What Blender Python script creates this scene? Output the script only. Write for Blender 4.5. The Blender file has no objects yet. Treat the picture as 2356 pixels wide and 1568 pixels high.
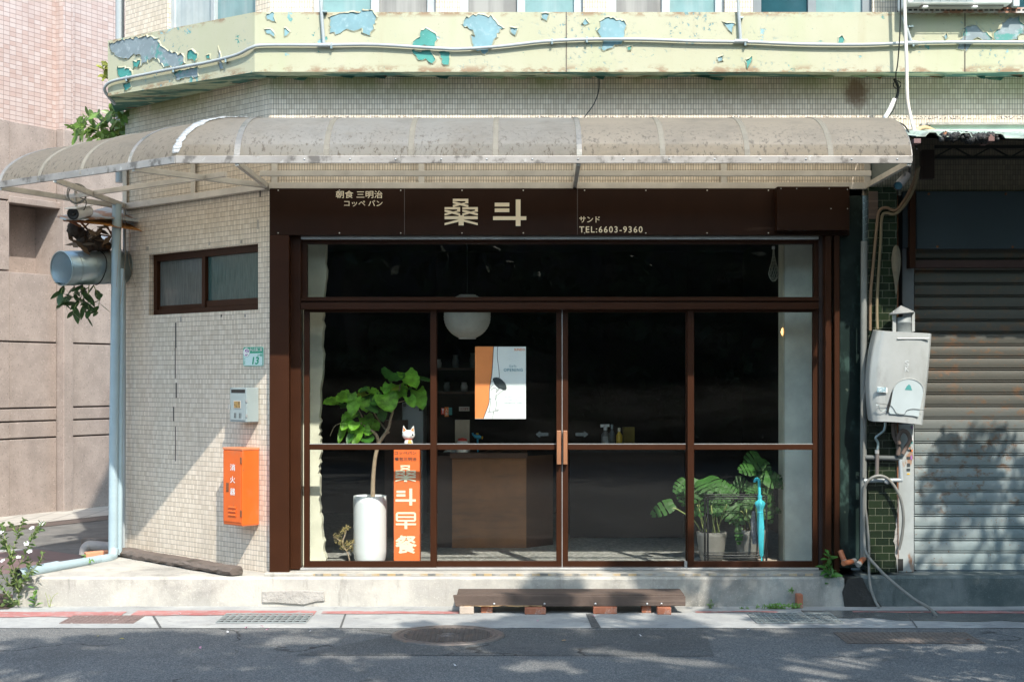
import bpy, math, random
from mathutils import Vector, Matrix, noise
R = math.radians
S = bpy.context.scene
COL = S.collection
V = Vector

# ---------------------------------------------------------------- camera, sky, sun, exposure
F, CX, HY, H = 3400.0, 1178.0, 870.0, 1.853     # focal length and centre in photo units, eye height
cam_d = bpy.data.cameras.new('camera'); cam = bpy.data.objects.new('camera', cam_d); COL.objects.link(cam)
cam.location = (0, 0, H); cam.rotation_euler = (R(90), 0, 0)
cam_d.sensor_width = 36; cam_d.lens = 36 * F / 2356; cam_d.shift_y = (HY - 784) / 2356
cam_d.clip_start = 0.1; cam_d.clip_end = 500
S.camera = cam
LX, LZ = -0.36, -1.12                              # sunlight travels along (LX, 1, LZ)
sun_el = math.atan2(-LZ, math.hypot(LX, 1)); sun_az = math.atan2(-LX, -1)
wd = bpy.data.worlds.new('World'); S.world = wd; wd.use_nodes = True
wn = wd.node_tree; sk = wn.nodes.new('ShaderNodeTexSky'); sk.sky_type = 'NISHITA'; sk.sun_disc = False
sk.sun_elevation = sun_el; sk.sun_rotation = sun_az; sk.air_density = 1.0; sk.dust_density = 1.2
bg = wn.nodes['Background']; bg.inputs[1].default_value = 0.15
tn = wn.nodes.new('ShaderNodeMix'); tn.data_type = 'RGBA'; tn.blend_type = 'MULTIPLY'; tn.inputs[0].default_value = 1
wn.links.new(sk.outputs[0], tn.inputs[6]); tn.inputs[7].default_value = (.93, 1.02, .97, 1); wn.links.new(tn.outputs[2], bg.inputs[0])
sl = bpy.data.lights.new('sun', 'SUN'); sl.energy = 2.2; sl.angle = R(0.55); sl.color = (1, 0.93, 0.83)
so = bpy.data.objects.new('sun', sl); COL.objects.link(so)
so.rotation_euler = V((LX, 1, LZ)).to_track_quat('-Z', 'Y').to_euler(); so.location = (8, -8, 14)
S.view_settings.view_transform = 'Standard'; S.view_settings.look = 'None'
S.view_settings.exposure = 1.65; S.view_settings.gamma = 1
S.cycles.use_denoising = True; S.cycles.max_bounces = 8; S.cycles.transparent_max_bounces = 16
S.cycles.caustics_reflective = False; S.cycles.caustics_refractive = False
S.cycles.sample_clamp_indirect = 6

# ---------------------------------------------------------------- helpers
def W(px, py, d): return V(((px - CX) * d / F, d, H - (py - HY) * d / F))
def X(px, d): return (px - CX) * d / F
def Z(py, d): return H - (py - HY) * d / F
def ray(px, py): return V(((px - CX) / F, 1, -(py - HY) / F))
def G(px, py, z=0.0):
    d = (H - z) * F / (py - HY); return V(((px - CX) * d / F, d, z))
def frame(o, u, v, w):
    m = Matrix.Identity(4)
    for i, a in enumerate((u, v, w)):
        for j in range(3): m[j][i] = a[j]
    for j in range(3): m[j][3] = o[j]
    return m
def wallframe(a, b):
    """a, b: two (x, y) points, left to right seen from outside; u right, v up, w outwards."""
    u = V((b[0] - a[0], b[1] - a[1], 0)).normalized()
    return frame((a[0], a[1], 0), u, (0, 0, 1), u.cross(V((0, 0, 1))))
def on_plane(M, px, py, w=0.0):
    o = M @ V((0, 0, w)); n = M.to_3x3() @ V((0, 0, 1)); c = V((0, 0, H)); r = ray(px, py)
    t = (o - c).dot(n) / r.dot(n)
    q = M.inverted() @ (c + r * t); return q.x, q.y
ORG = {}
def tag(o, label=None, cat=None, group=None, kind=None):
    if label: o['label'] = label
    if cat: o['category'] = cat
    if group: o['group'] = group
    if kind: o['kind'] = kind
    return o
def thing(name, label, cat, loc, group=None):
    o = bpy.data.objects.new(name, None); COL.objects.link(o); o.location = loc; o.empty_display_size = .1
    ORG[o.name] = V(loc); return tag(o, label, cat, group)
def copy_tree(o, parent=None):
    c = o.copy(); COL.objects.link(c)
    if parent: c.parent = parent
    for ch in [k for k in bpy.data.objects if k.parent == o]: copy_tree(ch, c)
    return c

class MB:
    def __init__(s, M=None): s.v = []; s.f = []; s.sm = []; s.mi = []; s.M = M; s.cm = 0
    def add(s, pts, faces, smooth=False):
        b = len(s.v)
        for p in pts:
            p = V(p); s.v.append(s.M @ p if s.M else p)
        for f in faces:
            s.f.append([b + i for i in f]); s.sm.append(smooth); s.mi.append(s.cm)
        return s
    def poly(s, pts): return s.add(pts, [list(range(len(pts)))])
    def box(s, a, b):
        x0, x1 = sorted((a[0], b[0])); y0, y1 = sorted((a[1], b[1])); z0, z1 = sorted((a[2], b[2]))
        return s.add([(x0,y0,z0),(x1,y0,z0),(x1,y1,z0),(x0,y1,z0),(x0,y0,z1),(x1,y0,z1),(x1,y1,z1),(x0,y1,z1)],
                     [(0,3,2,1),(4,5,6,7),(0,1,5,4),(1,2,6,5),(2,3,7,6),(3,0,4,7)])
    def px(s, x0, y0, x1, y1, d, t):
        """box with its front face at depth d covering that part of the photo, t thick."""
        return s.box((X(x0, d), d, Z(y0, d)), (X(x1, d), d + t, Z(y1, d)))
    def bar(s, a, b, w, h, up=(0, 0, 1)):
        a, b = V(a), V(b); t = (b - a).normalized(); up = V(up)
        r = t.cross(up).normalized() * w / 2; q = r.cross(t).normalized() * h / 2
        return s.add([a-r-q, a+r-q, a+r+q, a-r+q, b-r-q, b+r-q, b+r+q, b-r+q],
                     [(0,1,2,3),(7,6,5,4),(0,4,5,1),(1,5,6,2),(2,6,7,3),(3,7,4,0)])
    def tube(s, pts, r, n=10, cap=True, closed=False):
        pts = [V(p) for p in pts]; m = len(pts); rr = r if isinstance(r, (list, tuple)) else [r] * m
        out = []; prev = None
        for i, p in enumerate(pts):
            if closed: t = pts[(i+1) % m] - pts[i-1]
            else: t = pts[min(i+1, m-1)] - pts[max(i-1, 0)]
            t = t.normalized() if t.length > 1e-9 else V((0, 0, 1))
            if prev is None: a = t.orthogonal().normalized()
            else: a = (prev - t * prev.dot(t)); a = a.normalized() if a.length > 1e-6 else t.orthogonal().normalized()
            prev = a; b = t.cross(a)
            out += [p + (a * math.cos(6.28319 * k / n) + b * math.sin(6.28319 * k / n)) * rr[i] for k in range(n)]
        fs = []
        for i in range(m if closed else m - 1):
            j = (i + 1) % m
            fs += [(i*n+k, i*n+(k+1) % n, j*n+(k+1) % n, j*n+k) for k in range(n)]
        s.add(out, fs, True)
        if cap and not closed:
            s.add(out[:n], [list(range(n))[::-1]]); s.add(out[-n:], [list(range(n))])
        return s
    def lathe(s, prof, M, n=20, smooth=True):
        pts = [M @ V((r * math.cos(6.28319 * k / n), r * math.sin(6.28319 * k / n), z)) for r, z in prof for k in range(n)]
        fs = [(i*n+k, i*n+(k+1) % n, (i+1)*n+(k+1) % n, (i+1)*n+k) for i in range(len(prof)-1) for k in range(n)]
        return s.add(pts, fs, smooth)
    def prism(s, out, M, t):
        """outline (u, v) in frame M, from w=0 back to w=-t."""
        a = sum(out[i][0]*out[(i+1) % len(out)][1] - out[(i+1) % len(out)][0]*out[i][1] for i in range(len(out)))
        if a < 0: out = out[::-1]
        n = len(out); fr = [M @ V((p[0], p[1], 0)) for p in out]; bk = [M @ V((p[0], p[1], -t)) for p in out]
        return s.add(fr + bk, [list(range(n)), list(range(2*n-1, n-1, -1))] + [(i, n+i, n+(i+1) % n, (i+1) % n) for i in range(n)])
    def grid(s, fn, nu, nv, smooth=True):
        pts = [fn(i / nu, j / nv) for j in range(nv+1) for i in range(nu+1)]; w = nu + 1
        return s.add(pts, [(j*w+i, j*w+i+1, (j+1)*w+i+1, (j+1)*w+i) for j in range(nv) for i in range(nu)], smooth)
    def build(s, name, mat, parent=None, bevel=0, loc=None, uv=True, solid=0, sub=0):
        if parent is not None: o0 = ORG[parent.name]
        elif loc is not None: o0 = V(loc)
        else:
            xs = [p.x for p in s.v]; ys = [p.y for p in s.v]
            o0 = V(((min(xs)+max(xs))/2, (min(ys)+max(ys))/2, min(p.z for p in s.v)))
        me = bpy.data.meshes.new(name); me.from_pydata([tuple(p - o0) for p in s.v], [], s.f)
        me.polygons.foreach_set('use_smooth', s.sm); me.polygons.foreach_set('material_index', s.mi)
        for m in (mat if isinstance(mat, (list, tuple)) else [mat]): me.materials.append(m)
        if uv:
            ul = me.uv_layers.new(name='UVMap'); data = [0.0] * (2 * len(me.loops))
            for p in me.polygons:
                n = p.normal
                if abs(n.z) > .85: t, b = V((1, 0, 0)), V((0, 1, 0))
                else: t = V((-n.y, n.x, 0)).normalized(); b = V((0, 0, 1))
                for li in p.loop_indices:
                    q = s.v[me.loops[li].vertex_index]; data[2*li] = q.dot(t); data[2*li+1] = q.dot(b)
            ul.data.foreach_set('uv', data)
        o = bpy.data.objects.new(name, me); COL.objects.link(o); ORG[o.name] = o0
        if parent is not None: o.parent = parent
        else: o.location = o0
        if solid:
            k = o.modifiers.new('thickness', 'SOLIDIFY'); k.thickness = solid; k.offset = 0
        if bevel:
            k = o.modifiers.new('edges', 'BEVEL'); k.width = bevel; k.segments = 2; k.limit_method = 'ANGLE'; k.angle_limit = R(40)
        if sub:
            k = o.modifiers.new('smooth', 'SUBSURF'); k.levels = k.render_levels = sub
        return o

def text_mb(s, M, rect, mats_i=0, bold=0.0, depth=.002, shear=0, keep=False, mb=None, space=1.0):
    """characters as real raised lettering fitted into rect (u0, v0, u1, v1) of frame M."""
    cu = bpy.data.curves.new('t', 'FONT'); cu.body = s; cu.size = 1; cu.shear = shear; cu.resolution_u = 3
    cu.space_character = space
    ob = bpy.data.objects.new('t', cu); COL.objects.link(ob)
    dg = bpy.context.evaluated_depsgraph_get(); me = bpy.data.meshes.new_from_object(ob.evaluated_get(dg))
    vs = [v.co.copy() for v in me.vertices]; fs = [list(p.vertices) for p in me.polygons]
    bpy.data.objects.remove(ob); bpy.data.curves.remove(cu); bpy.data.meshes.remove(me)
    mb = mb or MB()
    if not vs: return mb
    x0 = min(v.x for v in vs); x1 = max(v.x for v in vs); y0 = min(v.y for v in vs); y1 = max(v.y for v in vs)
    sx = (rect[2]-rect[0]) / max(x1-x0, 1e-6); sy = (rect[3]-rect[1]) / max(y1-y0, 1e-6)
    if keep: sx = sy = min(sx, sy)
    ox = (rect[0]+rect[2])/2 - sx*(x0+x1)/2; oy = (rect[1]+rect[3])/2 - sy*(y0+y1)/2
    b = bold*.75
    for i, (dx, dy) in enumerate(((0, 0), (-b, 0), (b, 0), (0, b), (0, -b)) if bold else ((0, 0),)):      # heavier strokes
        mb.add([M @ V((ox + (v.x+dx)*sx, oy + (v.y+dy)*sy, depth + i*.00012)) for v in vs], fs)
    return mb

# ---------------------------------------------------------------- materials
class NT:
    def __init__(s, name):
        s.m = bpy.data.materials.new(name); s.m.use_nodes = True; s.t = s.m.node_tree
        s.p = s.t.nodes['Principled BSDF']; s.out = s.t.nodes['Material Output']
    def n(s, typ, **k):
        x = s.t.nodes.new('ShaderNode' + typ)
        for a, b in k.items(): setattr(x, a, b)
        return x
    def l(s, a, b): s.t.links.new(a, b)
    def co(s, kind='Object'):
        return s.n('TexCoord').outputs[kind]
    def mapping(s, vec, scale):
        x = s.n('Mapping'); x.inputs['Scale'].default_value = scale if isinstance(scale, (tuple, list)) else (scale,)*3
        s.l(vec, x.inputs['Vector']); return x.outputs[0]
    def noise(s, vec, scale, detail=4, rough=.6, dist=0):
        x = s.n('TexNoise'); s.l(vec, x.inputs['Vector']); x.inputs['Scale'].default_value = scale
        x.inputs['Detail'].default_value = detail; x.inputs['Roughness'].default_value = rough; x.inputs['Distortion'].default_value = dist
        return x.outputs['Fac']
    def ramp(s, fac, lo, hi, smooth=True):
        x = s.n('MapRange'); x.interpolation_type = 'SMOOTHSTEP' if smooth else 'LINEAR'
        s.l(fac, x.inputs['Value']); x.inputs['From Min'].default_value = lo; x.inputs['From Max'].default_value = hi
        return x.outputs[0]
    def mix(s, fac, a, b):
        x = s.n('Mix'); x.data_type = 'RGBA'
        for k, v in ((0, fac), (6, a), (7, b)):
            if isinstance(v, (int, float)): x.inputs[k].default_value = v
            elif isinstance(v, (tuple, list)): x.inputs[k].default_value = (*v, 1) if len(v) == 3 else v
            else: s.l(v, x.inputs[k])
        return x.outputs[2]
    def math(s, op, a, b=None):
        x = s.n('Math', operation=op)
        for i, v in enumerate((a, b)):
            if v is None: continue
            if isinstance(v, (int, float)): x.inputs[i].default_value = v
            else: s.l(v, x.inputs[i])
        return x.outputs[0]
    def bump(s, h, strength, dist=.01):
        x = s.n('Bump'); x.inputs['Strength'].default_value = strength; x.inputs['Distance'].default_value = dist
        s.l(h, x.inputs['Height'])
        prev = s.p.inputs['Normal']
        if prev.is_linked: s.l(prev.links[0].from_socket, x.inputs['Normal'])
        s.l(x.outputs[0], s.p.inputs['Normal']); return x
    def base(s, c):
        if isinstance(c, (tuple, list)): s.p.inputs['Base Color'].default_value = (*c, 1)
        else: s.l(c, s.p.inputs['Base Color'])

def mk(name, col, rough=.6, metal=0, layers=(), var=.12, vscale=4, bump=None, coord='Object', spec=.5, trans=0, fine=None):
    """layers: (colour, scale (number or xyz), low, high, strength); masks of noise laid over the base colour."""
    k = NT(name); vec = k.co(coord)
    dk = tuple(max(0, c * (1 - var)) for c in col); lt = tuple(min(1, c * (1 + var)) for c in col)
    c = k.mix(k.ramp(k.noise(vec, vscale, 5), .3, .7), dk, lt)
    for L in layers:
        sc = L[1]
        v2 = k.mapping(vec, sc) if isinstance(sc, (tuple, list)) else vec
        f = k.ramp(k.noise(v2, 1 if isinstance(sc, (tuple, list)) else sc, 6, .62), L[2], L[3])
        if len(L) > 4: f = k.math('MULTIPLY', f, L[4])
        c = k.mix(f, c, L[0])
    k.base(c); k.p.inputs['Roughness'].default_value = rough; k.p.inputs['Metallic'].default_value = metal
    k.p.inputs['Specular IOR Level'].default_value = spec
    if bump: k.bump(k.noise(vec, bump[0], 5), bump[1], bump[2] if len(bump) > 2 else .01)
    if trans:
        tr = k.n('BsdfTranslucent'); k.l(c, tr.inputs[0]); ms = k.n('MixShader'); ms.inputs[0].default_value = trans
        k.l(k.p.outputs[0], ms.inputs[1]); k.l(tr.outputs[0], ms.inputs[2]); k.l(ms.outputs[0], k.out.inputs[0])
    return k.m

def tiles(name, c1, c2, mortar, w, h, gap, offset=0.0, rough=.45, layers=(), bump=.5, freq=2, spec=.5, special=False):
    k = NT(name); uv = k.co('UV'); vec = k.co('Object')
    b = k.n('TexBrick'); b.offset = offset; b.offset_frequency = freq; b.squash = 1
    k.l(uv, b.inputs['Vector'])
    for i, c in (('Color1', c1), ('Color2', c2), ('Mortar', mortar)): b.inputs[i].default_value = (*c, 1)
    b.inputs['Scale'].default_value = 1; b.inputs['Mortar Size'].default_value = gap; b.inputs['Mortar Smooth'].default_value = .1
    b.inputs['Bias'].default_value = 0; b.inputs['Brick Width'].default_value = w; b.inputs['Row Height'].default_value = h
    c = b.outputs['Color']
    c = k.mix(k.math('MULTIPLY', k.ramp(k.noise(vec, 1.1, 3), .4, .75), .12), c, tuple(x*.6 for x in c1))
    for L in layers:
        sc = L[1]; v2 = k.mapping(vec, sc) if isinstance(sc, (tuple, list)) else vec
        f = k.ramp(k.noise(v2, 1 if isinstance(sc, (tuple, list)) else sc, 6, .62), L[2], L[3])
        f = k.math('MULTIPLY', f, L[4] if len(L) > 4 else 1)
        if len(L) > 5:      # only between two heights (metres)
            sp = k.n('SeparateXYZ'); k.l(uv, sp.inputs[0])
            f = k.math('MULTIPLY', f, k.ramp(sp.outputs[1], L[5], L[6]))
        if len(L) > 7:
            f = k.math('MULTIPLY', f, k.ramp(sp.outputs[1], L[7], L[8]))
        c = k.mix(f, c, L[0])
    if special:      # a rust stain, and a row of broken tiles just above the awning
        dv = k.n('VectorMath', operation='DISTANCE'); k.l(k.mapping(vec, (1.2, .01, 1)), dv.inputs[0]); dv.inputs[1].default_value = (3.42, 0, 4.22)
        f = k.math('MULTIPLY', k.ramp(k.math('ADD', dv.outputs['Value'], k.math('MULTIPLY', k.noise(vec, 14, 5), .16)), .26, .13), .85)
        c = k.mix(f, c, (.13, .06, .025))
        sp = k.n('SeparateXYZ'); k.l(uv, sp.inputs[0])
        band = k.math('MULTIPLY', k.ramp(sp.outputs[1], 3.985, 3.992), k.ramp(sp.outputs[1], 4.022, 4.015))
        chip = k.math('MULTIPLY', k.math('MULTIPLY', band, k.ramp(k.noise(vec, 60, 3), .50, .56)), k.ramp(k.noise(vec, 1.3, 2), .45, .55))
        c = k.mix(chip, c, (.14, .13, .12))
    k.base(c); k.p.inputs['Roughness'].default_value = rough; k.p.inputs['Specular IOR Level'].default_value = spec
    k.bump(k.math('SUBTRACT', 1, b.outputs['Fac']), bump, .003)
    k.bump(k.noise(vec, 9, 3), .12, .01)
    return k.m

def glass(name, tint=(.9, .95, .93), refl=1.0, rough=0.0):
    """thin clear pane: the same reflectance from both sides (Schlick)."""
    k = NT(name); tr = k.n('BsdfTransparent'); tr.inputs[0].default_value = (*tint, 1)
    gl = k.n('BsdfGlossy'); gl.inputs['Roughness'].default_value = rough; gl.inputs[0].default_value = (1, 1, 1, 1)
    g = k.n('NewGeometry'); d = k.n('VectorMath', operation='DOT_PRODUCT'); k.l(g.outputs['Normal'], d.inputs[0]); k.l(g.outputs['Incoming'], d.inputs[1])
    c = k.math('SUBTRACT', 1, k.math('ABSOLUTE', d.outputs['Value']))
    f = k.math('MULTIPLY', k.math('ADD', .045, k.math('MULTIPLY', k.math('POWER', c, 5), .9)), refl)
    ms = k.n('MixShader'); k.l(f, ms.inputs[0]); k.l(tr.outputs[0], ms.inputs[1]); k.l(gl.outputs[0], ms.inputs[2])
    vec = k.co('Object'); dust = k.n('BsdfDiffuse'); dust.inputs[0].default_value = (.55, .52, .47, 1)      # thin film of dust, wiped streaks, specks
    a = k.math('MULTIPLY', k.ramp(k.noise(k.mapping(vec, (.7, .7, 3.5)), 1, 5, .6), .42, .75), .004)
    b = k.math('MULTIPLY', k.ramp(k.noise(vec, 70, 2), .735, .76), .12)
    m2 = k.n('MixShader'); k.l(k.math('ADD', .0005, k.math('ADD', a, b)), m2.inputs[0]); k.l(ms.outputs[0], m2.inputs[1]); k.l(dust.outputs[0], m2.inputs[2])
    k.l(m2.outputs[0], k.out.inputs[0]); return k.m
# -- colours
TILE = tiles('cream mosaic tile', (.62, .53, .42), (.79, .70, .585), (.10, .09, .078), .0214, .0420, .0016, rough=.4, special=True,
             layers=[((.34, .30, .25), (1.8, 1.8, .25), .56, .82, .45), ((.45, .36, .26), 2.5, .55, .75, .3), ((.24, .30, .10), (2.2, 2.2, .8), .40, .62, .7, 4.14, 4.36, 4.5, 4.42),
                     ((.33, .16, .06), (3, 3, .5), .62, .75, .6, 3.9, 4.4)])
PINK = tiles('pink wall tile', (.42, .31, .275), (.49, .41, .385), (.20, .15, .135), .105, .062, .003, rough=.5,
             layers=[((.25, .18, .16), (1, 1, .5), .5, .8, .45)])
DARKT = tiles('dark green tile', (.009, .016, .008), (.015, .026, .011), (.22, .22, .16), .112, .0612, .0010, offset=.5, rough=.25, bump=.4,
              layers=[((.10, .09, .07), 3, .62, .85, .5)])
GRAN = mk('pink granite', (.305, .255, .228), .45, layers=[((.13, .105, .10), 45, .56, .66, .6), ((.46, .385, .35), 30, .58, .68, .6), ((.15, .10, .085), (.7, .7, .5), .48, .78, .5)])
GROUT = mk('dark joint', (.10, .085, .08), .9)
def parapet_paint():
    k = NT('peeling pale green paint'); vec = k.co('Object'); uv = k.co('UV')
    c = k.mix(k.ramp(k.noise(vec, 1.3, 4), .3, .75), (.385, .385, .265), (.42, .41, .305))
    c = k.mix(k.math('MULTIPLY', k.ramp(k.noise(k.mapping(vec, (2.5, 2.5, .35)), 1, 4), .5, .72), .55), c, (.36, .385, .24))
    c = k.mix(k.math('MULTIPLY', k.ramp(k.noise(k.mapping(vec, (9, 9, .7)), 1, 6, .7), .55, .8), .65), c, (.36, .33, .22))
    sp = k.n('SeparateXYZ'); k.l(uv, sp.inputs[0])
    rim = k.math('ADD', k.ramp(sp.outputs[1], 4.40, 4.335), k.ramp(sp.outputs[1], 4.755, 4.80))
    c = k.mix(k.math('MULTIPLY', k.math('MULTIPLY', rim, k.ramp(k.noise(k.mapping(vec, (6, 6, 11)), 1, 6, .7), .46, .60)), .8), c, (.22, .12, .06))
    c = k.mix(k.math('MULTIPLY', k.ramp(k.noise(vec, 60, 4, .7), .66, .70), .7), c, (.16, .17, .13))
    zone = k.ramp(k.noise(vec, 1.4, 3), .47, .62)
    chip = k.math('MULTIPLY', k.ramp(k.noise(vec, 26, 6, .7), .585, .605), zone)
    c = k.mix(chip, c, k.mix(k.noise(vec, 6), (.10, .22, .22), (.22, .34, .36)))
    big = k.math('MULTIPLY', k.ramp(k.noise(vec, 4.3, 7, .68, .3), .645, .652), 1.0)
    c = k.mix(big, c, k.mix(k.ramp(k.noise(vec, 3.2), .45, .6), (.05, .24, .21), (.24, .40, .43)))
    c = k.mix(k.math('MULTIPLY', k.ramp(k.noise(vec, 7, 6, .7), .70, .78), .8), c, (.28, .10, .05))
    k.base(c); k.p.inputs['Roughness'].default_value = .55
    k.bump(k.math('MULTIPLY', k.math('ADD', chip, big), -1), .6, .004); k.bump(k.noise(vec, 5, 3), .1, .02)
    return k.m
PARA = parapet_paint()
TEAL_L = mk('exposed teal primer, pale', (.17, .31, .35), .6, layers=[((.30, .42, .46), 25, .5, .7, .7), ((.12, .30, .30), 12, .62, .75, .5)])
TEAL_D = mk('exposed teal primer, dark', (.05, .26, .23), .6, layers=[((.30, .48, .48), 30, .58, .72, .6)])
ZINC = mk('bare grey steel', (.20, .25, .27), .6, .1, layers=[((.05, .25, .22), 6, .55, .62, .9), ((.36, .42, .45), 22, .5, .7, .7)])
SOFF = mk('flaking soffit', (.50, .60, .44), .8, layers=[((.06, .20, .18), (1.6, 5, 5), .46, .55, .95), ((.28, .09, .04), (2.5, 9, 9), .6, .66, .9), ((.55, .62, .45), 7, .6, .68, .8)], bump=(9, .6, .03))
BROWN = mk('dark brown steel', (.037, .0128, .0052), .42, spec=.15, layers=[((.13, .085, .065), 60, .7, .76, .5), ((.036, .016, .012), (1.5, 1.5, .5), .5, .8, .6)], var=.08, bump=(90, .03))
SIGNB = mk('brown sign sheet', (.019, .0068, .0028), .38, spec=.15, layers=[((.08, .05, .035), (1, 1, 6), .64, .74, .25), ((.14, .10, .08), 90, .72, .76, .5)], var=.1, bump=(2.2, .05, .03))
ALU = mk('aluminium', (.46, .46, .45), .35, .55, layers=[((.30, .28, .26), 7, .6, .8, .5)])
ALUF = mk('weathered aluminium frame', (.55, .52, .47), .5, .25, layers=[((.25, .22, .19), (3, 3, 3), .55, .78, .6)])
LIGHTF = mk('pale window frame', (.42, .455, .47), .4, layers=[((.4, .4, .38), 8, .6, .8, .4)])
CREAM = mk('cream sign lettering', (.80, .70, .52), .5, var=.03)
WHITE = mk('white paint', (.80, .80, .78), .45, var=.03)
PLAST = mk('cream plaster', (.66, .64, .52), .8, bump=(30, .15, .006), layers=[((.60, .56, .44), 6, .55, .8, .4)])
PLASTG = mk('pale grey painted wall', (.90, .89, .79), .7, bump=(40, .05))
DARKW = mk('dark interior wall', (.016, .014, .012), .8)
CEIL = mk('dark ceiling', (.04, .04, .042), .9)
def terrazzo():
    k = NT('grey terrazzo floor'); vec = k.co('Object')
    v = k.n('TexVoronoi'); v.inputs['Scale'].default_value = 42; k.l(vec, v.inputs['Vector'])
    c = k.mix(k.ramp(k.noise(v.outputs['Color'], 3, 1), .4, .6), (.25, .25, .235), (.52, .50, .475)); k.base(c)
    k.p.inputs['Roughness'].default_value = .4; return k.m
TERR = terrazzo()
COUNT = mk('brown wood counter', (.26, .115, .045), .5, layers=[((.13, .06, .03), (2, 2, 18), .45, .75, .6)])
COUNTD = mk('dark wood counter side', (.10, .05, .03), .5)
GLASS = glass('shop window glass', (.96, .975, .965), .5)
GLASSU = mk('teal curtained window glass', (.19, .31, .32), .12, layers=[((.30, .38, .39), (5, 5, .4), .45, .7, .8)])
SCREEN = mk('grey insect screen', (.18, .18, .175), .6, layers=[((.30, .30, .285), (7, 7, .3), .45, .65, .8)])
CURT = mk('white curtain', (.42, .46, .46), .8, layers=[((.28, .34, .36), (14, 14, .3), .45, .65, .7)])
GLASSD = mk('dark window glass', (.02, .07, .09), .08)
def frosted():
    k = NT('ribbed frosted glass'); vec = k.co('Object'); uv = k.co('UV')
    n = k.noise(k.mapping(uv, (70, 6, 1)), 1, 4, .6)
    c = k.mix(k.ramp(n, .3, .7), (.030, .070, .066), (.060, .105, .10)); k.base(c); k.p.inputs['Roughness'].default_value = .12
    k.bump(k.noise(k.mapping(uv, (55, 3, 1)), 1, 3), .35, .006); return k.m
FROST = frosted()
def frosted2():
    k = NT('ribbed frosted glass before a pale blind'); uv = k.co('UV')
    n = k.noise(k.mapping(uv, (60, 5, 1)), 1, 4, .6)
    c = k.mix(k.ramp(n, .3, .7), (.085, .09, .085), (.13, .135, .125)); k.base(c); k.p.inputs['Roughness'].default_value = .15
    k.bump(k.noise(k.mapping(uv, (55, 3, 1)), 1, 3), .35, .006); return k.m
FROSTG = frosted2()
def poly_sheet():
    k = NT('weathered translucent sheet'); uv = k.co('Object'); tu = k.co('UV')
    sp = k.n('SeparateXYZ'); k.l(uv, sp.inputs[0])
    c = k.mix(k.ramp(sp.outputs[0], -1.9, -1.2), (.37, .335, .285), (.46, .475, .475)); c = k.mix(k.ramp(sp.outputs[0], .96, 1.0), c, (.57, .50, .41))
    c = k.mix(k.math('MULTIPLY', k.ramp(k.noise(uv, 1.6, 5), .35, .7), .5), c, (.36, .33, .29))
    low = k.ramp(k.math('SUBTRACT', .44, sp.outputs[2]), 0.0, .36)
    drip = k.math('MULTIPLY', k.ramp(k.noise(k.mapping(uv, (34, 34, 8)), 1, 5, .7), .52, .64), k.math('MULTIPLY', low, .75))
    c = k.mix(drip, c, (.17, .145, .12))
    c = k.mix(k.math('MULTIPLY', k.ramp(k.noise(k.mapping(uv, (12, 12, 2)), 1, 5), .55, .75), .5), c, (.30, .27, .22))
    c = k.mix(k.ramp(k.noise(uv, 34, 3), .72, .75), c, (.14, .12, .10))
    d = k.n('BsdfDiffuse'); k.l(k.mix(.46, c, (.02, .02, .02)), d.inputs[0])
    t = k.n('BsdfTranslucent'); k.l(k.mix(.62, c, (.96, .86, .68)), t.inputs[0])
    m1 = k.n('MixShader'); m1.inputs[0].default_value = .55; k.l(d.outputs[0], m1.inputs[1]); k.l(t.outputs[0], m1.inputs[2])
    tr = k.n('BsdfTransparent'); tr.inputs[0].default_value = (1, .92, .78, 1)
    m2 = k.n('MixShader'); m2.inputs[0].default_value = .03; k.l(m1.outputs[0], m2.inputs[1]); k.l(tr.outputs[0], m2.inputs[2])
    g = k.n('BsdfGlossy'); g.inputs['Roughness'].default_value = .6
    fr = k.n('Fresnel'); fr.inputs[0].default_value = 1.4
    m3 = k.n('MixShader'); k.l(k.math('MULTIPLY', fr.outputs[0], .05), m3.inputs[0]); k.l(m2.outputs[0], m3.inputs[1]); k.l(g.outputs[0], m3.inputs[2])
    grime = k.math('MAXIMUM', k.math('MULTIPLY', drip, .8), k.math('MULTIPLY', k.ramp(k.noise(k.mapping(uv, (16, 16, 9)), 1, 4, .7), .68, .72), .35))
    grime = k.math('MAXIMUM', grime, k.math('MULTIPLY', k.ramp(k.noise(k.mapping(uv, (2.2, 2.2, 5)), 1, 6, .7), .45, .75), .38))
    dd = k.n('BsdfDiffuse'); dd.inputs[0].default_value = (.105, .097, .086, 1)
    m4 = k.n('MixShader'); k.l(grime, m4.inputs[0]); k.l(m3.outputs[0], m4.inputs[1]); k.l(dd.outputs[0], m4.inputs[2])
    k.l(m4.outputs[0], k.out.inputs[0]); return k.m
SHEET = poly_sheet()
TAPE = mk('white sealing tape', (.36, .375, .38), .5, bump=(18, .8, .02))
EDGE = mk('dirty metal edging', (.32, .30, .28), .5, .4, layers=[((.10, .09, .08), 9, .5, .65, .8), ((.55, .54, .52), 14, .6, .7, .6)])
PVC = mk('grey plastic pipe', (.34, .375, .385), .4, var=.06, layers=[((.33, .35, .34), (2, 2, .4), .55, .8, .5)])
PVCB = mk('pale blue plastic pipe', (.33, .43, .47), .4, var=.06, layers=[((.33, .38, .38), (2, 2, .5), .55, .8, .5)])
GALV = mk('galvanised steel', (.36, .44, .45), .35, .8, layers=[((.22, .28, .29), 8, .45, .7, .6)])
DARKM = mk('dark metal', (.03, .03, .03), .5, .4)
BLACK = mk('black rubber', (.012, .012, .012), .5)
RUST = mk('rusty steel', (.19, .07, .03), .85, layers=[((.33, .15, .05), 11, .5, .65, .8), ((.05, .03, .02), 6, .55, .7, .8)], bump=(25, .6, .01))
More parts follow.
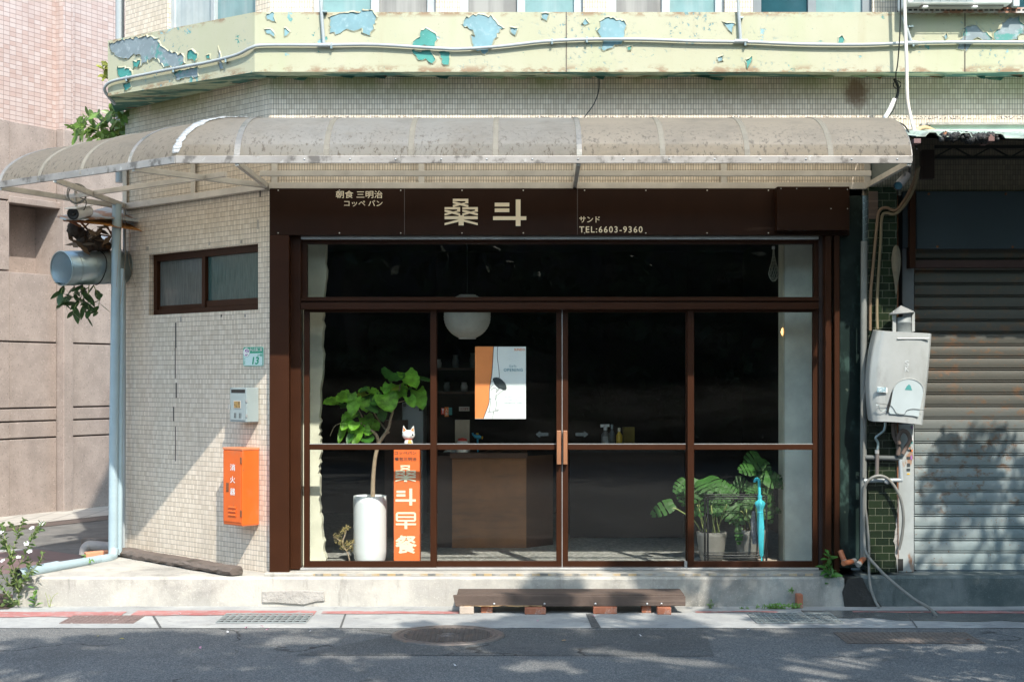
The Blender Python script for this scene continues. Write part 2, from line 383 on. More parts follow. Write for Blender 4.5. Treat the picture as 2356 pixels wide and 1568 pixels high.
RUSTS = mk('rusty zinc sheet', (.40, .45, .47), .5, .3, layers=[((.30, .12, .04), 5, .5, .6, .9)])
ORSHEET = mk('rusty orange underside', (.36, .15, .03), .85, layers=[((.55, .32, .10), 6, .55, .65, .8), ((.08, .04, .02), 9, .55, .7, .8)])
ORANGE = mk('orange enamel', (.68, .125, .018), .38, var=.06, layers=[((.50, .17, .08), (6, 6, 3), .54, .72, .55), ((.30, .10, .04), (13, 13, 9), .66, .71, .8)], bump=(14, .06))
MAILG = mk('grey enamel', (.27, .325, .33), .45, var=.05, layers=[((.5, .55, .54), 18, .62, .74, .4)])
CONC = None
def concrete(name, a, b, dark, moss=0.0):
    k = NT(name); vec = k.co('Object')
    c = k.mix(k.ramp(k.noise(vec, 2.2, 7, .65), .35, .68), a, b)
    c = k.mix(k.math('MULTIPLY', k.ramp(k.noise(vec, .9, 6, .7), .5, .72), .8), c, dark)
    c = k.mix(k.math('MULTIPLY', k.ramp(k.noise(k.mapping(vec, (7, 7, 1.2)), 1, 6, .7), .53, .74), .6), c, tuple(x * .75 for x in dark))
    c = k.mix(k.math('MULTIPLY', k.ramp(k.noise(vec, 95, 3), .60, .68), .5), c, tuple(min(1, x * 1.25) for x in b))
    if moss:
        sp = k.n('SeparateXYZ'); k.l(vec, sp.inputs[0])
        z = k.ramp(sp.outputs[0], .2, 4.2)
        c = k.mix(k.math('MULTIPLY', k.math('MULTIPLY', k.ramp(k.noise(k.mapping(vec, (3.5, 3.5, 2.2)), 1, 7, .7), .40, .58), z), moss), c, (.06, .085, .085))
        c = k.mix(k.math('MULTIPLY', k.math('MULTIPLY', k.ramp(k.noise(vec, 3.1, 5, .7), .48, .66), z), .7), c, (.10, .19, .20))
    k.base(c); k.p.inputs['Roughness'].default_value = .9; k.p.inputs['Specular IOR Level'].default_value = .2
    k.bump(k.noise(vec, 60, 6, .7), .35, .008); k.bump(k.noise(vec, 7, 5), .25, .02); return k.m
CONC = concrete('worn concrete', (.36, .345, .315), (.50, .475, .42), (.19, .185, .17), .55)
GUTTER = concrete('pale gutter concrete', (.29, .297, .295), (.39, .395, .38), (.20, .20, .197))
ALLEY = concrete('grey alley concrete', (.13, .13, .125), (.19, .185, .175), (.075, .075, .072))
def asphalt(name='worn asphalt', g=1.0):
    k = NT(name); vec = k.co('Object')
    v = k.n('TexVoronoi'); v.inputs['Scale'].default_value = 150; k.l(vec, v.inputs['Vector'])
    sp = k.n('SeparateColor'); k.l(v.outputs['Color'], sp.inputs[0])
    c = k.mix(k.math('POWER', sp.outputs[0], 2.2), (.078*g, .086*g, .090*g), (.27*g, .265*g, .25*g))
    c = k.mix(k.math('MULTIPLY', k.ramp(k.noise(vec, 1.4, 6, .65), .4, .75), .45), c, (.06, .06, .059))
    c = k.mix(k.math('MULTIPLY', k.ramp(k.noise(k.mapping(vec, (.5, 3, 1)), 1, 5), .5, .75), .35), c, (.15, .145, .14))
    ve = k.n('TexVoronoi', feature='DISTANCE_TO_EDGE'); ve.inputs['Scale'].default_value = .55
    wv = k.n('VectorMath', operation='ADD'); nz_ = k.n('TexNoise'); nz_.inputs['Scale'].default_value = 1.8; nz_.inputs['Detail'].default_value = 6; k.l(vec, nz_.inputs['Vector']); k.l(vec, wv.inputs[0]); k.l(nz_.outputs['Color'], wv.inputs[1]); k.l(wv.outputs[0], ve.inputs['Vector'])
    crack = k.math('MULTIPLY', k.ramp(ve.outputs['Distance'], .012, .003), k.ramp(k.noise(vec, .8, 3), .46, .56))
    c = k.mix(k.math('MULTIPLY', crack, .8), c, (.018, .018, .018))
    c = k.mix(k.math('MULTIPLY', k.ramp(k.noise(vec, 2.3, 4), .64, .74), .5), c, (.035, .035, .036))
    k.base(c); k.p.inputs['Roughness'].default_value = .85; k.p.inputs['Specular IOR Level'].default_value = .3
    k.bump(v.outputs['Distance'], .3, .005); k.bump(k.noise(vec, 6, 4), .12, .02); return k.m
ASPH = asphalt(); ASPHP = asphalt('darker asphalt patch', .72)
ASPH2 = None #mk('smooth dark asphalt patch', (.045, .047, .048), .85, layers=[((.09, .09, .088), 120, .6, .68, .7)], bump=(130, .4, .006))
REDP = mk('worn red line paint', (.36, .155, .145), .7, layers=[((.34, .30, .29), 14, .5, .66, .8), ((.33, .06, .06), 3, .5, .7, .7)], bump=(60, .3, .005))
IRON = mk('worn cast iron', (.17, .145, .13), .55, .35, layers=[((.26, .17, .12), 9, .55, .7, .6), ((.09, .085, .08), 30, .5, .65, .6)])
IRONB = mk('brown iron plate', (.17, .12, .11), .7, layers=[((.42, .40, .37), 14, .62, .68, .8), ((.10, .07, .065), 6, .5, .7, .6)])
GRATE = mk('galvanised grating', (.36, .40, .40), .45, .5, layers=[((.20, .19, .17), 10, .55, .7, .6)])
PIT = mk('dark pit', (.02, .02, .02), .9)
BRICK = mk('red brick', (.36, .13, .07), .85, layers=[((.50, .40, .34), 8, .55, .68, .7), ((.20, .07, .04), 14, .55, .7, .6)], bump=(30, .6, .008))
OLDW = mk('grey weathered timber', (.085, .059, .046), .8, layers=[((.17, .125, .10), (2, 30, 30), .5, .7, .7), ((.06, .045, .038), (1.4, 22, 22), .55, .7, .8)], bump=(28, .5, .008))
LOGW = mk('rotten dark timber', (.12, .095, .08), .85, layers=[((.21, .18, .16), (3, 3, 24), .5, .7, .6), ((.035, .028, .02), (3, 3, 16), .52, .68, .8)], bump=(26, .7, .012))
RAWW = mk('split raw wood', (.42, .27, .13), .8)
HANDLE = mk('orange brown wood handle', (.27, .12, .058), .45, layers=[((.24, .10, .05), (20, 20, 3), .5, .7, .5)])
LEAFD = mk('deep green leaf', (.055, .17, .03), .38, var=.25, vscale=9, trans=.32)
LEAFF = mk('bright fig leaf', (.20, .46, .045), .42, spec=.35, var=.4, vscale=14, trans=.45, bump=(22, .25, .01))
LEAFM = mk('monstera leaf', (.05, .145, .03), .48, spec=.3, var=.3, vscale=8, trans=.35)
LEAFW = mk('weed leaf', (.16, .32, .07), .5, var=.3, vscale=20, trans=.35)
LEAFO = mk('olive shrub leaf', (.14, .21, .07), .45, var=.35, vscale=12, trans=.3)
LEAFY = mk('yellowing leaf', (.50, .42, .06), .5, trans=.3)
DRYL = mk('dry bonsai foliage', (.34, .27, .10), .8, var=.35, vscale=30)
PETAL = mk('white petal', (.86, .85, .86), .6, var=.02, trans=.3)
PETALP = mk('pink petal', (.75, .35, .50), .6, trans=.3)
BARK = mk('pale fig bark', (.34, .26, .18), .8, layers=[((.22, .16, .11), (9, 9, 20), .5, .65, .7)], bump=(50, .4, .005))
BARKT = mk('dark tree bark', (.09, .07, .055), .9, bump=(12, .8, .03))
STEM = mk('green stem', (.25, .30, .10), .6)
POTW = mk('white glazed pot', (.72, .75, .77), .22, var=.02)
POTG = mk('grey stoneware pot', (.19, .18, .165), .7, layers=[((.30, .29, .27), 8, .55, .75, .5), ((.20, .19, .18), 5, .55, .75, .6)])
SOIL = mk('dark soil', (.06, .04, .03), .95, bump=(50, 1, .02))
PEBB = mk('clay pebbles', (.26, .12, .07), .9, bump=(60, 1, .02))
CYAN = mk('turquoise umbrella cloth', (.05, .46, .55), .5, var=.12, vscale=10)
CYANH = mk('turquoise handle', (.06, .62, .74), .3, var=.03)
GREYU = mk('grey umbrella cloth', (.16, .16, .18), .6, layers=[((.35, .35, .38), 40, .5, .6, .6)])
SIGNO = mk('orange sign box', (.82, .16, .035), .5, var=.03)
SIGNY = mk('cream letter face', (.88, .78, .55), .5, var=.02)
INK = mk('dark ink', (.03, .04, .045), .6)
TEALI = mk('teal ink', (.03, .24, .33), .6)
POSTW = mk('white poster paper', (.80, .82, .82), .6, var=.02)
POSTO = mk('orange poster print', (.80, .25, .07), .6, var=.05)
LANT = mk('white paper lantern', (.80, .77, .70), .8, trans=.4)
FRIDGE = mk('pale fridge', (.55, .60, .63), .35, var=.03)
KRAFT = mk('kraft paper', (.42, .36, .28), .8)
REDC = mk('red card', (.70, .06, .04), .6); ORC = mk('orange card', (.75, .20, .04), .6); TEALC = mk('teal card', (.05, .25, .24), .6)
YELLB = mk('yellow bottle', (.70, .45, .03), .35); BLUEB = mk('blue toy', (.03, .35, .55), .4)
GREENP = mk('green sign enamel', (.0, .33, .19), .35, var=.02); MINT = mk('mint sign enamel', (.56, .74, .72), .35, var=.02); PURP = mk('purple orchid print', (.30, .13, .35), .5, var=.05)
MARB = mk('dark green marble', (.010, .019, .017), .3, spec=.3, layers=[((.06, .11, .095), (9, 9, 5), .56, .70, .5), ((.16, .19, .15), 13, .66, .70, .35), ((.035, .06, .055), 3, .5, .7, .7)])
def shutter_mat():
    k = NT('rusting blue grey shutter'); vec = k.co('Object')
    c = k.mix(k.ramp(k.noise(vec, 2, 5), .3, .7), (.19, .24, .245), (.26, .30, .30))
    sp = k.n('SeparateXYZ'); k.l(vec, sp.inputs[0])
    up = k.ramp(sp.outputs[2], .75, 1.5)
    c = k.mix(k.math('MULTIPLY', up, .88), c, (.052, .044, .029))  # canopy's shade painted into the upper slats, together with brown grime
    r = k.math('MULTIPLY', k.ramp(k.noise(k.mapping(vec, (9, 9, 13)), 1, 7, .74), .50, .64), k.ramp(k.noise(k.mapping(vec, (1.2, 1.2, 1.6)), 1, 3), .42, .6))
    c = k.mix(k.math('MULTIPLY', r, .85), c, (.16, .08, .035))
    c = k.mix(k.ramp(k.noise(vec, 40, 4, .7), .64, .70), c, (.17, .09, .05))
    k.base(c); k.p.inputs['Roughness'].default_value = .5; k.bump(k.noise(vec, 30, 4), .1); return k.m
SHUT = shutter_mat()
SHADET = tiles('canopy shaded mosaic tile', (.16, .135, .10), (.22, .18, .13), (.05, .04, .03), .0214, .0420, .0013, rough=.7)  # mosaic tile with the canopy's shade put into its colour
JAMB = mk('white jamb with rust', (.34, .37, .37), .5, layers=[((.30, .13, .05), (8, 8, 3), .60, .66, .9), ((.35, .36, .34), 4, .5, .7, .5)])
JAMBG = mk('grey steel jamb', (.13, .14, .145), .55, layers=[((.25, .11, .05), (10, 10, 3), .6, .68, .8)])
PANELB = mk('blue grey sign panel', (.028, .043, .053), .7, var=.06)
PALEG = mk('pale green flashing', (.58, .70, .60), .5, layers=[((.40, .40, .33), 6, .6, .75, .5)])
HEAT = mk('pale grey heater casing', (.38, .395, .385), .38, .15, var=.06, layers=[((.22, .22, .20), (5, 5, 2), .5, .72, .6), ((.50, .52, .52), (16, 16, 2), .62, .7, .4), ((.22, .11, .05), 11, .68, .72, .8)], bump=(5, .12, .02))
HOSE = mk('grey garden hose', (.17, .17, .155), .5, layers=[((.20, .18, .15), 12, .55, .7, .6)])
CABW = mk('white cable sleeve', (.66, .63, .57), .5, layers=[((.40, .30, .20), (4, 4, 1), .55, .75, .6)])
CABO = mk('tan conduit hose', (.62, .42, .24), .55)
ACW = mk('white air conditioner casing', (.78, .79, .78), .4, var=.02)
MORT = mk('cracked mortar', (.36, .34, .31), .95, bump=(20, .8, .03), layers=[((.12, .12, .11), (4, 4, 4), .58, .64, .8)])
WETC = mk('black damp stain', (.022, .022, .02), .5, bump=(20, .4, .02), layers=[((.08, .08, .075), 6, .55, .7, .6)])
BULB = NT('warm lamp'); BULB.p.inputs['Emission Color'].default_value = (1, .5, .15, 1); BULB.p.inputs['Emission Strength'].default_value = 1.2; BULB = BULB.m
# ---------------------------------------------------------------- ground
def sheet(name, pts, z, mat, kind='structure', **k):
    o = MB().poly([(p[0], p[1], z) for p in pts]).build(name, mat, **k); o['kind'] = kind; return o
sheet('road', [(-60, -45), (60, -45), (60, 60), (-60, 60)], 0, ASPH)
YK = 10.96                                                       # road edge; platform face at 12.0
random.seed(61)
sheet('gutter_strip', [(-4.6+i*.1, YK + .022*noise.noise(V((i*.37, 2, 0))) + random.uniform(-.008, .008)) for i in range(137)] + [(9, 12.3), (-4.6, 12.3)], .004, GUTTER)
sheet('soil_patch', [(-6, 11.75), (-4.5, 11.72), (-4.04, 11.85), (-4.03, 12.5), (-4.4, 12.7), (-6, 12.9)], .0075, SOIL)
random.seed(62); wet = [(x, 11.78) for x in (2.3, 3.2, 4.2, 5.5)][::-1] + [(2.3+i*.16, 11.36 + .16*noise.noise(V((i*.5, 7, 0))) + .05*math.sin(i*.4) - (.12 if 3 < i < 14 else 0)) for i in range(20)]
sheet('damp_patch', wet[::-1], .0065, mk('damp concrete', (.10, .105, .105), .25, layers=[((.17, .175, .17), 6, .5, .7, .8), ((.05, .05, .05), 3, .55, .75, .7)], bump=(40, .3, .006)))
sheet('gutter_joint', [(-2.62, 10.97), (-2.6, 10.97), (-2.78, 11.5), (-2.8, 11.5)], .0068, ASPHP); sheet('gutter_joint', [(-1.28, 10.97), (-1.265, 10.97), (-1.30, 11.6), (-1.315, 11.6)], .0068, ASPHP); sheet('gutter_joint', [(3.0, 10.97), (3.012, 10.97), (3.11, 11.6), (3.1, 11.6)], .0068, ASPHP)
rl = MB(); random.seed(4)
def redline(x0, x1, y0, y1):
    n = max(2, int((x1-x0)/.12)); top = []; bot = []
    for i in range(n+1):
        x = x0 + (x1-x0)*i/n
        top.append((x, y1 + random.uniform(-.018, .018), .008)); bot.append((x, y0 + random.uniform(-.022, .022), .008))
    rl.poly(bot + top[::-1])
redline(-4.6, -3.05, 11.45, 11.70); redline(-2.98, -1.55, 11.53, 11.76); redline(-1.5, -.42, 11.61, 11.73)
redline(1.45, 2.1, 11.67, 11.74); redline(2.7, 3.35, 11.67, 11.72); redline(3.36, 6.0, 11.64, 11.73)
rl = rl.build('red_line', REDP); rl['kind'] = 'structure'
sheet('gutter_seam', [(.59, 10.97), (.66, 10.97), (.63, 11.62), (.58, 11.62)], .007, ASPHP)
sheet('road_patch', [G(905, 1460)[:2], (-1.45, 9.9), (1.35, 9.86), (1.42, 10.9), (-1.13, 10.9)], .003, ASPHP)

# left alley: wall line of the pink building, tiled kerb, drain strip, concrete
LA, LB = (-6.83, 19.7), (-5.84, 21.4)
LF = wallframe(LA, LB)
def lw(u, w, z=0): return LF @ V((u, z, w))
sheet('alley_paving', [(-13, 12.2), (-3.7, 11.9), (-2.5, 14), (-2.0, 40), (-13, 40)], .003, ALLEY)
sheet('kerb_paving', [lw(-6, 1.15), lw(14, 1.0), lw(14, 0), lw(-6, 0)], .012, tiles('pale paving tile', (.44, .42, .38), (.50, .48, .43), (.25, .24, .22), .3, .3, .012, layers=[((.3, .29, .27), 3, .5, .75, .6)]))
sheet('drain_strip', [lw(-6, 1.55), lw(14, 1.4), lw(14, 1.02), lw(-6, 1.17)], .009, tiles('slotted drain cover', (.13, .10, .09), (.16, .12, .11), (.04, .035, .03), .6, .05, .012))
sheet('alley_patch', [G(-60, 1268, 0), G(55, 1263, 0), G(40, 1280, 0), G(-60, 1290, 0)], .006, GUTTER)

# ---------------------------------------------------------------- concrete platform in front of the shop
PT = .245
def hazard():
    k = NT('worn hazard tape'); uv = k.co('UV'); w = k.n('TexWave'); w.inputs['Scale'].default_value = 2.4; k.l(uv, w.inputs['Vector'])
    c = k.mix(k.ramp(w.outputs['Fac'], .49, .51), (.15, .15, .14), (.38, .27, .13)); c = k.mix(k.ramp(k.noise(k.co(), 7, 4), .34, .66), (.40, .38, .34), c); k.base(c); return k.m
plat = thing('concrete_platform', 'long worn concrete platform step running along the foot of the shop front', 'platform', (0, 12.3, 0))
random.seed(8)
def rough_block(pts, z0, z1, name, mat, parent, seg=.16, j=.008):
    ring = []
    for i in range(len(pts)):
        a, b = V((*pts[i], 0)), V((*pts[(i+1) % len(pts)], 0)); n = max(1, int((b-a).length/seg))
        ring += [a + (b-a)*k/n for k in range(n)]
    b0 = [(p.x + random.uniform(-j, j), p.y + random.uniform(-j, j), z0) for p in ring]
    b1 = [(p[0] + random.uniform(-j, j)*.6, p[1] + random.uniform(-j, j)*.6, z1 - .018 - random.uniform(0, j)) for p in b0]
    cx = sum(p.x for p in ring)/len(ring); cy = sum(p.y for p in ring)/len(ring)
    b2 = []
    for p in b1:
        d = V((cx-p[0], cy-p[1], 0)).normalized()*.016; b2.append((p[0]+d.x, p[1]+.016, z1 - random.uniform(0, j)*.4))
    n = len(ring); mb = MB()
    mb.add(b0 + b1 + b2, [(i, (i+1) % n, n+(i+1) % n, n+i) for i in range(n)] + [(n+i, n+(i+1) % n, 2*n+(i+1) % n, 2*n+i) for i in range(n)] + [list(range(2*n, 3*n))])
    return mb.build(name, mat, parent)
rough_block([(-4.05, 12.0), (2.70, 12.0), (2.70, 12.34), (-2.0, 12.34), (-3.45, 13.75), (-3.7, 13.75)], 0, PT, 'slab', CONC, plat)
m = MB(); m.box((-2.02, 12.05, PT), (2.62, 12.36, .268)); m.build('threshold', CONC, plat, bevel=.004)
m = MB(); m.box((-1.62, 12.043, .2455), (2.5, 12.0495, .2645)); m.build('hazard_tape', hazard(), plat)
m = MB(); m.px(690, 1306, 1884, 1311, 12.2, .2); m.build('sill_rail', ALU, plat, bevel=.002)
rep = MB(); fr_ = frame((0, 11.985, 0), (1, 0, 0), (0, 0, 1), (0, -1, 0))
random.seed(3)
pts = [(X(603, 12), .035), (X(603, 12), .13), (X(700, 12), .135), (X(745, 12), .125), (X(748, 12), .05), (X(728, 12), .045), (X(700, 12), .02), (X(670, 12), .025), (X(640, 12), .035)]
rep.prism(pts, fr_, .03); rep.build('cracked_repair', MORT, plat, bevel=.006)
plin = thing('shutter_plinth', 'stained mossy concrete plinth under the rusty roller shutter', 'plinth', (4.5, 12.3, 0))
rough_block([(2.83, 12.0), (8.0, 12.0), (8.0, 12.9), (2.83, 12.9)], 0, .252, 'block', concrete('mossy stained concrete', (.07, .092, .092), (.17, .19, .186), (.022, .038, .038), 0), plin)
m = MB(); m.box((2.64, 12.08, 0), (2.88, 12.4, .22)); m.build('damp_gap', WETC, plin)
m = MB(); random.seed(5)
m.prism([(2.70, 0), (2.68, .12), (2.72, .23), (2.84, .24), (2.88, .15), (2.93, .08), (2.98, .03), (3.0, 0)], frame((0, 11.975, 0), (1, 0, 0), (0, 0, 1), (0, -1, 0)), .1); m.build('damp_stain', WETC, plin)

# ---------------------------------------------------------------- the shop building
A0, A1 = (-3.586, 13.7), (-2.0, 12.2)
CH = wallframe(A0, A1); CL = (V(A1) - V(A0)).length
FM = frame((0, 12.2, 0), (1, 0, 0), (0, 0, 1), (0, -1, 0))
shop = thing('shop_building', 'cream tiled corner building with a brown glazed breakfast shop front at street level', 'shop', (0, 13.5, 0))
def rects(mb, M, u0, u1, v0, v1, holes, deep):
    """flat wall with rectangular holes and their reveals."""
    us = sorted({u0, u1, *[h[0] for h in holes], *[h[1] for h in holes]}); vs = sorted({v0, v1, *[h[2] for h in holes], *[h[3] for h in holes]})
    for i in range(len(us)-1):
        for j in range(len(vs)-1):
            cu, cv = (us[i]+us[i+1])/2, (vs[j]+vs[j+1])/2
            if any(h[0] < cu < h[1] and h[2] < cv < h[3] for h in holes): continue
            mb.add([M @ V(p) for p in ((us[i], vs[j], 0), (us[i+1], vs[j], 0), (us[i+1], vs[j+1], 0), (us[i], vs[j+1], 0))], [(0, 1, 2, 3)])
    for a, b, c, d in holes:
        q = [(a, c), (b, c), (b, d), (a, d)]
        for i in range(4):
            p, r = q[i], q[(i+1) % 4]
            mb.add([M @ V((p[0], p[1], 0)), M @ V((r[0], r[1], 0)), M @ V((r[0], r[1], -deep)), M @ V((p[0], p[1], -deep))], [(0, 3, 2, 1)])
wm = MB()
cu0 = on_plane(CH, 342, 650)[0]; cu1 = on_plane(CH, 594, 640)[0]
SW = (cu0, cu1, 2.425, 2.975)
cw0 = on_plane(CH, 384, 20)[0]; cw1 = on_plane(CH, 588, 20)[0]
UW0, UW1 = 4.80, 6.15
rects(wm, CH, 0, CL, .235, 7.6, [SW, (cw0, cw1, UW0, UW1)], .09)
UWS = [(720, 1003), (1056, 1342), (1398, 1668), (1733, 2008), (2128, 2420)]
rects(wm, FM, -2.0, 6.5, 3.36, 7.6, [(X(a, 12.2), X(b, 12.2), UW0, UW1) for a, b in UWS], .09)
# side wall along the alley and back of the upper floors
wm.add([(A0[0], A0[1], .2), (A0[0]+.02, 21, .2), (A0[0]+.02, 21, 7.6), (A0[0], A0[1], 7.6)], [(3, 2, 1, 0)])
wm.add([(A0[0], A0[1], 7.6), (A0[0]+.02, 21, 7.6), (6.5, 21, 7.6), (6.5, 12.2, 7.6), (A1[0], A1[1], 7.6)], [(0, 4, 3, 2, 1)])
wm.build('tile_wall', TILE, shop)
def window(M, u0, u1, v0, v1, spec, depth, bars, fmat, fw=.05):
    """sliding window: a frame (part) and one pane per sash (sub-parts)."""
    f = MB(M); d0, d1 = -depth - .05, -depth
    f.box((u0, v0, d0), (u1, v0+fw, d1)); f.box((u0, v1-fw, d0), (u1, v1, d1)); f.box((u0, v0+fw, d0), (u0+fw, v1-fw, d1)); f.box((u1-fw, v0+fw, d0), (u1, v1-fw, d1))
    mid = (u0+u1)/2; f.box((mid-fw*.45, v0+fw, d0), (mid+fw*.45, v1-fw, d1+.012))
    fo = f.build('window', fmat, shop, bevel=.003)
    for a, b, mt, o in ((u0+fw, mid-fw*.45, spec[0], .03), (mid+fw*.45, u1-fw, spec[1], .02)):
        g = MB(M); g.box((a, v0+fw, d0+.02), (b, v1-fw, d0+o+.004)); g.build('pane', mt, fo)
    return fo
for (a, b), sp in zip(UWS, [(GLASSU, SCREEN), (SCREEN, GLASSU), (SCREEN, GLASSU), (GLASSD, GLASSU), (GLASSD, GLASSD)]):
    window(FM, X(a, 12.2), X(b, 12.2), UW0, UW1, sp, .05, 2, LIGHTF if sp[1] is not GLASSD and sp[0] is not GLASSD else mk('grey window frame', (.2, .23, .25), .4), .075)
window(CH, cw0, cw1, UW0, UW1, (CURT, GLASSU), .04, 2, LIGHTF, .06)
# side window in the chamfer
f = MB(CH); a, b, c, d = SW; dp = -.05
f.box((a, c, dp-.06), (b, c+.05, dp)); f.box((a, d-.06, dp-.06), (b, d, dp)); f.box((a, c+.05, dp-.06), (a+.055, d-.06, dp)); f.box((b-.03, c+.05, dp-.06), (b, d-.06, dp))
mid = a + (b-a)*.487; f.box((mid-.03, c+.05, dp-.055), (mid+.02, d-.06, dp+.008)); f.box((mid+.02, c+.05, dp-.05), (b-.03, c+.105, dp-.005))
f.box((a+.055, c+.05, dp-.05), (mid-.03, c+.085, dp-.02))
sw = f.build('side_window', BROWN, shop, bevel=.003)
MB(CH).box((a+.055, c+.085, dp-.045), (mid-.03, d-.06, dp-.038)).build('pane', FROSTG, sw)
MB(CH).box((mid+.02, c+.105, dp-.035), (b-.03, d-.06, dp-.028)).build('pane', FROST, sw)

# old mortar patches between the mosaic tiles of the corner
random.seed(71)
for x, y0, y1, w in ((403, 742, 800, 3), (402, 800, 870, 2), (404, 880, 915, 3), (398, 935, 968, 2.5), (592, 505, 527, 3.5), (597, 438, 453, 3), (414, 727, 740, 4), (336, 567, 577, 6), (480, 556, 564, 4), (553, 552, 560, 4), (562, 722, 729, 4), (508, 723, 729, 3), (403, 980, 1060, 1.5)):
    p, q = on_plane(CH, x, y1), on_plane(CH, x+w, y0); MB(CH).box((p[0], p[1], -.002), (q[0], q[1], .0015)).build('mortar_patch', GROUT if w < 3.4 else MORT, shop)
# peeling green parapet ledge
PB, PTOP = 4.325, 4.807
pe0, pe1, pe2 = (X(248, 12.94), 12.94), (X(586, 11.93), 11.93), (6.5, 11.93)
pm = MB()
def strip(a, b, z0, z1, n=1): pm.add([(a[0], a[1], z0), (b[0], b[1], z0), (b[0], b[1], z1), (a[0], a[1], z1)], [(0, 1, 2, 3)])
strip(pe0, pe1, PB, PTOP); strip(pe1, pe2, PB, PTOP); pm.add([(pe0[0]-.15, 13.75, PB), (*pe0, PB), (*pe0, PTOP), (pe0[0]-.15, 13.75, PTOP)], [(0, 1, 2, 3)])
pm.add([(pe0[0], pe0[1], PTOP), (pe1[0], pe1[1], PTOP), (6.5, 11.93, PTOP), (6.5, 12.19, PTOP), (-2.0, 12.19, PTOP), (-3.58, 13.69, PTOP), (pe0[0]-.15, 13.75, PTOP)], [(0, 1, 2, 3, 4, 5, 6)])
pm.cm = 1
n = 60
lo = [(pe0[0]-.15, 13.75), pe0] + [(pe0[0]+(pe1[0]-pe0[0])*i/12, pe0[1]+(pe1[1]-pe0[1])*i/12) for i in range(1, 12)] + [pe1, pe2]
pm.add([(p[0], p[1], PB) for p in lo] + [(6.5, 12.19, PB+.012), (-2.0, 12.19, PB+.012), (-3.58, 13.69, PB+.012)], [list(range(len(lo)+3))[::-1]])
# flaked edge hanging under the soffit
random.seed(12)
for i in range(46):
    x = random.uniform(-2.1, 4.5); w = random.uniform(.05, .22); y = random.uniform(12.08, 12.17); dz = random.uniform(.008, .03)
    pm.add([(x, y, PB+.004), (x+w, y, PB+.004), (x+w*.8, y-.02, PB-dz), (x+w*.3, y-.015, PB-dz*.6)], [(0, 1, 2, 3)])
PF = frame((0, 11.93, 0), (1, 0, 0), (0, 0, 1), (0, -1, 0)); PCF = wallframe(pe0, pe1)
def patch(M, poly, mi, jag=.012, seed=0):
    """bare primer where the paint has come off: outline in photo units, thrown on the parapet face."""
    rnd = random.Random(seed + len(poly)*7 + int(poly[0][0])); q = [on_plane(M, *p) for p in poly]; out = []
    for i in range(len(q)):
        a, b = V(q[i]), V(q[(i+1) % len(q)]); L = (b-a).length; k = max(1, int(L/.022))
        for j in range(k):
            p = a + (b-a)*j/k; out.append((p.x + rnd.uniform(-jag, jag), p.y + rnd.uniform(-jag, jag)))
    pm.cm = mi; pm.add([M @ V((p[0], p[1], .0025)) for p in out], [list(range(len(out)))])
    cx = sum(p[0] for p in out)/len(out); cy = sum(p[1] for p in out)/len(out); n_ = len(out); pm.cm = 0      # curled edge of the paint film
    cr = [.004 + .012*max(0, rnd.random()-.35) for _ in out]
    def io(p, k): v = V((p[0]-cx, p[1]-cy)); L = max(v.length, 1e-5); return V((p[0], p[1])) + v/L*k
    a_ = [M @ V((*io(p, -.004-c*.35), .003+c)) for p, c in zip(out, cr)]; b_ = [M @ V((*io(p, .007), .0012)) for p in out]
    pm.add(a_ + b_, [(i, (i+1) % n_, n_+(i+1) % n_, n_+i) for i in range(n_)])
def zz(zx, zy, ox=575.2): return (ox + zx/3.0283, zy/3.0283)      # from the enlargement of the left half
P1 = lambda L: [zz(*p) for p in L]
patch(PF, P1([(110,95),(150,78),(168,100),(178,155),(140,148),(118,140)]), 2); patch(PF, P1([(104,205),(140,196),(172,225),(172,265),(140,245),(110,240)]), 2, .006)
patch(PF, P1([(232,195),(250,190),(278,225),(262,248),(236,260)]), 2, .005)
patch(PF, P1([(552,130),(600,100),(720,90),(800,68),(860,75),(882,120),(860,200),(832,245),(790,225),(780,195),(720,220),(660,200),(600,240),(562,225)]), 2)
patch(PF, P1([(1130,310),(1150,270),(1180,250),(1185,205),(1230,192),(1290,235),(1318,285),(1280,318),(1140,325)]), 3); patch(PF, P1([(1122,350),(1275,358),(1296,405),(1280,450),(1225,420),(1150,415)]), 3)
patch(PF, P1([(1310,360),(1395,360),(1395,420),(1380,458),(1345,455)]), 3, .006)
patch(PF, P1([(1472,180),(1500,120),(1590,95),(1650,115),(1690,110),(1740,165),(1770,190),(1730,240),(1690,300),(1660,370),(1620,380),(1550,340),(1530,255),(1570,250),(1550,210)]), 2)
P2 = lambda L: [zz(x, y, 1150.4) for x, y in L]
patch(PF, P2([(285,95),(320,84),(350,100),(325,150),(290,135)]), 2, .006); patch(PF, P2([(65,185),(130,195),(105,255),(72,235)]), 2, .006); patch(PF, P2([(565,165),(595,128),(622,168),(590,178)]), 2, .005)
patch(PF, P2([(700,150),(750,118),(820,130),(878,150),(870,215),(860,300),(800,320),(720,362),(700,355),(720,290),(670,225)]), 2); patch(PF, P2([(880,330),(925,320),(910,360),(885,355)]), 3, .006)
patch(PF, P2([(1552,150),(1640,165),(1612,232),(1580,205)]), 2, .006); patch(PF, P2([(1515,400),(1550,390),(1552,430),(1520,440)]), 2, .006); patch(PF, P2([(1710,410),(1755,390),(1755,430),(1722,488)]), 3, .006)
P3 = lambda L: [zz(x, y, 1723.3) for x, y in L]
patch(PF, P3([(620,260),(650,240),(672,275),(655,305),(620,300)]), 3, .005)
patch(PF, P3([(1450,290),(1475,250),(1500,190),(1560,165),(1620,200),(1660,230),(1690,275),(1650,285),(1590,270),(1560,290),(1520,355),(1455,350)]), 4)
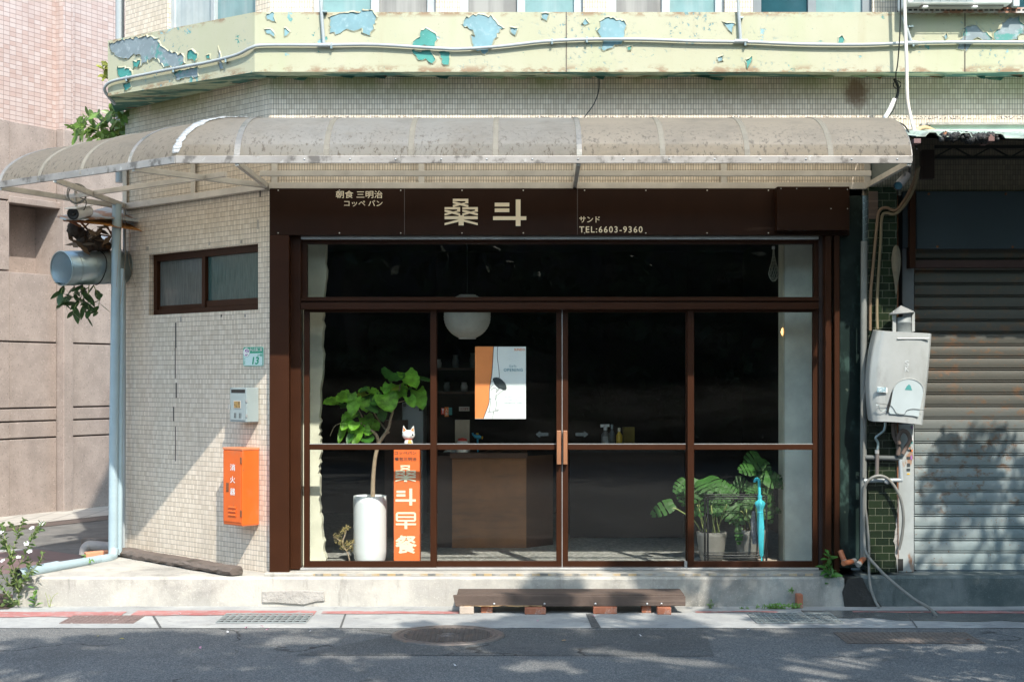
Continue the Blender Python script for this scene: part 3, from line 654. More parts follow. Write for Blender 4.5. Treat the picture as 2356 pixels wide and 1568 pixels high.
patch(PF, P3([(1700,240),(1740,200),(1800,120),(1890,118),(1880,150),(1916,170),(1916,230),(1880,262),(1870,285),(1720,290)]), 4)
patch(PF, P3([(1350,250),(1380,225),(1390,260),(1365,285)]), 2, .006)
P4 = lambda L: [(x/3.0283, y/3.0283) for x, y in L]
patch(PCF, P4([(760,300),(930,262),(1040,245),(1110,265),(1130,330),(1210,370),(1275,380),(1290,440),(1240,475),(1160,470),(1080,405),(1000,450),(960,480),(985,400),(930,375),(890,410),(815,390),(765,345)]), 4, .014)
patch(PCF, P4([(820,460),(880,470),(930,500),(925,540),(850,550),(818,520)]), 3); patch(PCF, P4([(935,425),(980,425),(980,470),(930,480)]), 3)
patch(PCF, P4([(1310,380),(1330,340),(1385,370),(1375,425),(1310,420)]), 3); patch(PCF, P4([(1200,500),(1380,465),(1385,530),(1230,560)]), 4)
patch(PCF, P4([(860,580),(915,570),(918,610),(870,640)]), 3, .008); patch(PCF, P4([(1435,390),(1470,375),(1465,410),(1440,410)]), 3, .006); patch(PCF, P4([(1520,320),(1545,390),(1560,480),(1535,500),(1525,440)]), 4, .006)
pm.build('parapet', [PARA, SOFF, TEAL_L, TEAL_D, ZINC], shop)
for p_ in (1303, 2220): MB().box((X(p_, 11.93)-.003, 11.925, PB), (X(p_, 11.93)+.003, 11.935, PTOP)).build('parapet_joint', GROUT, shop)

# interior shell
BX0, BX1, BY1 = -3.1, 2.75, 17.6
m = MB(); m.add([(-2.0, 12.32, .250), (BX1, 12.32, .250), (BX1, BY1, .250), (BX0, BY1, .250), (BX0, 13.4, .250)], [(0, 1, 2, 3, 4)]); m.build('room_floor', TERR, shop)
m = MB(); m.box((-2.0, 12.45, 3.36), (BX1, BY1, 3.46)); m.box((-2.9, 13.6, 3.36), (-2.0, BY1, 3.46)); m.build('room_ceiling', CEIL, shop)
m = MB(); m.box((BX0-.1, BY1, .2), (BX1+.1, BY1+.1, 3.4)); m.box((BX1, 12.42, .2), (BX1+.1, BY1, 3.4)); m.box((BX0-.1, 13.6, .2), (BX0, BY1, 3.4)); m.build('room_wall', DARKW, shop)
# broken plaster stub at the left inside, pale wall at the right
random.seed(21); jag = []
edge = [(748, 545), (750, 620), (744, 700), (744, 760), (741, 850), (736, 960), (735, 1000), (739, 1040), (733, 1080), (734, 1120), (736, 1170), (741, 1220), (746, 1262), (749, 1300)]
for i in range(len(edge)-1):
    for k in range(5):
        t = k/5; jag.append((X(edge[i][0]*(1-t)+edge[i+1][0]*t, 12.62) + random.uniform(-.011, .009), Z(edge[i][1]*(1-t)+edge[i+1][1]*t, 12.62)))
jag.append((X(750, 12.62), .25))
m = MB(); m.prism([(-2.15, .25), (-2.15, Z(545, 12.62))] + jag, frame((0, 12.62, 0), (1, 0, 0), (0, 0, 1), (0, -1, 0)), .13); m.build('broken_plaster_wall', PLAST, shop)
m = MB(); m.box((X(1806, 12.95), 12.95, .25), (BX1, 13.2, 3.36)); m.build('grey_wall', PLASTG, shop)
m = MB(); m.box((X(1806, 12.95)-.012, 12.952, .25), (X(1806, 12.95)-.002, 13.2, 3.2)); m.build('wall_edge', PLAST, shop)

# storefront: posts, transom, panels, doors
m = MB(); m.px(620, 541, 665, 1327, 12.10, .14); m.build('post', BROWN, shop, bevel=.004)
m = MB(); m.px(666, 541, 692, 1309, 12.2, .14); m.build('post', BROWN, shop, bevel=.004)
m = MB(); m.px(1899, 541, 1913, 1316, 12.13, .25); m.build('post', BROWN, shop, bevel=.004)
m = MB(); m.px(1920, 541, 1932, 1318, 12.12, .25); m.build('post', BROWN, shop, bevel=.004)
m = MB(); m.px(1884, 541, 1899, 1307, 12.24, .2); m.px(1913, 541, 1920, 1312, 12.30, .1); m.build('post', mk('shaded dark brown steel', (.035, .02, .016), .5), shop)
m = MB(); m.px(692, 543, 1884, 550, 12.17, .15); m.build('track', ALU, shop, bevel=.003)
tf = MB(); tf.px(692, 550, 1884, 561, 12.25, .08); tf.px(692, 561, 706, 683, 12.25, .08); tf.px(1873, 561, 1884, 683, 12.25, .08)
tf.px(692, 683, 1884, 687, 12.22, .11); tf.px(692, 687, 1884, 692, 12.21, .12); tf.px(692, 692, 1884, 696, 12.23, .1); tf.px(692, 696, 1884, 711, 12.18, .15)
tro = tf.build('transom', BROWN, shop, bevel=.0025)
for a, b in ((706, 1002), (1004, 1581), (1583, 1873)):
    MB().px(a, 561, b, 683, 12.29, .006).build('glass_pane', GLASS, tro)
def leaf_panel(name, x0, x1, sl, sr, d):
    f = MB(); f.px(x0, 711, x0+sl, 1305, d, .04); f.px(x1-sr, 711, x1, 1305, d, .04)
    f.px(x0+sl, 711, x1-sr, 718, d+.002, .036); f.px(x0+sl, 1021.5, x1-sr, 1034, d+.002, .036); f.px(x0+sl, 1290, x1-sr, 1305, d+.002, .036)
    o = f.build(name, BROWN, shop, bevel=.0025)
    a = MB(); a.px(x0+sl, 1020, x1-sr, 1021.5, d+.001, .03); a.build('aluminium_bead', ALU, o)
    for y0, y1 in ((718, 1021), (1034, 1290)): MB().px(x0+sl, y0, x1-sr, y1, d+.017, .006).build('glass_pane', GLASS, o)
    return o
leaf_panel('fixed_panel', 699, 1004, 13, 14, 12.25); leaf_panel('fixed_panel', 1582, 1883, 15, 13, 12.25)
dl = leaf_panel('sliding_door', 1004, 1293, 1.5, 13, 12.285); dr = leaf_panel('sliding_door', 1294, 1581, 13, 3, 12.285)
MB().px(1281, 990, 1291, 1068, 12.225, .055).build('door_handle', HANDLE, dl, bevel=.004)
MB().px(1296, 990, 1305.5, 1068, 12.225, .055).build('door_handle', HANDLE, dr, bevel=.004)
m = MB(); m.px(1292.6, 712, 1294.2, 1304, 12.284, .02); m.build('meeting_strip', ALU, shop)
m = MB(); m.px(1575, 1290, 1581, 1306, 12.25, .03); m.build('door_stop', ALU, shop)
arrow = [(0, .5), (.36, 0), (.36, .27), (1, .27), (1, .73), (.36, .73), (.36, 1)]
STK = mk('faint teal sticker', (.002, .008, .010), .5)
for x0, x1, flip, dd in ((1232, 1262, 0, dl), (1324, 1354, 1, dr)):
    m = MB(); u0, u1 = X(x0, 12.3), X(x1, 12.3); v0, v1 = Z(1007, 12.3), Z(990, 12.3)
    m.prism([(u0+(u1-u0)*((1-p[0]) if flip else p[0]), v0+(v1-v0)*p[1]) for p in arrow], frame((0, 12.298, 0), (1, 0, 0), (0, 0, 1), (0, -1, 0)), .001); m.build('arrow_sticker', STK, dd)

# ---------------------------------------------------------------- signs on the shop
FM_ = lambda x, y, z: frame((x, y, z), (1, 0, 0), (0, 0, 1), (0, -1, 0))
SB = thing('sign_board', 'long dark brown shop fascia board with cream Chinese and Japanese lettering', 'sign', (.4, 12.1, 3.03))
m = MB(); m.px(620, 433, 1955, 541, 12.10, .1); m.build('board', SIGNB, SB, bevel=.004)
for p_ in (930, 1328): MB().px(p_, 434, p_+1.2, 540, 12.0985, .003).build('joint', GROUT, SB)
for i in range(9):
    for y_ in (438, 536): MB().lathe([(0, .004), (.005, .003), (.006, 0)], FM_(X(640+i*141, 12.1), 12.1, Z(y_, 12.1)), 8).build('screw_head', ALUF, SB)
SF = frame((0, 12.098, 0), (1, 0, 0), (0, 0, 1), (0, -1, 0))
def srect(x0, y0, x1, y1, d=12.1): return (X(x0, d), Z(y1, d), X(x1, d), Z(y0, d))
text_mb('朝食 三明治', SF, srect(773, 439, 880, 456), bold=.014).build('lettering', CREAM, SB)
text_mb('コッペ パン', SF, srect(792, 461, 880, 475), bold=.014).build('lettering', CREAM, SB)
text_mb('サンド', SF, srect(1333, 498, 1380, 512), bold=.016).build('lettering', CREAM, SB)
text_mb('TEL:6603-9360', SF, srect(1333, 521, 1478, 535), bold=.02, space=1.25).build('lettering', CREAM, SB)
YOU = [[(0,0),(104,0),(104,15),(0,15)], [(84,0),(98,0),(104,5),(104,31),(84,31)], [(0,18),(20,20),(104,42),(104,55),(92,54),(0,30)], [(84,24),(104,26),(12,54),(0,55),(0,42)]]
def off(L, x, y): return [[(p[0]+x, p[1]+y) for p in q] for q in L]
SANG = off(YOU, 861, 93) + off(YOU, 806, 149) + off(YOU, 925, 149) + [[(806,210),(1028,210),(1028,230),(806,230)], [(900,204),(935,204),(935,212),(900,212)], [(900,228),(934,228),(934,271),(900,271)],
        [(902,231),(902,246),(806,270),(806,256)], [(932,231),(932,246),(1028,270),(1028,256)]]
DOU = [[(1142,120),(1240,120),(1240,145),(1142,145)], [(1142,158),(1240,158),(1240,183),(1142,183)], [(1131,211),(1354,211),(1354,236),(1131,236)], [(1283,98),(1315,98),(1315,276),(1283,276)]]
ZAO = [[(0,18),(18,0),(205,0),(223,18),(223,36),(0,36)][:0] or [(20,0),(203,0),(215,8),(223,22),(0,22),(8,8)], [(0,22),(22,22),(22,86),(0,86)], [(201,22),(223,22),(223,86),(201,86)], [(22,46),(201,46),(201,64),(22,64)], [(0,86),(223,86),(215,100),(203,106),(20,106),(8,100)],
       [(0,125),(223,125),(223,146),(0,146)], [(96,106),(126,106),(126,188),(96,188)]]
def glyph(L, M, rect):
    xs = [p[0] for q in L for p in q]; ys = [p[1] for q in L for p in q]; mb = MB()
    for i, q in enumerate(L):
        o = [(rect[0] + (p[0]-min(xs))/(max(xs)-min(xs))*(rect[2]-rect[0]), rect[3] - (p[1]-min(ys))/(max(ys)-min(ys))*(rect[3]-rect[1])) for p in q]
        Mi = M.copy(); Mi.translation = M.translation + M.to_3x3() @ V((0, 0, .002 + i*.00025)); mb.prism(o, Mi, .0015 + i*.00025)
    return mb
glyph(SANG, SF, srect(1023, 457.5, 1099.5, 518.5)).build('lettering', CREAM, SB)
glyph(DOU, SF, srect(1134.5, 459, 1211, 520)).build('lettering', CREAM, SB)
bs = thing('sign_box', 'blank brown sheet metal box fixed over the right end of the fascia board', 'sign box', (X(1872, 11.98), 12.0, 3.03))
m = MB(); m.px(1788, 429, 1955, 530, 11.98, .118); m.build('box', SIGNB, bs, bevel=.005)
for px_, py_ in ((1797, 434), (1833, 434), (1908, 434), (1950, 436), (1950, 480), (1912, 480)):
    MB().lathe([(0, .004), (.004, .003), (.005, 0)], frame((X(px_, 11.98), 11.98, Z(py_, 11.98)), (1, 0, 0), (0, 0, 1), (0, -1, 0)), 8).build('screw_head', ALU, bs)

# ---------------------------------------------------------------- arched awning
aw = thing('awning', 'long arched awning of dirty translucent plastic on an aluminium frame above the shop front', 'awning', (-.5, 11.5, 3.43))
ZB, RISE = 3.45, .50
a0, a1, a2 = V((*A0, 0)), V((*A1, 0)), V((X(2003, 12.19), 12.19, 0))
b0, b1, b2 = V((X(0, 12.28), 12.28, 0)), V((X(404, 10.87), 10.87, 0)), V((X(2098, 10.87), 10.87, 0))
def barrel(wa, fb, th, dz=0.0, k=1.0):
    s_ = math.sin(th); c_ = math.cos(th)
    p = wa + (fb - wa) * s_ * k; return V((p.x, p.y, ZB + RISE * c_ * k + dz))
def wpt(t): return a1 + (a2-a1)*t                       # t along the main front
def fpt(t): return b1 + (b2-b1)*t
xs_ = lambda px_: (X(px_, 10.87)-b1.x)/(b2.x-b1.x)
def main_pt(px_, th, k=1.0, dz=0.0):
    x = X(px_, 10.87); wall = V((max(x, a1.x) if px_ > 560 else a1.x, 12.19, 0)); return barrel(wall, V((x, 10.87, 0)), th, dz, k)
def sheet_part(p0, p1):
    m = MB(); m.grid(lambda u, v: main_pt(p0 + (p1-p0)*u, R(90)*v), max(2, int((p1-p0)/90)), 18); return m.build('plastic_sheet', SHEET, aw)
m = MB(); m.grid(lambda u, v: barrel(a0+(a1-a0)*u, b0+(b1-b0)*u, R(90)*v), 10, 18); m.build('plastic_sheet', SHEET, aw)
sheet_part(404, 545); sheet_part(545, 1333); sheet_part(1333, 2098)
def rib(fn, w, mat, name, k, lift=0.0):
    m = MB(); n = 18; pts = []
    for i in range(n+1):
        th = R(90)*i/n; c = fn(th, k); t = (fn(min(th+.01, R(90)), k) - fn(th-.01 if th > .01 else 0, k))
        pts.append(c)
    side = V((1, 0, 0)) * w/2
    for i in range(n):
        p, q = pts[i], pts[i+1]; up = V((0, -math.sin(R(90)*i/n), math.cos(R(90)*i/n)))*.003
        m.add([p-side, p+side, q+side, q-side, p-side+up, p+side+up, q+side+up, q-side+up], [(0, 3, 2, 1), (4, 5, 6, 7), (0, 1, 5, 4), (2, 3, 7, 6), (1, 2, 6, 5), (3, 0, 4, 7)], False)
    return m.build(name, mat, aw)
CLAMP = mk('dirty clamp strip', (.19, .185, .175), .5, .3, layers=[((.08, .09, .08), 8, .5, .65, .8)])
RIBW = mk('pale awning rib', (.16, .148, .12), .7, layers=[((.11, .10, .08), 9, .55, .7, .6)])
for p_ in (750, 945, 1140, 1525, 1720, 1912): rib(lambda th, k, p_=p_: main_pt(p_, th, k), .04, RIBW, 'rib', 1.0005)
rib(lambda th, k: main_pt(545, th, k), .045, CLAMP, 'clamp_strip', 1.004); rib(lambda th, k: main_pt(1333, th, k), .04, CLAMP, 'clamp_strip', 1.004)
rib(lambda th, k: main_pt(2094, th, k), .04, CLAMP, 'end_rib', .995)
rib(lambda th, k: barrel(a0+(a1-a0)*.76, b0+(b1-b0)*.76, th, 0, k), .025, CLAMP, 'clamp_strip', 1.004)
for t_ in (.25, .5): rib(lambda th, k, t_=t_: barrel(a0+(a1-a0)*t_, b0+(b1-b0)*t_, th, 0, k), .04, RIBW, 'rib', 1.0005)
rib(lambda th, k: barrel(a0, b0, th, 0, k), .03, CLAMP, 'end_rib', 1.003)
# sealing tape over the mitre
random.seed(6); m = MB(); pts = []
for i in range(25):
    th = R(4 + 80*i/24); c = barrel(a1, b1, th, .004, 1.008); w = .028 + random.uniform(-.008, .012) + (.012 if i < 8 else 0)
    pts.append((c + V((-w, 0, random.uniform(-.004, .004))), c + V((w, .01, random.uniform(-.004, .006)))))
for i in range(24): m.add([pts[i][0], pts[i][1], pts[i+1][1], pts[i+1][0]], [(0, 1, 2, 3)], True)
m.build('sealing_tape', TAPE, aw, solid=.006)
m = MB(); z0, z1 = 3.435, 3.487
m.bar(b0.xy.to_3d()+V((0, 0, 3.46)), b1.xy.to_3d()+V((0, 0, 3.46)), .02, .056); m.bar(V((b1.x, 10.868, 3.46)), V((b2.x, 10.868, 3.46)), .02, .056); m.build('edge_strip', EDGE, aw, bevel=.003)
m = MB(); z = 3.44
def fb(a, b, w=.04, h=.04, zz_=3.44): m.bar((a[0], a[1], zz_), (b[0], b[1], zz_), w, h)
fb((-2.0, 12.165), (2.96, 12.165), .04, .055, 3.435); fb((A0[0]-.03, A0[1]-.03), (A1[0]-.02, A1[1]-.03), .04, .055, 3.435)
m.build('wall_rail', ALUF, aw, bevel=.003)
m = MB(); fb((X(598, 11.5), 11.5), (X(2004, 11.5), 11.5), .03, .042, 3.445); m.build('middle_rail', ALUF, aw, bevel=.003)
m = MB(); mid0 = (a0+b0)/2; mid1 = (a1+b1)/2; fb(mid0, mid1, .03, .04, 3.445); m.build('middle_rail', ALUF, aw, bevel=.003)
for q in ((b0, a0), (V((X(545, 10.87), 10.87, 0)), V((-2.02, 12.15, 0))), (V((X(1331, 10.87), 10.88, 0)), V((X(1322, 12.17), 12.15, 0))), (b2+V((-.02, 0, 0)), a2+V((-.03, 0, 0))), (b0+(b1-b0)*.78, V((-2.03, 12.16, 0))), (b0+(b1-b0)*.34, a0+V((.02, -.02, 0)))):
    m = MB(); fb(q[0], q[1], .032, .045, 3.438); m.build('strut', ALUF, aw, bevel=.003)
for p_ in (632, 970, 1326, 1665, 1995):
    m = MB(); x = X(p_, 12.17); m.box((x-.025, 12.15, 3.46), (x+.025, 12.185, 3.9)); m.build('upright', ALUF, aw, bevel=.003)
for t_ in (.02, .52):
    p = a0 + (a1-a0)*t_ + V((-.02, -.02, 0)); m = MB(); m.bar((p.x, p.y, 3.46), (p.x, p.y, 3.9), .04, .04, (1, 0, 0)); m.build('upright', ALUF, aw, bevel=.003)
for p_ in range(700, 2090, 105): MB().lathe([(0, .005), (.006, .003), (.007, 0)], frame((X(p_, 10.85), 10.857, 3.462), (1, 0, 0), (0, 0, 1), (0, -1, 0)), 8).build('bolt_head', ALU, aw)
for p_ in range(620, 2090, 135):
    c = main_pt(p_, R(14), 1.004); MB().lathe([(0, .006), (.006, .004), (.008, 0)], frame(c, (1, 0, 0), (0, .97, .24), (0, -.24, .97)), 8).build('bolt_head', ALU, aw)
# tan end cap sheet of the right end
m = MB(); n = 14
ep = [barrel(a2, b2, R(90)*i/n) for i in range(n+1)]; m.add(ep + [V((a2.x, 12.19, ZB))], [list(range(n+2))]); m.build('end_cap', mk('dark end sheet', (.10, .13, .13), .5), aw)
# ---------------------------------------------------------------- conduit along the parapet
FR = lambda x, y, z: frame((x, y, z), (1, 0, 0), (0, 0, 1), (0, -1, 0))
cd = thing('conduit_pipe', 'grey plastic conduit sagging along the peeling green parapet with three risers', 'conduit', (1, 11.9, 4.4))
def pcp(px, py, off=.03):      # a point just in front of the chamfered or the straight part of the parapet
    M = PF if px > 586 else PCF
    u, v = on_plane(M, px, py, off); return M @ V((u, v, off))
def smooth(pts, n=6):
    out = []
    for i in range(len(pts)-1):
        p0, p1, p2, p3 = (V(pts[max(0, min(len(pts)-1, i+k))]) for k in (-1, 0, 1, 2))
        for j in range(n):
            t = j/n; out.append(.5*((2*p1)+(p2-p0)*t+(2*p0-5*p1+4*p2-p3)*t*t+(3*p1-p0-3*p2+p3)*t**3))
    return out + [V(pts[-1])]
cpts = [pcp(265, 240, -.1), pcp(243, 213, .0), pcp(243, 198), pcp(262, 186), pcp(330, 172), pcp(400, 158), pcp(480, 143), pcp(545, 126), pcp(578, 110), pcp(610, 104), pcp(745, 104), pcp(860, 103), pcp(1000, 111), pcp(1060, 113), pcp(1150, 107), pcp(1250, 96), pcp(1350, 91), pcp(1480, 91), pcp(1600, 95), pcp(1720, 97), pcp(1850, 102), pcp(1980, 103), pcp(2070, 100), pcp(2200, 97), pcp(2360, 97), pcp(2700, 98)]
MB().tube(smooth(cpts, 5), .0135, 10).build('pipe', PVC, cd)
for (xa, ya, xb, yb) in ((735, -30, 745, 100), (1696, -30, 1704, 94), (2078, 40, 2096, 96)):
    MB().tube([pcp(xa, ya), pcp(xb, yb)], .0135, 10).build('riser', PVC, cd)
for p_, y_ in ((745, 104), (1704, 95), (2096, 99)):
    MB().tube([pcp(p_-14, y_), pcp(p_+16, y_)], .0175, 10).build('tee_joint', PVC, cd)
for p_, y_ in ((292, 180), (400, 160), (520, 137), (763, 105), (1350, 91), (1270, 95), (1714, 98), (2100, 100)):
    c = pcp(p_, y_, .02); MB().box((c.x-.008, c.y-.022, c.z-.03), (c.x+.008, c.y+.03, c.z+.018)).build('pipe_clip', GALV, cd, bevel=.003)
for p_, y_ in ((746, 28), (1703, 42), (2094, 62)):
    c = pcp(p_, y_, .02); MB().box((c.x-.018, c.y-.02, c.z-.008), (c.x+.022, c.y+.03, c.z+.008)).build('pipe_clip', GALV, cd, bevel=.003)

# ---------------------------------------------------------------- downpipes at the corner
def wp(px, py, d): return W(px, py, d)
dp = thing('downpipe', 'wide pale blue grey downpipe at the left corner of the tiled building', 'downpipe', W(262, 1280, 13.3))
MB().tube([W(269, 470, 13.35), W(266, 700, 13.33), W(262, 1000, 13.3), W(260, 1272, 13.28)], .042, 16).build('pipe', PVCB, dp)
MB().tube(smooth([W(262, 1262, 13.25), W(258, 1282, 13.2), W(246, 1285, 13.05), W(225, 1288, 12.95)], 5), .043, 14).build('elbow', PVCB, dp)
MB().tube([W(228, 1287, 12.96), W(160, 1298, 12.55), W(130, 1303, 12.4)], .039, 14, False).build('pipe', PVCB, dp)
MB().tube([W(132, 1302, 12.41), W(80, 1312, 12.15), W(42, 1321, 11.98)], .046, 14, False).build('pipe', PVCB, dp)
MB().tube([W(44, 1321, 11.99), W(42.5, 1321, 11.985)], .042, 14).build('pipe_mouth', BLACK, dp)
dp2 = thing('downpipe', 'slim pale blue downpipe beside the wide one, capped with a dark grey stub', 'downpipe', W(276, 1280, 13.32))
MB().tube([W(281, 618, 13.36), W(277, 1000, 13.33), W(275, 1275, 13.3)], .024, 12).build('pipe', PVCB, dp2)
MB().tube([W(274, 505, 13.36), W(276, 585, 13.36), W(279, 622, 13.36)], [.013, .013, .02], 10).build('stub', mk('dark grey plastic', (.12, .15, .15), .5), dp2)
dp3 = thing('downpipe', 'thin grey conduit squeezed between the slim downpipe and the tiled wall', 'downpipe', W(287, 1270, 13.6))
MB().tube([W(286, 470, 13.62), W(286, 900, 13.62), W(285, 1275, 13.6)], .014, 10).build('pipe', PVC, dp3)
up = thing('downpipe', 'tall pale grey rainwater pipe rising behind the end of the green parapet', 'downpipe', W(276, 300, 14.1))
MB().tube([W(276, 420, 14.1), W(276, -400, 14.1)], .042, 14).build('pipe', PVC, up)
MB().tube([W(275, 150, 14.1), W(277, 150, 14.1)], .044, 6).build('clip', GALV, up)
# thin creeping stems on the wall corner
m = MB(); random.seed(31)
def vine(pts, r=.0022): m.tube(smooth([W(*p) for p in pts], 4), r, 4)
vine([(284, 470, 13.3), (290, 560, 13.45), (284, 640, 13.3), (276, 700, 13.25)]); vine([(292, 520, 13.5), (300, 540, 13.45), (296, 590, 13.47), (306, 640, 13.4), (312, 660, 13.38)]); vine([(282, 500, 13.3), (272, 600, 13.25), (268, 660, 13.2)])
tag(m.build('dry_vine', BARK), 'thin dry creeper stems clinging to the tiled corner above the downpipes', 'vine')

# ---------------------------------------------------------------- duct, camera, rusty lean-to in the alley
dk = thing('exhaust_duct', 'round galvanised exhaust duct with a mesh mouth jutting from the side wall', 'duct', (-3.8, 13.3, 2.5))
da, db = W(292, 613, 13.75), W(142, 617, 13.15); ax = (db-da).normalized(); sd = ax.cross(V((0, 0, 1))).normalized(); upv = sd.cross(ax)
DM = frame(da, sd, upv, ax); DL = (db-da).length; rd = .153
MB().lathe([(rd, 0), (rd, DL)], DM, 28).build('tube', GALV, dk, solid=.004)
for t_ in (.08, .38, .62, .85):
    MB().lathe([(rd+.001, DL*t_-.006), (rd+.005, DL*t_), (rd+.001, DL*t_+.006)], DM, 28).build('band', GALV, dk)
MB().lathe([(rd-.004, DL-.004), (rd+.005, DL-.002), (rd+.005, DL+.004), (rd-.004, DL+.004)], DM, 28).build('rim', GALV, dk)
m = MB(DM)
for i in range(-9, 10):
    c = i*.0155; h = math.sqrt(max(0, (rd-.004)**2 - c*c)); q = V((.819, .574)); pp = V((-.574, .819))
    e0, e1 = pp*c - q*h, pp*c + q*h; m.tube([(e0.x, e0.y, DL-.004), (e1.x, e1.y, DL-.004)], .0026, 4)
m.build('mesh_screen', GALV, dk)
MB().tube([da + ax*.05, da + ax*.055], rd-.006, 24).build('dark_throat', PIT, dk)
MB().tube([DM @ V(((rd+.006)*math.cos(a), (rd+.006)*math.sin(a), DL*.5 + .02*math.sin(a*2))) for a in [i*.2618 for i in range(25)]], .004, 5).build('tie_wire', BLACK, dk)

sc = thing('security_camera', 'white bullet security camera on a pole bracket under the awning corner', 'camera', W(176, 470, 12.9))
ca, cb = W(204, 485, 13.15), W(168, 492, 12.8); cax = (cb-ca).normalized(); cs = cax.cross(V((0, 0, 1))).normalized(); CM = frame(ca, cs, cs.cross(cax), cax); L_ = (cb-ca).length
MB().lathe([(0, 0), (.045, 0), (.05, .02), (.05, L_-.02), (.055, L_)], CM, 18).build('housing', WHITE, sc)
MB().lathe([(.052, L_-.001), (.05, L_+.004), (.03, L_-.01), (0, L_-.012)], CM, 18).build('lens_ring', DARKM, sc)
MB().lathe([(.018, L_-.012), (.014, L_-.002), (0, L_+.002)], CM, 12).build('lens', BLACK, sc)
MB(CM).box((-.055, .045, .02), (.055, .056, L_+.05)).build('sun_hood', WHITE, sc, bevel=.004)
MB().tube([W(176, 482, 12.92), W(174, 455, 12.9), W(174, 438, 12.86)], .013, 8).build('bracket', ALUF, sc)
m = MB(); random.seed(9)
for k in range(5):
    r_ = .075 + random.uniform(-.012, .015); c = W(177, 446, 12.82); a0_ = random.uniform(0, 6); tl = random.uniform(-.4, .4)
    m.tube([c + V((r_*math.cos(a0_+i*.33), .02*math.sin(i*.6+k)+tl*.05*math.sin(i*.33), r_*math.sin(a0_+i*.33))) for i in range(19)], .0042, 6)
cc = m.build('coiled_cable', HOSE); tag(cc, 'coil of grey cable hanging above the white security camera', 'cable coil')
cord = MB().tube(smooth([W(185, 455, 12.82), W(198, 462, 12.85), W(196, 478, 12.9), W(190, 486, 12.95)], 5), .004, 6).build('cord', DARKM, sc)

ls = thing('rusty_canopy', 'small rusted sheet canopy with an orange underside tucked behind the downpipe', 'canopy', W(200, 520, 13.6))
m = MB(); q = [W(130, 497, 12.9), W(205, 487, 13.3), W(250, 474, 13.9), W(268, 462, 14.3), W(330, 470, 14.6), W(330, 510, 13.6), W(262, 500, 13.3), W(152, 504, 12.85)]
m.add(q + [p - V((0, 0, .012)) for p in q], [(0, 1, 2, 3, 4, 5, 6, 7), (15, 14, 13, 12, 11, 10, 9, 8)] + [(i, 8+i, 8+(i+1) % 8, (i+1) % 8) for i in range(8)]); m.build('sheet', RUSTS, ls)
m = MB(); q = [W(190, 502, 13.0), W(212, 492, 13.3), W(262, 472, 14.2), W(330, 480, 14.6), W(330, 525, 13.5), W(262, 514, 13.25)]
m.add([p - V((0, 0, .03)) for p in q], [(0, 1, 2, 3, 4, 5)]); m.build('underside', ORSHEET, ls)
for p, q, r_ in (((147, 506, 12.87), (262, 516, 13.4), .014), ((180, 504, 13.0), (205, 532, 13.4), .01), ((210, 508, 13.2), (176, 540, 13.4), .007), ((230, 508, 13.3), (262, 540, 13.8), .007), ((205, 536, 13.4), (262, 545, 13.8), .008), ((245, 515, 13.4), (258, 545, 13.7), .007), ((150, 504, 12.9), (185, 520, 13.1), .012)):
    MB().tube([W(*p), W(*q)], r_, 6).build('truss_rod', RUST, ls)
db_ = thing('debris', 'dark clump of rusted scrap and dead leaves lying on top of the exhaust duct', 'debris', W(215, 575, 13.5))
random.seed(17); m = MB()
def lump(m, c, r, jag=.35, n=7):
    sd_ = random.random()*50
    m.grid(lambda u, v: c + V((math.cos(6.283*u)*math.sin(math.pi*v), math.sin(6.283*u)*math.sin(math.pi*v), math.cos(math.pi*v)))*r*(1+jag*noise.noise(V((math.cos(6.283*u)*2, math.sin(6.283*u)*2, v*4+sd_)))), n*2, n)
for p, r_ in (((170, 527, 13.2), .06), (((183, 535, 13.25)), .055), ((196, 548, 13.3), .06), ((206, 540, 13.3), .045), ((214, 560, 13.35), .06), ((228, 562, 13.4), .055), ((200, 568, 13.3), .05), ((240, 568, 13.5), .06), ((222, 548, 13.35), .04), ((188, 553, 13.25), .045)): lump(m, W(*p), r_, .6)
m.build('scrap', mk('dark rusty scrap', (.05, .035, .025), .95, layers=[((.25, .11, .04), 9, .55, .7, .8)], bump=(20, 1, .02)), db_)
m = MB()
for k in range(26):
    c = W(random.uniform(160, 250), random.uniform(520, 575), random.uniform(13.1, 13.6)); a = V((random.uniform(-1, 1), random.uniform(-1, 1), random.uniform(-1, .4))).normalized()*.07; b = a.orthogonal().normalized()*.025
    m.add([c-a, c+b, c+a, c-b], [(0, 1, 2, 3)])
m.build('dead_leaf', mk('dead brown leaf', (.10, .06, .03), .8), db_)
MB().tube([W(232, 548, 13.9), W(262, 556, 13.7)], .04, 8).build('white_scrap', WHITE, db_)

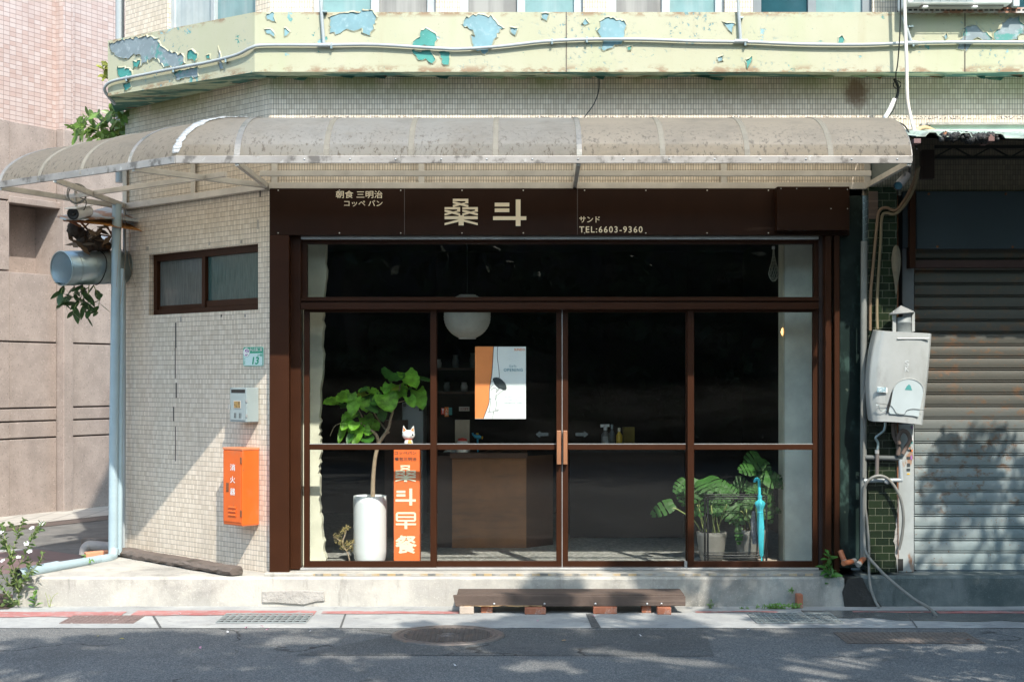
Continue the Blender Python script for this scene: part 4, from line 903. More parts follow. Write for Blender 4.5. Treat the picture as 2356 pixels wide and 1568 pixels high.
# ---------------------------------------------------------------- leaves and plants
def leaf(m, base, tip, up, width, cup=.18, droop=.15, n=5, prof=None):
    """one leaf blade from base to tip; up is the side that faces out."""
    base, tip = V(base), V(tip); d = tip - base; L = d.length; t = d/L; up = V(up); up = (up - t*up.dot(t)); up = up.normalized() if up.length > 1e-5 else t.orthogonal().normalized(); s_ = t.cross(up)
    pts = []
    for i in range(n+1):
        v = i/n; w = width/2 * (prof(v) if prof else math.sin(math.pi*min(1, v*.92+.06))**.8)
        c = base + d*v - V((0, 0, 1))*droop*L*v*v
        pts += [c - s_*w + up*cup*w, c, c + s_*w + up*cup*w]
    m.add(pts, [(3*i+k, 3*i+k+1, 3*i+k+4, 3*i+k+3) for i in range(n) for k in (0, 1)], True)
def rv(a=1.0): return V((random.uniform(-a, a), random.uniform(-a, a), random.uniform(-a, a)))
def sprig(ml, ms, pts, nl, size, r=.004, spread=1.0, mode='pair', wid=.42):
    """a stem with leaves up its length."""
    c = smooth(pts, 5); ms.tube(c, [r*(1-.6*i/len(c)) for i in range(len(c))], 5)
    for k in range(nl):
        t = (k+.6)/nl; i = min(len(c)-2, int(t*(len(c)-1))); p = c[i]; ax_ = (c[i+1]-c[i]).normalized()
        o = ax_.orthogonal().normalized(); ang = k*2.4 + random.uniform(-.4, .4); q = Matrix.Rotation(ang, 3, ax_) @ o
        for sgn in ((1, -1) if mode == 'pair' else (1,)):
            dr = (q*sgn*spread + ax_*.55 + rv(.2)).normalized(); sz = size*random.uniform(.7, 1.15)*(1 if t < .8 else .75)
            leaf(ml, p, p + dr*sz, ax_ + rv(.2), sz*wid, .2, .2)
# clumps hanging over the wing of the awning and from the duct
def bush(name, label, spots, size, mat, extra=None, seed=0, loc=None):
    random.seed(seed); t = thing(name, label, 'plant', loc); ml, ms = MB(), MB()
    for pts, nl in spots: sprig(ml, ms, [W(*p) for p in pts], nl, size, .005, 1.0, 'alt', .45)
    ml.build('foliage', mat, t, uv=False); ms.build('stem', STEM, t, uv=False); return t
FIGL = mk('glossy wild fig leaf', (.16, .27, .06), .35, var=.35, vscale=9, trans=.3, layers=[((.45, .40, .08), 3, .62, .7, .8)])
bush('wild_fig', 'leafy wild fig shoots growing out above the left end of the awning', [
    ([(268, 330, 14.0), (240, 300, 13.9), (215, 290, 13.8), (180, 285, 13.7), (160, 292, 13.6)], 16), ([(268, 330, 14.0), (235, 310, 13.8), (200, 305, 13.7), (175, 312, 13.6)], 14), ([(270, 320, 14.0), (265, 275, 13.9), (250, 258, 13.8)], 12),
    ([(270, 320, 14.0), (262, 270, 13.9), (268, 245, 13.8)], 11), ([(275, 320, 14.0), (290, 285, 13.9), (308, 285, 13.8)], 12), ([(270, 330, 14.0), (230, 290, 13.8), (205, 268, 13.7), (185, 270, 13.65)], 14), ([(275, 325, 14.0), (255, 305, 13.7), (240, 318, 13.6)], 12), ([(275, 320, 14.0), (300, 300, 13.8), (300, 262, 13.7)], 9), ([(265, 325, 13.9), (225, 300, 13.7), (192, 292, 13.6), (170, 300, 13.5)], 16), ([(268, 320, 13.8), (245, 285, 13.7), (225, 262, 13.6)], 14), ([(270, 320, 13.9), (240, 320, 13.6), (210, 318, 13.5)], 14), ([(272, 315, 13.8), (278, 280, 13.7), (284, 262, 13.6)], 12)], .13, FIGL, seed=2, loc=W(270, 330, 14))
bush('wild_fig', 'small yellowing shoot peeping out from behind the left end of the green parapet', [([(262, 190, 13.5), (240, 165, 13.4), (234, 142, 13.35)], 11), ([(262, 190, 13.5), (243, 178, 13.4), (238, 172, 13.35)], 6), ([(262, 170, 13.5), (246, 150, 13.4), (238, 160, 13.35)], 6)], .085, mk('yellow green leaf', (.30, .33, .05), .4, var=.5, vscale=7, trans=.3), seed=3, loc=W(262, 190, 13.5))
bush('wild_fig', 'dark drooping leafy stems hanging below the galvanised duct', [
    ([(170, 655, 13.3), (172, 680, 13.3), (150, 690, 13.25), (148, 700, 13.25)], 9), ([(190, 655, 13.3), (192, 685, 13.3), (175, 700, 13.25), (168, 722, 13.2)], 13), ([(205, 655, 13.35), (202, 690, 13.3), (205, 712, 13.3), (200, 730, 13.3)], 8),
    ([(190, 655, 13.3), (186, 690, 13.3), (192, 705, 13.25)], 9), ([(215, 655, 13.4), (228, 690, 13.4), (222, 720, 13.4)], 7), ([(150, 652, 13.25), (142, 668, 13.2), (140, 680, 13.2)], 7)], .13, mk('dark hanging leaf', (.045, .10, .03), .4, var=.3, vscale=9, trans=.25), seed=4, loc=W(200, 655, 13.3))

# ---------------------------------------------------------------- things on the chamfered wall
def chr_(x0, y0, x1, y1): a = on_plane(CH, x0, y0); b = on_plane(CH, x1, y1); return a[0], b[1], b[0], a[1]
hp = thing('house_number_plate', 'green and mint enamel house number plate reading 13 on the tiled corner', 'plate', CH @ V((1.85, 1.85, 0)))
u0, v0 = on_plane(CH, 561.5, 842); u1, v1 = on_plane(CH, 608, 797)
def rrect(u0, v0, u1, v1, r, n=4):
    o = []
    for cx, cy, a in ((u1-r, v0+r, -90), (u1-r, v1-r, 0), (u0+r, v1-r, 90), (u0+r, v0+r, 180)):
        o += [(cx + r*math.cos(R(a+90*i/n)), cy + r*math.sin(R(a+90*i/n))) for i in range(n+1)]
    return o
def lift(M, w): q = M.copy(); q.translation = M @ V((0, 0, w)); return q
def pl(fx, fy): return (u0 + (u1-u0)*fx, v0 + (v1-v0)*(1-fy))
b_ = pl(0, 1); t_ = pl(1, 0)
MB().prism(rrect(*b_, *t_, .018), lift(CH, .010), .009).build('rim', mk('pale enamel rim', (.60, .78, .72), .35), hp)
a = pl(.015, .985); c = pl(.985, .015); MB().prism(rrect(*a, *c, .016), lift(CH, .0115), .002).build('border', GREENP, hp)
a = pl(.035, .965); c = pl(.965, .03); MB().prism([pl(.035, .40), pl(.035, .93), pl(.07, .965), pl(.93, .965), pl(.965, .93), pl(.965, .335), pl(.30, .335)], lift(CH, .0125), .002).build('mint_field', MINT, hp)
def ell(cx, cy, rx, ry, n=20): return [pl(cx + rx*math.cos(6.283*i/n), cy + ry*math.sin(6.283*i/n)) for i in range(n)]
MB().prism(ell(.185, .28, .172, .245), lift(CH, .0128), .002).build('emblem_ring', GREENP, hp)
MB().prism(ell(.185, .28, .16, .23), lift(CH, .0135), .002).build('emblem', WHITE, hp)
m = MB(); i = 0
for e in ((.155, .19, .038, .07), (.27, .22, .036, .07), (.205, .275, .018, .025), (.17, .42, .045, .045)): m.prism(ell(*e, 12), lift(CH, .0142+i*.0002), .0006); i += 1
m.build('orchid_print', PURP, hp)
m = MB(); m.prism(ell(.22, .13, .022, .04, 10), lift(CH, .0142), .0006); m.build('orchid_leaf', INK, hp)
m = MB(); m.prism([pl(.19, .33), pl(.20, .325), pl(.29, .43), pl(.28, .44)], lift(CH, .0142), .0006); m.build('orchid_stalk', mk('green print', (.05, .2, .12), .5), hp)
HC = lift(CH, .0132)
def ptx(s, x0, y0, x1, y1, mt, **k): a, b = pl(x0, y1), pl(x1, y0); text_mb(s, HC, (a[0], a[1], b[0], b[1]), depth=.001, **k).build('lettering', mt, hp)
ptx('中山北路二段', .35, .045, .955, .245, WHITE, bold=.01); ptx('27巷', .73, .37, .96, .50, GREENP, bold=.01); ptx('13', .48, .53, .80, .90, GREENP, bold=.045, shear=.18)
for ch, y in (('中', .565), ('山', .69), ('區', .80)): ptx(ch, .055, y, .13, y+.10, GREENP)

def wallbox(M, u0, u1, v0, v1, w0, w1): return MB(M).box((u0, v0, w0), (u1, v1, w1))
# letter box
lu0, lv1 = on_plane(CH, 557, 892); ub1, vb0 = on_plane(CH, 591, 968)
md = .13; lu1 = ub1; lu0 = lu1 - .30
lb = thing('letter_box', 'small grey metal letter box above the orange cabinet', 'letter box', CH @ V(((lu0+lu1)/2, vb0, 0)))
lu0 = on_plane(CH, 529, 900, md)[0]; lu1 = on_plane(CH, 567, 900, md)[0]; lz0 = on_plane(CH, 548, 970, md)[1]; lz1 = on_plane(CH, 548, 891, md)[1]
wallbox(CH, lu0, lu1, lz0, lz1, .004, md).build('casing', MAILG, lb, bevel=.004)
def lf(fx, fy): return lu0 + (lu1-lu0)*fx, lz1 - (lz1-lz0)*fy
def face(M, w, fn, x0, y0, x1, y1, t): a = fn(x0, y1); b = fn(x1, y0); return MB(M).box((a[0], a[1], w), (b[0], b[1], w+t))
face(CH, md+.001, lf, .07, .17, .94, .95, .004).build('door', MAILG, lb, bevel=.002)
face(CH, md, lf, .09, .055, .92, .155, .002).build('slot', PIT, lb)
wf = face(CH, md+.005, lf, .27, .38, .70, .61, .003).build('card_window', ALUF, lb, bevel=.001)
face(CH, md+.0081, lf, .30, .40, .67, .59, .001).build('card', mk('brown card', (.34, .22, .08), .4, layers=[((.08, .06, .03), 40, .5, .6, .9)]), wf)
for x in (.29, .37, .59, .68): face(CH, md+.0051, lf, x, .74, x+.035, .89, .001).build('vent_slit', PIT, lb)
face(CH, md+.004, lf, -.02, .49, .06, .63, .012).build('hasp', ALU, lb, bevel=.002)
for y in (.34, .77): face(CH, md-.004, lf, .97, y, 1.03, y+.09, .008).build('hinge', ALU, lb, bevel=.001)
# fire extinguisher cabinet
fd = .175
fu0 = on_plane(CH, 514, 1100, fd)[0]; fu1 = on_plane(CH, 557.5, 1100, fd)[0]; fz0 = on_plane(CH, 536, 1206, fd)[1]; fz1 = on_plane(CH, 536, 1031, fd)[1]
fc = thing('fire_extinguisher_cabinet', 'tall orange steel fire extinguisher cabinet hung on the tiled corner wall', 'cabinet', CH @ V(((fu0+fu1)/2, fz0, 0)))
wallbox(CH, fu0, fu1, fz0, fz1, .004, fd).build('casing', ORANGE, fc, bevel=.005)
wallbox(CH, fu0-.004, fu1+.004, fz1-.012, fz1+.006, .002, fd+.006).build('lid', mk('faded orange lid', (.62, .22, .10), .6, layers=[((.40, .13, .06), 8, .5, .7, .6)]), fc, bevel=.003)
def ff(fx, fy): return fu0 + (fu1-fu0)*fx, fz1 - (fz1-fz0)*fy
fdoor = face(CH, fd+.001, ff, .03, .03, .96, .965, .005).build('door', ORANGE, fc, bevel=.002)
face(CH, fd+.0062, ff, .18, .455, .32, .575, .0012).build('handle_recess', mk('recess rust', (.20, .07, .03), .7), fdoor, bevel=.0005)
face(CH, fd+.0075, ff, .21, .50, .30, .565, .004).build('latch', RUST, fdoor, bevel=.002)
for y in (.775, .825, .875):
    a = ff(.33, y); b = ff(.71, y+.03); MB(CH).tube([(a[0], a[1], fd+.006), (b[0], a[1], fd+.006)], .0095, 8).build('louvre', ORANGE, fdoor)
for y in (.11, .80): face(CH, fd+.003, ff, .93, y, 1.0, y+.085, .007).build('hinge', RUST, fc, bevel=.002)
for ch, y in (('消', .205), ('火', .365), ('器', .525)):
    a, b = ff(.40, y+.085), ff(.66, y); text_mb(ch, lift(CH, fd+.0065), (a[0], a[1], b[0], b[1]), bold=.018, depth=.001).build('lettering', WHITE, fdoor)
wallbox(CH, fu0+.002, fu1-.002, fz0-.006, fz0+.018, .01, fd-.004).build('bottom_edge', mk('rusted orange edge', (.45, .13, .05), .7), fc)

# timber log on the platform
lg = thing('timber_beam', 'dark rotten timber beam lying on the platform along the tiled wall', 'beam', W(410, 1290, 12.9))
la, lb_ = W(277, 1272, 13.45), W(545, 1303, 12.05); random.seed(14)
m = MB(); nn = 26; t = (lb_-la).normalized(); s_ = t.cross(V((0, 0, 1))).normalized(); pts = []
for i in range(nn+1):
    c = la + (lb_-la)*i/nn; c.z = PT; k = lambda: random.uniform(-.008, .008)
    sq = 1.0 if 0 < i < nn else .75
    pts += [c + s_*(.075*sq+k()) + V((0, 0, .004+abs(k())*1.5)), c + s_*(.085*sq+k()) + V((0, 0, .045+k()-.008)), c + s_*.06*sq + V((0, 0, .066+k()*.5)), c - s_*.06*sq + V((0, 0, .070+k()*.5)), c - s_*.08*sq + V((0, 0, .034)), c - s_*.07*sq + V((0, 0, .003))]
m.add(pts, [(6*i+k, 6*i+(k+1) % 6, 6*i+6+(k+1) % 6, 6*i+6+k) for i in range(nn) for k in range(6)] + [list(range(6))[::-1], list(range(6*nn, 6*nn+6))]); m.build('log', LOGW, lg)

# ---------------------------------------------------------------- wooden step on bricks, bricks
ws = thing('wooden_step', 'long grey weathered wooden step board propped on bricks before the sliding doors', 'step', (.7, 11.8, .05))
x0, x1 = X(1042, 11.6), X(1578, 11.6)
MB().box((x0+.03, 11.66, .125), (x1-.005, 11.97, .152)).build('tread', OLDW, ws, bevel=.004)
m = MB(); m.prism([(x0, .148), (x0+.02, .06), (x0+.35, .064), (x0+.9, .062), (x1, .066), (x1, .140)], FR(0, 11.62, 0), .045); m.build('front_board', OLDW, ws, bevel=.004)
m = MB(); random.seed(2); p = []
for i in range(30):
    x = x0+.06+i*.022; p.append((x, .062+random.uniform(-.002, .007)))
m.prism(p + [(x0+.7, .070), (x0+.06, .068)], FR(0, 11.615, 0), .02); m.build('split_edge', RAWW, ws)
for p_ in (1137, 1253, 1370, 1489, 1522): MB().lathe([(0, .006), (.008, .004), (.009, 0)], FR(X(p_, 11.62), 11.62, .083), 10).build('bolt_head', ALU, ws)
for k, (a, b, dy, h, lab, mt) in enumerate((
    (1057, 1090, 11.60, .064, 'pale mortar crusted brick under the left end of the wooden step', mk('pale brick', (.40, .33, .27), .9, bump=(30, .6, .01))), (1106, 1133, 11.66, .062, 'small red brick end second from the left under the wooden step', BRICK),
    (1207, 1256, 11.585, .058, 'whole red brick lying lengthwise under the left middle of the step', BRICK), (1365, 1420, 11.61, .062, 'orange red brick under the right middle of the wooden step', BRICK), (1478, 1500, 11.66, .062, 'brick set back in the shade near the right end of the step', BRICK), (1512, 1544, 11.58, .060, 'red brick end under the right corner of the wooden step', BRICK))):
    m = MB(); m.box((X(a, 11.6), dy, .004), (X(b, 11.6), dy+.10, h)); o = m.build('brick', mt, bevel=.006); tag(o, lab, 'brick', 'bricks propping the wooden step')

# ---------------------------------------------------------------- manhole, grates, plates
mh = thing('manhole_cover', 'round cast iron manhole cover with a zigzag pattern set in the road', 'manhole cover', (X(1031, 10.64), 10.64, 0))
cx, cy = X(1031, 10.64), 10.64; MHM = frame((cx, cy, 0), (1, 0, 0), (0, 1, 0), (0, 0, 1))
MB().lathe([(.405, .002), (.405, .012), (.37, .014), (.365, .006), (.35, .006), (.345, .013), (.33, .013), (.325, .007), (0, .007)], MHM, 56).build('plate', IRON, mh)
m = MB()
for r_ in range(-10, 11):
    yy = r_*.031; 
    pts = []
    for i in range(-22, 23):
        x = i*.0165; y = yy + (.009 if i % 2 else -.009)
        if math.hypot(x, y) < .318 and math.hypot(x, y) > .075: pts.append((cx+x, cy+y))
        else:
            if len(pts) > 1:
                for a, b in zip(pts, pts[1:]): m.bar((*a, .0095), (*b, .0095), .008, .008)
            pts = []
m.build('zigzag_relief', IRON, mh)
m = MB()
for r_ in (.07, .045, .02): m.tube([(cx+r_*math.cos(6.283*i/20), cy+r_*math.sin(6.283*i/20), .008) for i in range(20)], .005, 5, closed=True)
m.build('centre_relief', IRON, mh)
def grate(lab, x0, x1, y0, y1, nx, ny, tooth=False):
    t = thing('drain_grate', lab, 'drain grate', ((x0+x1)/2, (y0+y1)/2, 0), 'drain grates in the gutter strip')
    MB().poly([(x0, y0, .0065), (x1, y0, .0065), (x1, y1, .0065), (x0, y1, .0065)]).build('pit', PIT, t)
    m = MB(); z = .013
    for i in range(nx+1):
        x = x0 + (x1-x0)*i/nx; m.box((x-.003, y0, .007), (x+.003, y1, z-.0007))
    for j in range(ny+1):
        y = y0 + (y1-y0)*j/ny; m.box((x0, y-.009, .007), (x1, y+.009, z))
    if tooth:
        for i in range(nx):
            for j in range(ny):
                x = x0 + (x1-x0)*(i+.5)/nx; y = y0 + (y1-y0)*(j+.5)/ny; m.bar((x-.02, y-.02, z), (x+.018, y+.03, z), .012, .004)
    m.build('bars', GRATE, t)
grate('galvanised drain grate with raised teeth in front of the tiled corner', -2.24, -1.56, 11.18, 11.60, 13, 4, True)
grate('shaded galvanised drain grate beside the damp stain at the right', 1.85, 2.50, 11.17, 11.62, 15, 6)
def plate(lab, x0, x1, y0, y1, mat, nx, ny, z=.0065):
    t = thing('access_cover', lab, 'access cover', ((x0+x1)/2, (y0+y1)/2, 0))
    m = MB().box((x0, y0, .002), (x1, y1, z))
    for i in range(nx):
        for j in range(ny):
            x = x0 + (x1-x0)*(i+.5)/nx; y = y0 + (y1-y0)*(j+.5)/ny; s = .35*(x1-x0)/nx
            if (i+j) % 2: m.bar((x-s, y, z), (x+s, y, z), .008, .004)
            else: m.bar((x, y-s, z), (x, y+s, z), .008, .004)
    m.build('plate', mat, t); return t
plate('brown flaking access cover in the gutter strip beside the red line', -3.42, -2.86, 11.16, 11.52, IRONB, 14, 10, .0085)
plate('dark worn rectangular access cover set in the asphalt at the right', X(1930, 10.6), X(2240, 10.6), 10.33, 10.78, IRON, 26, 14, .005)
ip = thing('access_cover', 'broad brown iron sheet covering the alley drain behind the platform', 'access cover', G(90, 1290))
m = MB(); q = [G(86, 1264), G(190, 1279), G(170, 1300), G(60, 1320), G(-80, 1320), G(-80, 1278)]
m.add([V((p.x, p.y, .008)) for p in q] + [V((p.x, p.y, 0)) for p in q], [(5, 4, 3, 2, 1, 0), (6, 7, 8, 9, 10, 11)] + [(i, (i+1) % 6, 6+(i+1) % 6, 6+i) for i in range(6)]); m.build('sheet_iron', mk('brown painted iron', (.15, .10, .10), .6, layers=[((.22, .17, .16), 6, .5, .7, .6)]), ip)

# ---------------------------------------------------------------- bits by the downpipe foot
el = thing('drain_elbow', 'short dirty grey plastic elbow pipe lying behind the downpipe foot', 'pipe', G(215, 1290))
MB().tube(smooth([W(194, 1275, 14.3), W(196, 1262, 14.3), W(204, 1255, 14.3), W(220, 1255, 14.3), W(252, 1258, 14.3)], 5), .05, 14).build('elbow', mk('dirty grey plastic', (.33, .30, .28), .6), el)
MB().tube([W(205, 1256, 14.3), W(207, 1255.5, 14.3)], .055, 14).build('collar', mk('dirty beige plastic', (.36, .32, .28), .6), el)
o = MB().box((W(186, 1250, 14.9).x, 14.9, 0), (W(300, 1250, 14.9).x, 15.0, .24)).build('old_plank', mk('stained plank', (.16, .13, .11), .85, layers=[((.30, .27, .24), 6, .5, .7, .6)]), bevel=.01); tag(o, 'stained old plank standing on edge behind the grey elbow pipe', 'plank')
m = MB(); q = W(226, 1270, 13.9); m.bar(W(196, 1277, 13.8), W(250, 1272, 13.9), .09, .06); o = m.build('brick', mk('orange brick', (.62, .27, .15), .85, bump=(30, .5, .01)), bevel=.008); tag(o, 'orange brick wedged under the grey elbow pipe by the downpipe', 'brick')
o = MB().bar(W(287, 1000, 13.75), W(286, 1268, 13.72), .05, .05, (1, 0, 0)).build('corner_post', mk('grey cement corner', (.30, .31, .30), .9)); tag(o, 'narrow grey cement strip between the downpipes and the tiled wall', 'post')

# periwinkle at the left, weeds
pw = thing('periwinkle', 'straggling periwinkle with white flowers at the left end of the platform', 'plant', G(36, 1396)); random.seed(40); ml, ms, mf = MB(), MB(), MB()
D_ = 11.92
for pts, nl in (([(44, 1392), (40, 1340), (20, 1270), (8, 1225), (2, 1205)], 26), ([(44, 1360), (30, 1330), (58, 1275), (72, 1240), (84, 1222)], 22), ([(46, 1345), (70, 1316), (92, 1290), (98, 1270)], 12), ([(40, 1340), (22, 1300), (38, 1240), (45, 1215), (56, 1192)], 24), ([(30, 1350), (10, 1330), (0, 1310), (-12, 1290)], 14),
        ([(44, 1350), (60, 1325), (68, 1300), (64, 1283)], 12), ([(30, 1285), (20, 1262), (8, 1250), (2, 1230)], 12), ([(38, 1390), (20, 1370), (4, 1350), (-10, 1330)], 12), ([(84, 1222), (92, 1210), (98, 1200)], 7), ([(34, 1220), (28, 1212), (24, 1206)], 4), ([(36, 1392), (16, 1385), (2, 1392), (-10, 1388)], 8)):
    sprig(ml, ms, [W(x, y, D_ + random.uniform(-.06, .06)) for x, y in pts], nl, .056, .004, .8, 'pair', .5)
ml.build('foliage', LEAFO, pw, uv=False); ms.build('stem', STEM, pw, uv=False)
for x, y in ((4, 1222), (73, 1213), (96, 1203), (61, 1249), (68, 1267), (42, 1280), (6, 1288)):
    m = MB(); c = W(x, y, D_-.03); up_ = (V((0, -.5, 1)) + rv(.5)).normalized(); o_ = up_.orthogonal().normalized()
    for k in range(5):
        d = Matrix.Rotation(k*1.2566, 3, up_) @ o_; leaf(m, c, c + d*.024, up_, .022, .05, .05, 4, lambda v: math.sin(math.pi*min(1, .15+v*.75)))
    m.build('flower', PETAL, pw, uv=False)
def weed(lab, base, sprigs, size, mat=LEAFW, seed=1, name='weed', mode='pair', wid=.4):
    random.seed(seed); t = thing(name, lab, 'plant', base); a, b = MB(), MB()
    for pts, nl in sprigs: sprig(a, b, pts, nl, size, .003, 1.0, mode, wid)
    a.build('foliage', mat, t, uv=False); b.build('stem', STEM, t, uv=False)
weed('young green weed sprouting at the foot of the platform near its left end', G(81, 1397), [([W(81, 1394, 11.93), W(80, 1375, 11.92), W(77, 1348, 11.9)], 6)], .075, seed=3)
weed('thin dry grass tuft beside the green weed at the platform foot', G(113, 1396), [([W(113, 1395, 11.93), W(107, 1370, 11.92), W(104, 1362, 11.92)], 3), ([W(114, 1395, 11.93), W(122, 1372, 11.9), W(134, 1362, 11.9)], 3), ([W(115, 1395, 11.93), W(117, 1378, 11.9), W(112, 1366, 11.9)], 3)], .03, mk('dry grass', (.42, .42, .20), .8), 5, 'grass_tuft', 'alt', .12)
weed('little fern frond curling over the pale pipe at the platform edge', W(196, 1290, 12.85), [([W(196, 1296, 12.8), W(197, 1283, 12.78), W(193, 1276, 12.75)], 6), ([W(196, 1293, 12.8), W(184, 1287, 12.75), W(176, 1289, 12.7)], 7), ([W(197, 1293, 12.8), W(206, 1288, 12.75), W(214, 1289, 12.7)], 7)], .03, seed=6, name='fern')
weed('dark leafy weed growing from the damp gap by the right door post', W(1908, 1330, 12.05), [([W(1910, 1330, 12.06), W(1908, 1300, 12.04), W(1906, 1270, 12.0)], 8), ([W(1908, 1322, 12.06), W(1902, 1308, 12.0), W(1898, 1298, 12.0)], 4), ([W(1909, 1340, 12.04), W(1912, 1325, 12.0), W(1916, 1318, 11.98)], 4)], .095, LEAFD, 7)
weed('single pale green fern in the crack right of the wooden step', G(1636, 1399), [([W(1634, 1398, 11.9), W(1636, 1385, 11.9), W(1635, 1377, 11.9)], 7), ([W(1634, 1398, 11.9), W(1630, 1388, 11.9)], 4), ([W(1634, 1398, 11.9), W(1641, 1388, 11.9)], 4)], .03, seed=8, name='fern')
weed('spreading bright green weed cushion left of the red brick chip', G(1785, 1399), [([W(1785+dx*.4, 1400, 11.9), W(1785+dx, 1392+abs(dx)*.1, 11.86), W(1785+dx*1.5, 1388+abs(dx)*.25, 11.83)], 7) for dx in (-20, -13, -6, 0, 6, 13, 19)], .03, seed=9)
weed('low weed tuft pressed against the brick chip at the right', G(1835, 1399), [([W(1832+dx*.4, 1400, 11.9), W(1832+dx, 1392, 11.87), W(1832+dx*1.4, 1389, 11.84)], 6) for dx in (-14, -7, 0, 6)], .028, seed=10)
weed('tiny weed sprig growing midway along the stained platform face', W(1823, 1357, 11.95), [([W(1824, 1360, 11.97), W(1822, 1352, 11.94)], 5), ([W(1824, 1360, 11.97), W(1816, 1354, 11.94)], 4)], .026, seed=11)
weed('flat tiny weed at the wall foot between fern and weed cushion', G(1713, 1400), [([W(1713, 1401, 11.9), W(1703, 1397, 11.86)], 4), ([W(1713, 1401, 11.9), W(1722, 1396, 11.86)], 4), ([W(1740, 1399, 11.9), W(1744, 1392, 11.87)], 4)], .025, seed=12)
o = MB().box((X(1832, 11.93), 11.90, .003), (X(1846, 11.93), 11.985, .115)).build('brick', BRICK, bevel=.006); tag(o, 'red brick chip standing against the platform face beside the weeds', 'brick')
# fallen petals and leaves
random.seed(77)
for k, (x, y, mt, lab) in enumerate(((1368, 1417, PETALP, 0), (1236, 1427, PETALP, 0), (614, 1447, PETALP, 0), (605, 1440, PETALP, 0), (566, 1443, PETALP, 0), (460, 1490, PETALP, 0), (524, 1454, PETAL, 0), (1475, 1462, PETAL, 0), (715, 1450, PETAL, 0), (1048, 1530, PETAL, 0), (280, 1468, LEAFY, 1), (224, 1462, LEAFY, 1), (1298, 1472, RAWW, 2), (2228, 1470, RUST, 2), (1722, 1447, PETAL, 0), (415, 1410, PETAL, 0))):
    m = MB(); p = G(x, y, .012); a = R(random.uniform(0, 360)); d = V((math.cos(a), math.sin(a), .1))*(.022 if lab == 0 else .035)
    leaf(m, p-d*.5, p+d*.5, (0, 0, 1), d.length*.7, .3, 0, 3)
    if lab == 0: leaf(m, p, p+V((d.y, -d.x, .01)), (0, .3, 1), d.length*.7, .4, 0, 3)
    o = m.build('fallen_leaf' if lab else 'fallen_petal', mt, uv=False)
    tag(o, ('fallen yellow leaf on the sunlit road at the left' if lab == 1 else 'dry brown leaf fallen on the road') if lab else ('tiny pink petals fallen on the ground before the shop' if mt is PETALP else 'tiny white petals fallen on the ground before the shop'), 'leaf' if lab else 'petal', ('yellow leaves on the road' if lab == 1 else 'brown leaves on the road') if lab else ('pink petals on the ground' if mt is PETALP else 'white petals on the ground'))

# ---------------------------------------------------------------- pink building across the alley
pb = thing('pink_building', 'pink tiled building with a granite clad base across the alley', 'building', (-6.3, 20.5, 0))
def lu(px, py=900): return on_plane(LF, px, py)[0]
MB(LF).box((-9, 0, -.9), (16, 5.3, -.52)).build('base_wall', GROUT, pb)
MB(LF).box((-9, 5.3, -.4), (16, 12, 0)).build('tile_wall', PINK, pb)
rows = [(0, 1.03), (1.05, 1.26), (1.28, 1.44), (1.46, 2.335), (2.355, 3.28), (3.30, 4.22), (4.24, 5.3)]
ua, ub, uc = lu(16), lu(128), lu(150)
gm = MB(LF)
for z0, z1 in rows:
    for u0_, u1_ in ((-9, ua-.012), (ua+.012, ub-.012), (uc+.02, 16)):
        if (z0, z1) == (3.30, 4.22) and u0_ == ua+.012: continue
        gm.box((u0_, z0, -.51), (u1_, z1, .03 if u0_ > -9 else .06))
gm.build('granite_cladding', GRAN, pb, bevel=.008)
MB(LF).box((ua-.02, 3.29, -.50), (ub+.02, 4.23, -.40)).build('recess', GRAN, pb)
MB(LF).box((ua-.03, 4.2, -.05), (ub+.02, 4.29, .09)).build('ledge', GRAN, pb, bevel=.01)
MB(LF).box((ub, 0, -.5), (uc, 5.3, .16)).build('pilaster', GRAN, pb, bevel=.01)
MB(LF).box((ub, 5.3, 0), (uc+.0, 12, .15)).build('tile_pilaster', PINK, pb)
# ---------------------------------------------------------------- neighbouring shop at the right
nb = thing('neighbour_shop', 'shuttered neighbouring shop front with dark green tiled column and marble pilaster', 'shop', (4.5, 12.5, .25))
MB().px(1932, 430, 1985, 1306, 12.2, .25).build('marble_pilaster', MARB, nb, bevel=.004)
MB().px(1998, 430, 2064, 1316, 12.07, .3).build('tiled_column', DARKT, nb, bevel=.003)
MB().px(1985, 430, 2108, 1312, 12.34, .1).build('back_panel', DARKW, nb)
MB().px(1999, 440, 2020, 503, 12.055, .012).build('grey_board', OLDW, nb)
m = MB(); random.seed(33); q = [(X(2066, 12.06), .25)]
for i, y in enumerate(range(1300, 1140, -8)): q.append((X(2066 - (9 - abs(i-7)*.9) + random.uniform(-2, 2), 12.06), Z(y, 12.06)))
q.append((X(2066, 12.06), Z(1140, 12.06))); m.prism(q, FR(0, 12.064, 0), .02); m.build('broken_mortar', MORT, nb)
jb = MB().px(2067, 975, 2103, 1316, 12.2, .12).build('white_jamb', JAMB, nb, bevel=.006)
MB().px(2076, 430, 2103, 974, 12.21, .12).build('grey_jamb', JAMBG, nb, bevel=.006)
MB().px(2064, 430, 2067, 1316, 12.2, .1).build('rusty_gap', RUST, nb)
MB().px(2066, 1285, 2078, 1312, 12.19, .02).build('rust_hole', PIT, nb)
x0, x1 = X(2103, 12.3), X(2103, 12.3)+3.2
m = MB(); zb = .262; zt = Z(565, 12.3); pitch = .1012; prof = []
z = zb; prof += [(12.31, zb), (12.285, zb+.002), (12.285, zb+.045), (12.295, zb+.05), (12.295, zb+.058)]; z = zb+.058
while z < zt:
    prof += [(12.300, z), (12.288, z+.004)] + [(12.288-.004*math.sin(math.pi*(i/6)), z+.004+.074*i/6) for i in range(1, 6)] + [(12.288, z+.078), (12.304, z+.0815), (12.304, z+.085), (12.290, z+.088), (12.287, z+.0915), (12.290, z+.095), (12.304, z+.098)]
    z += pitch
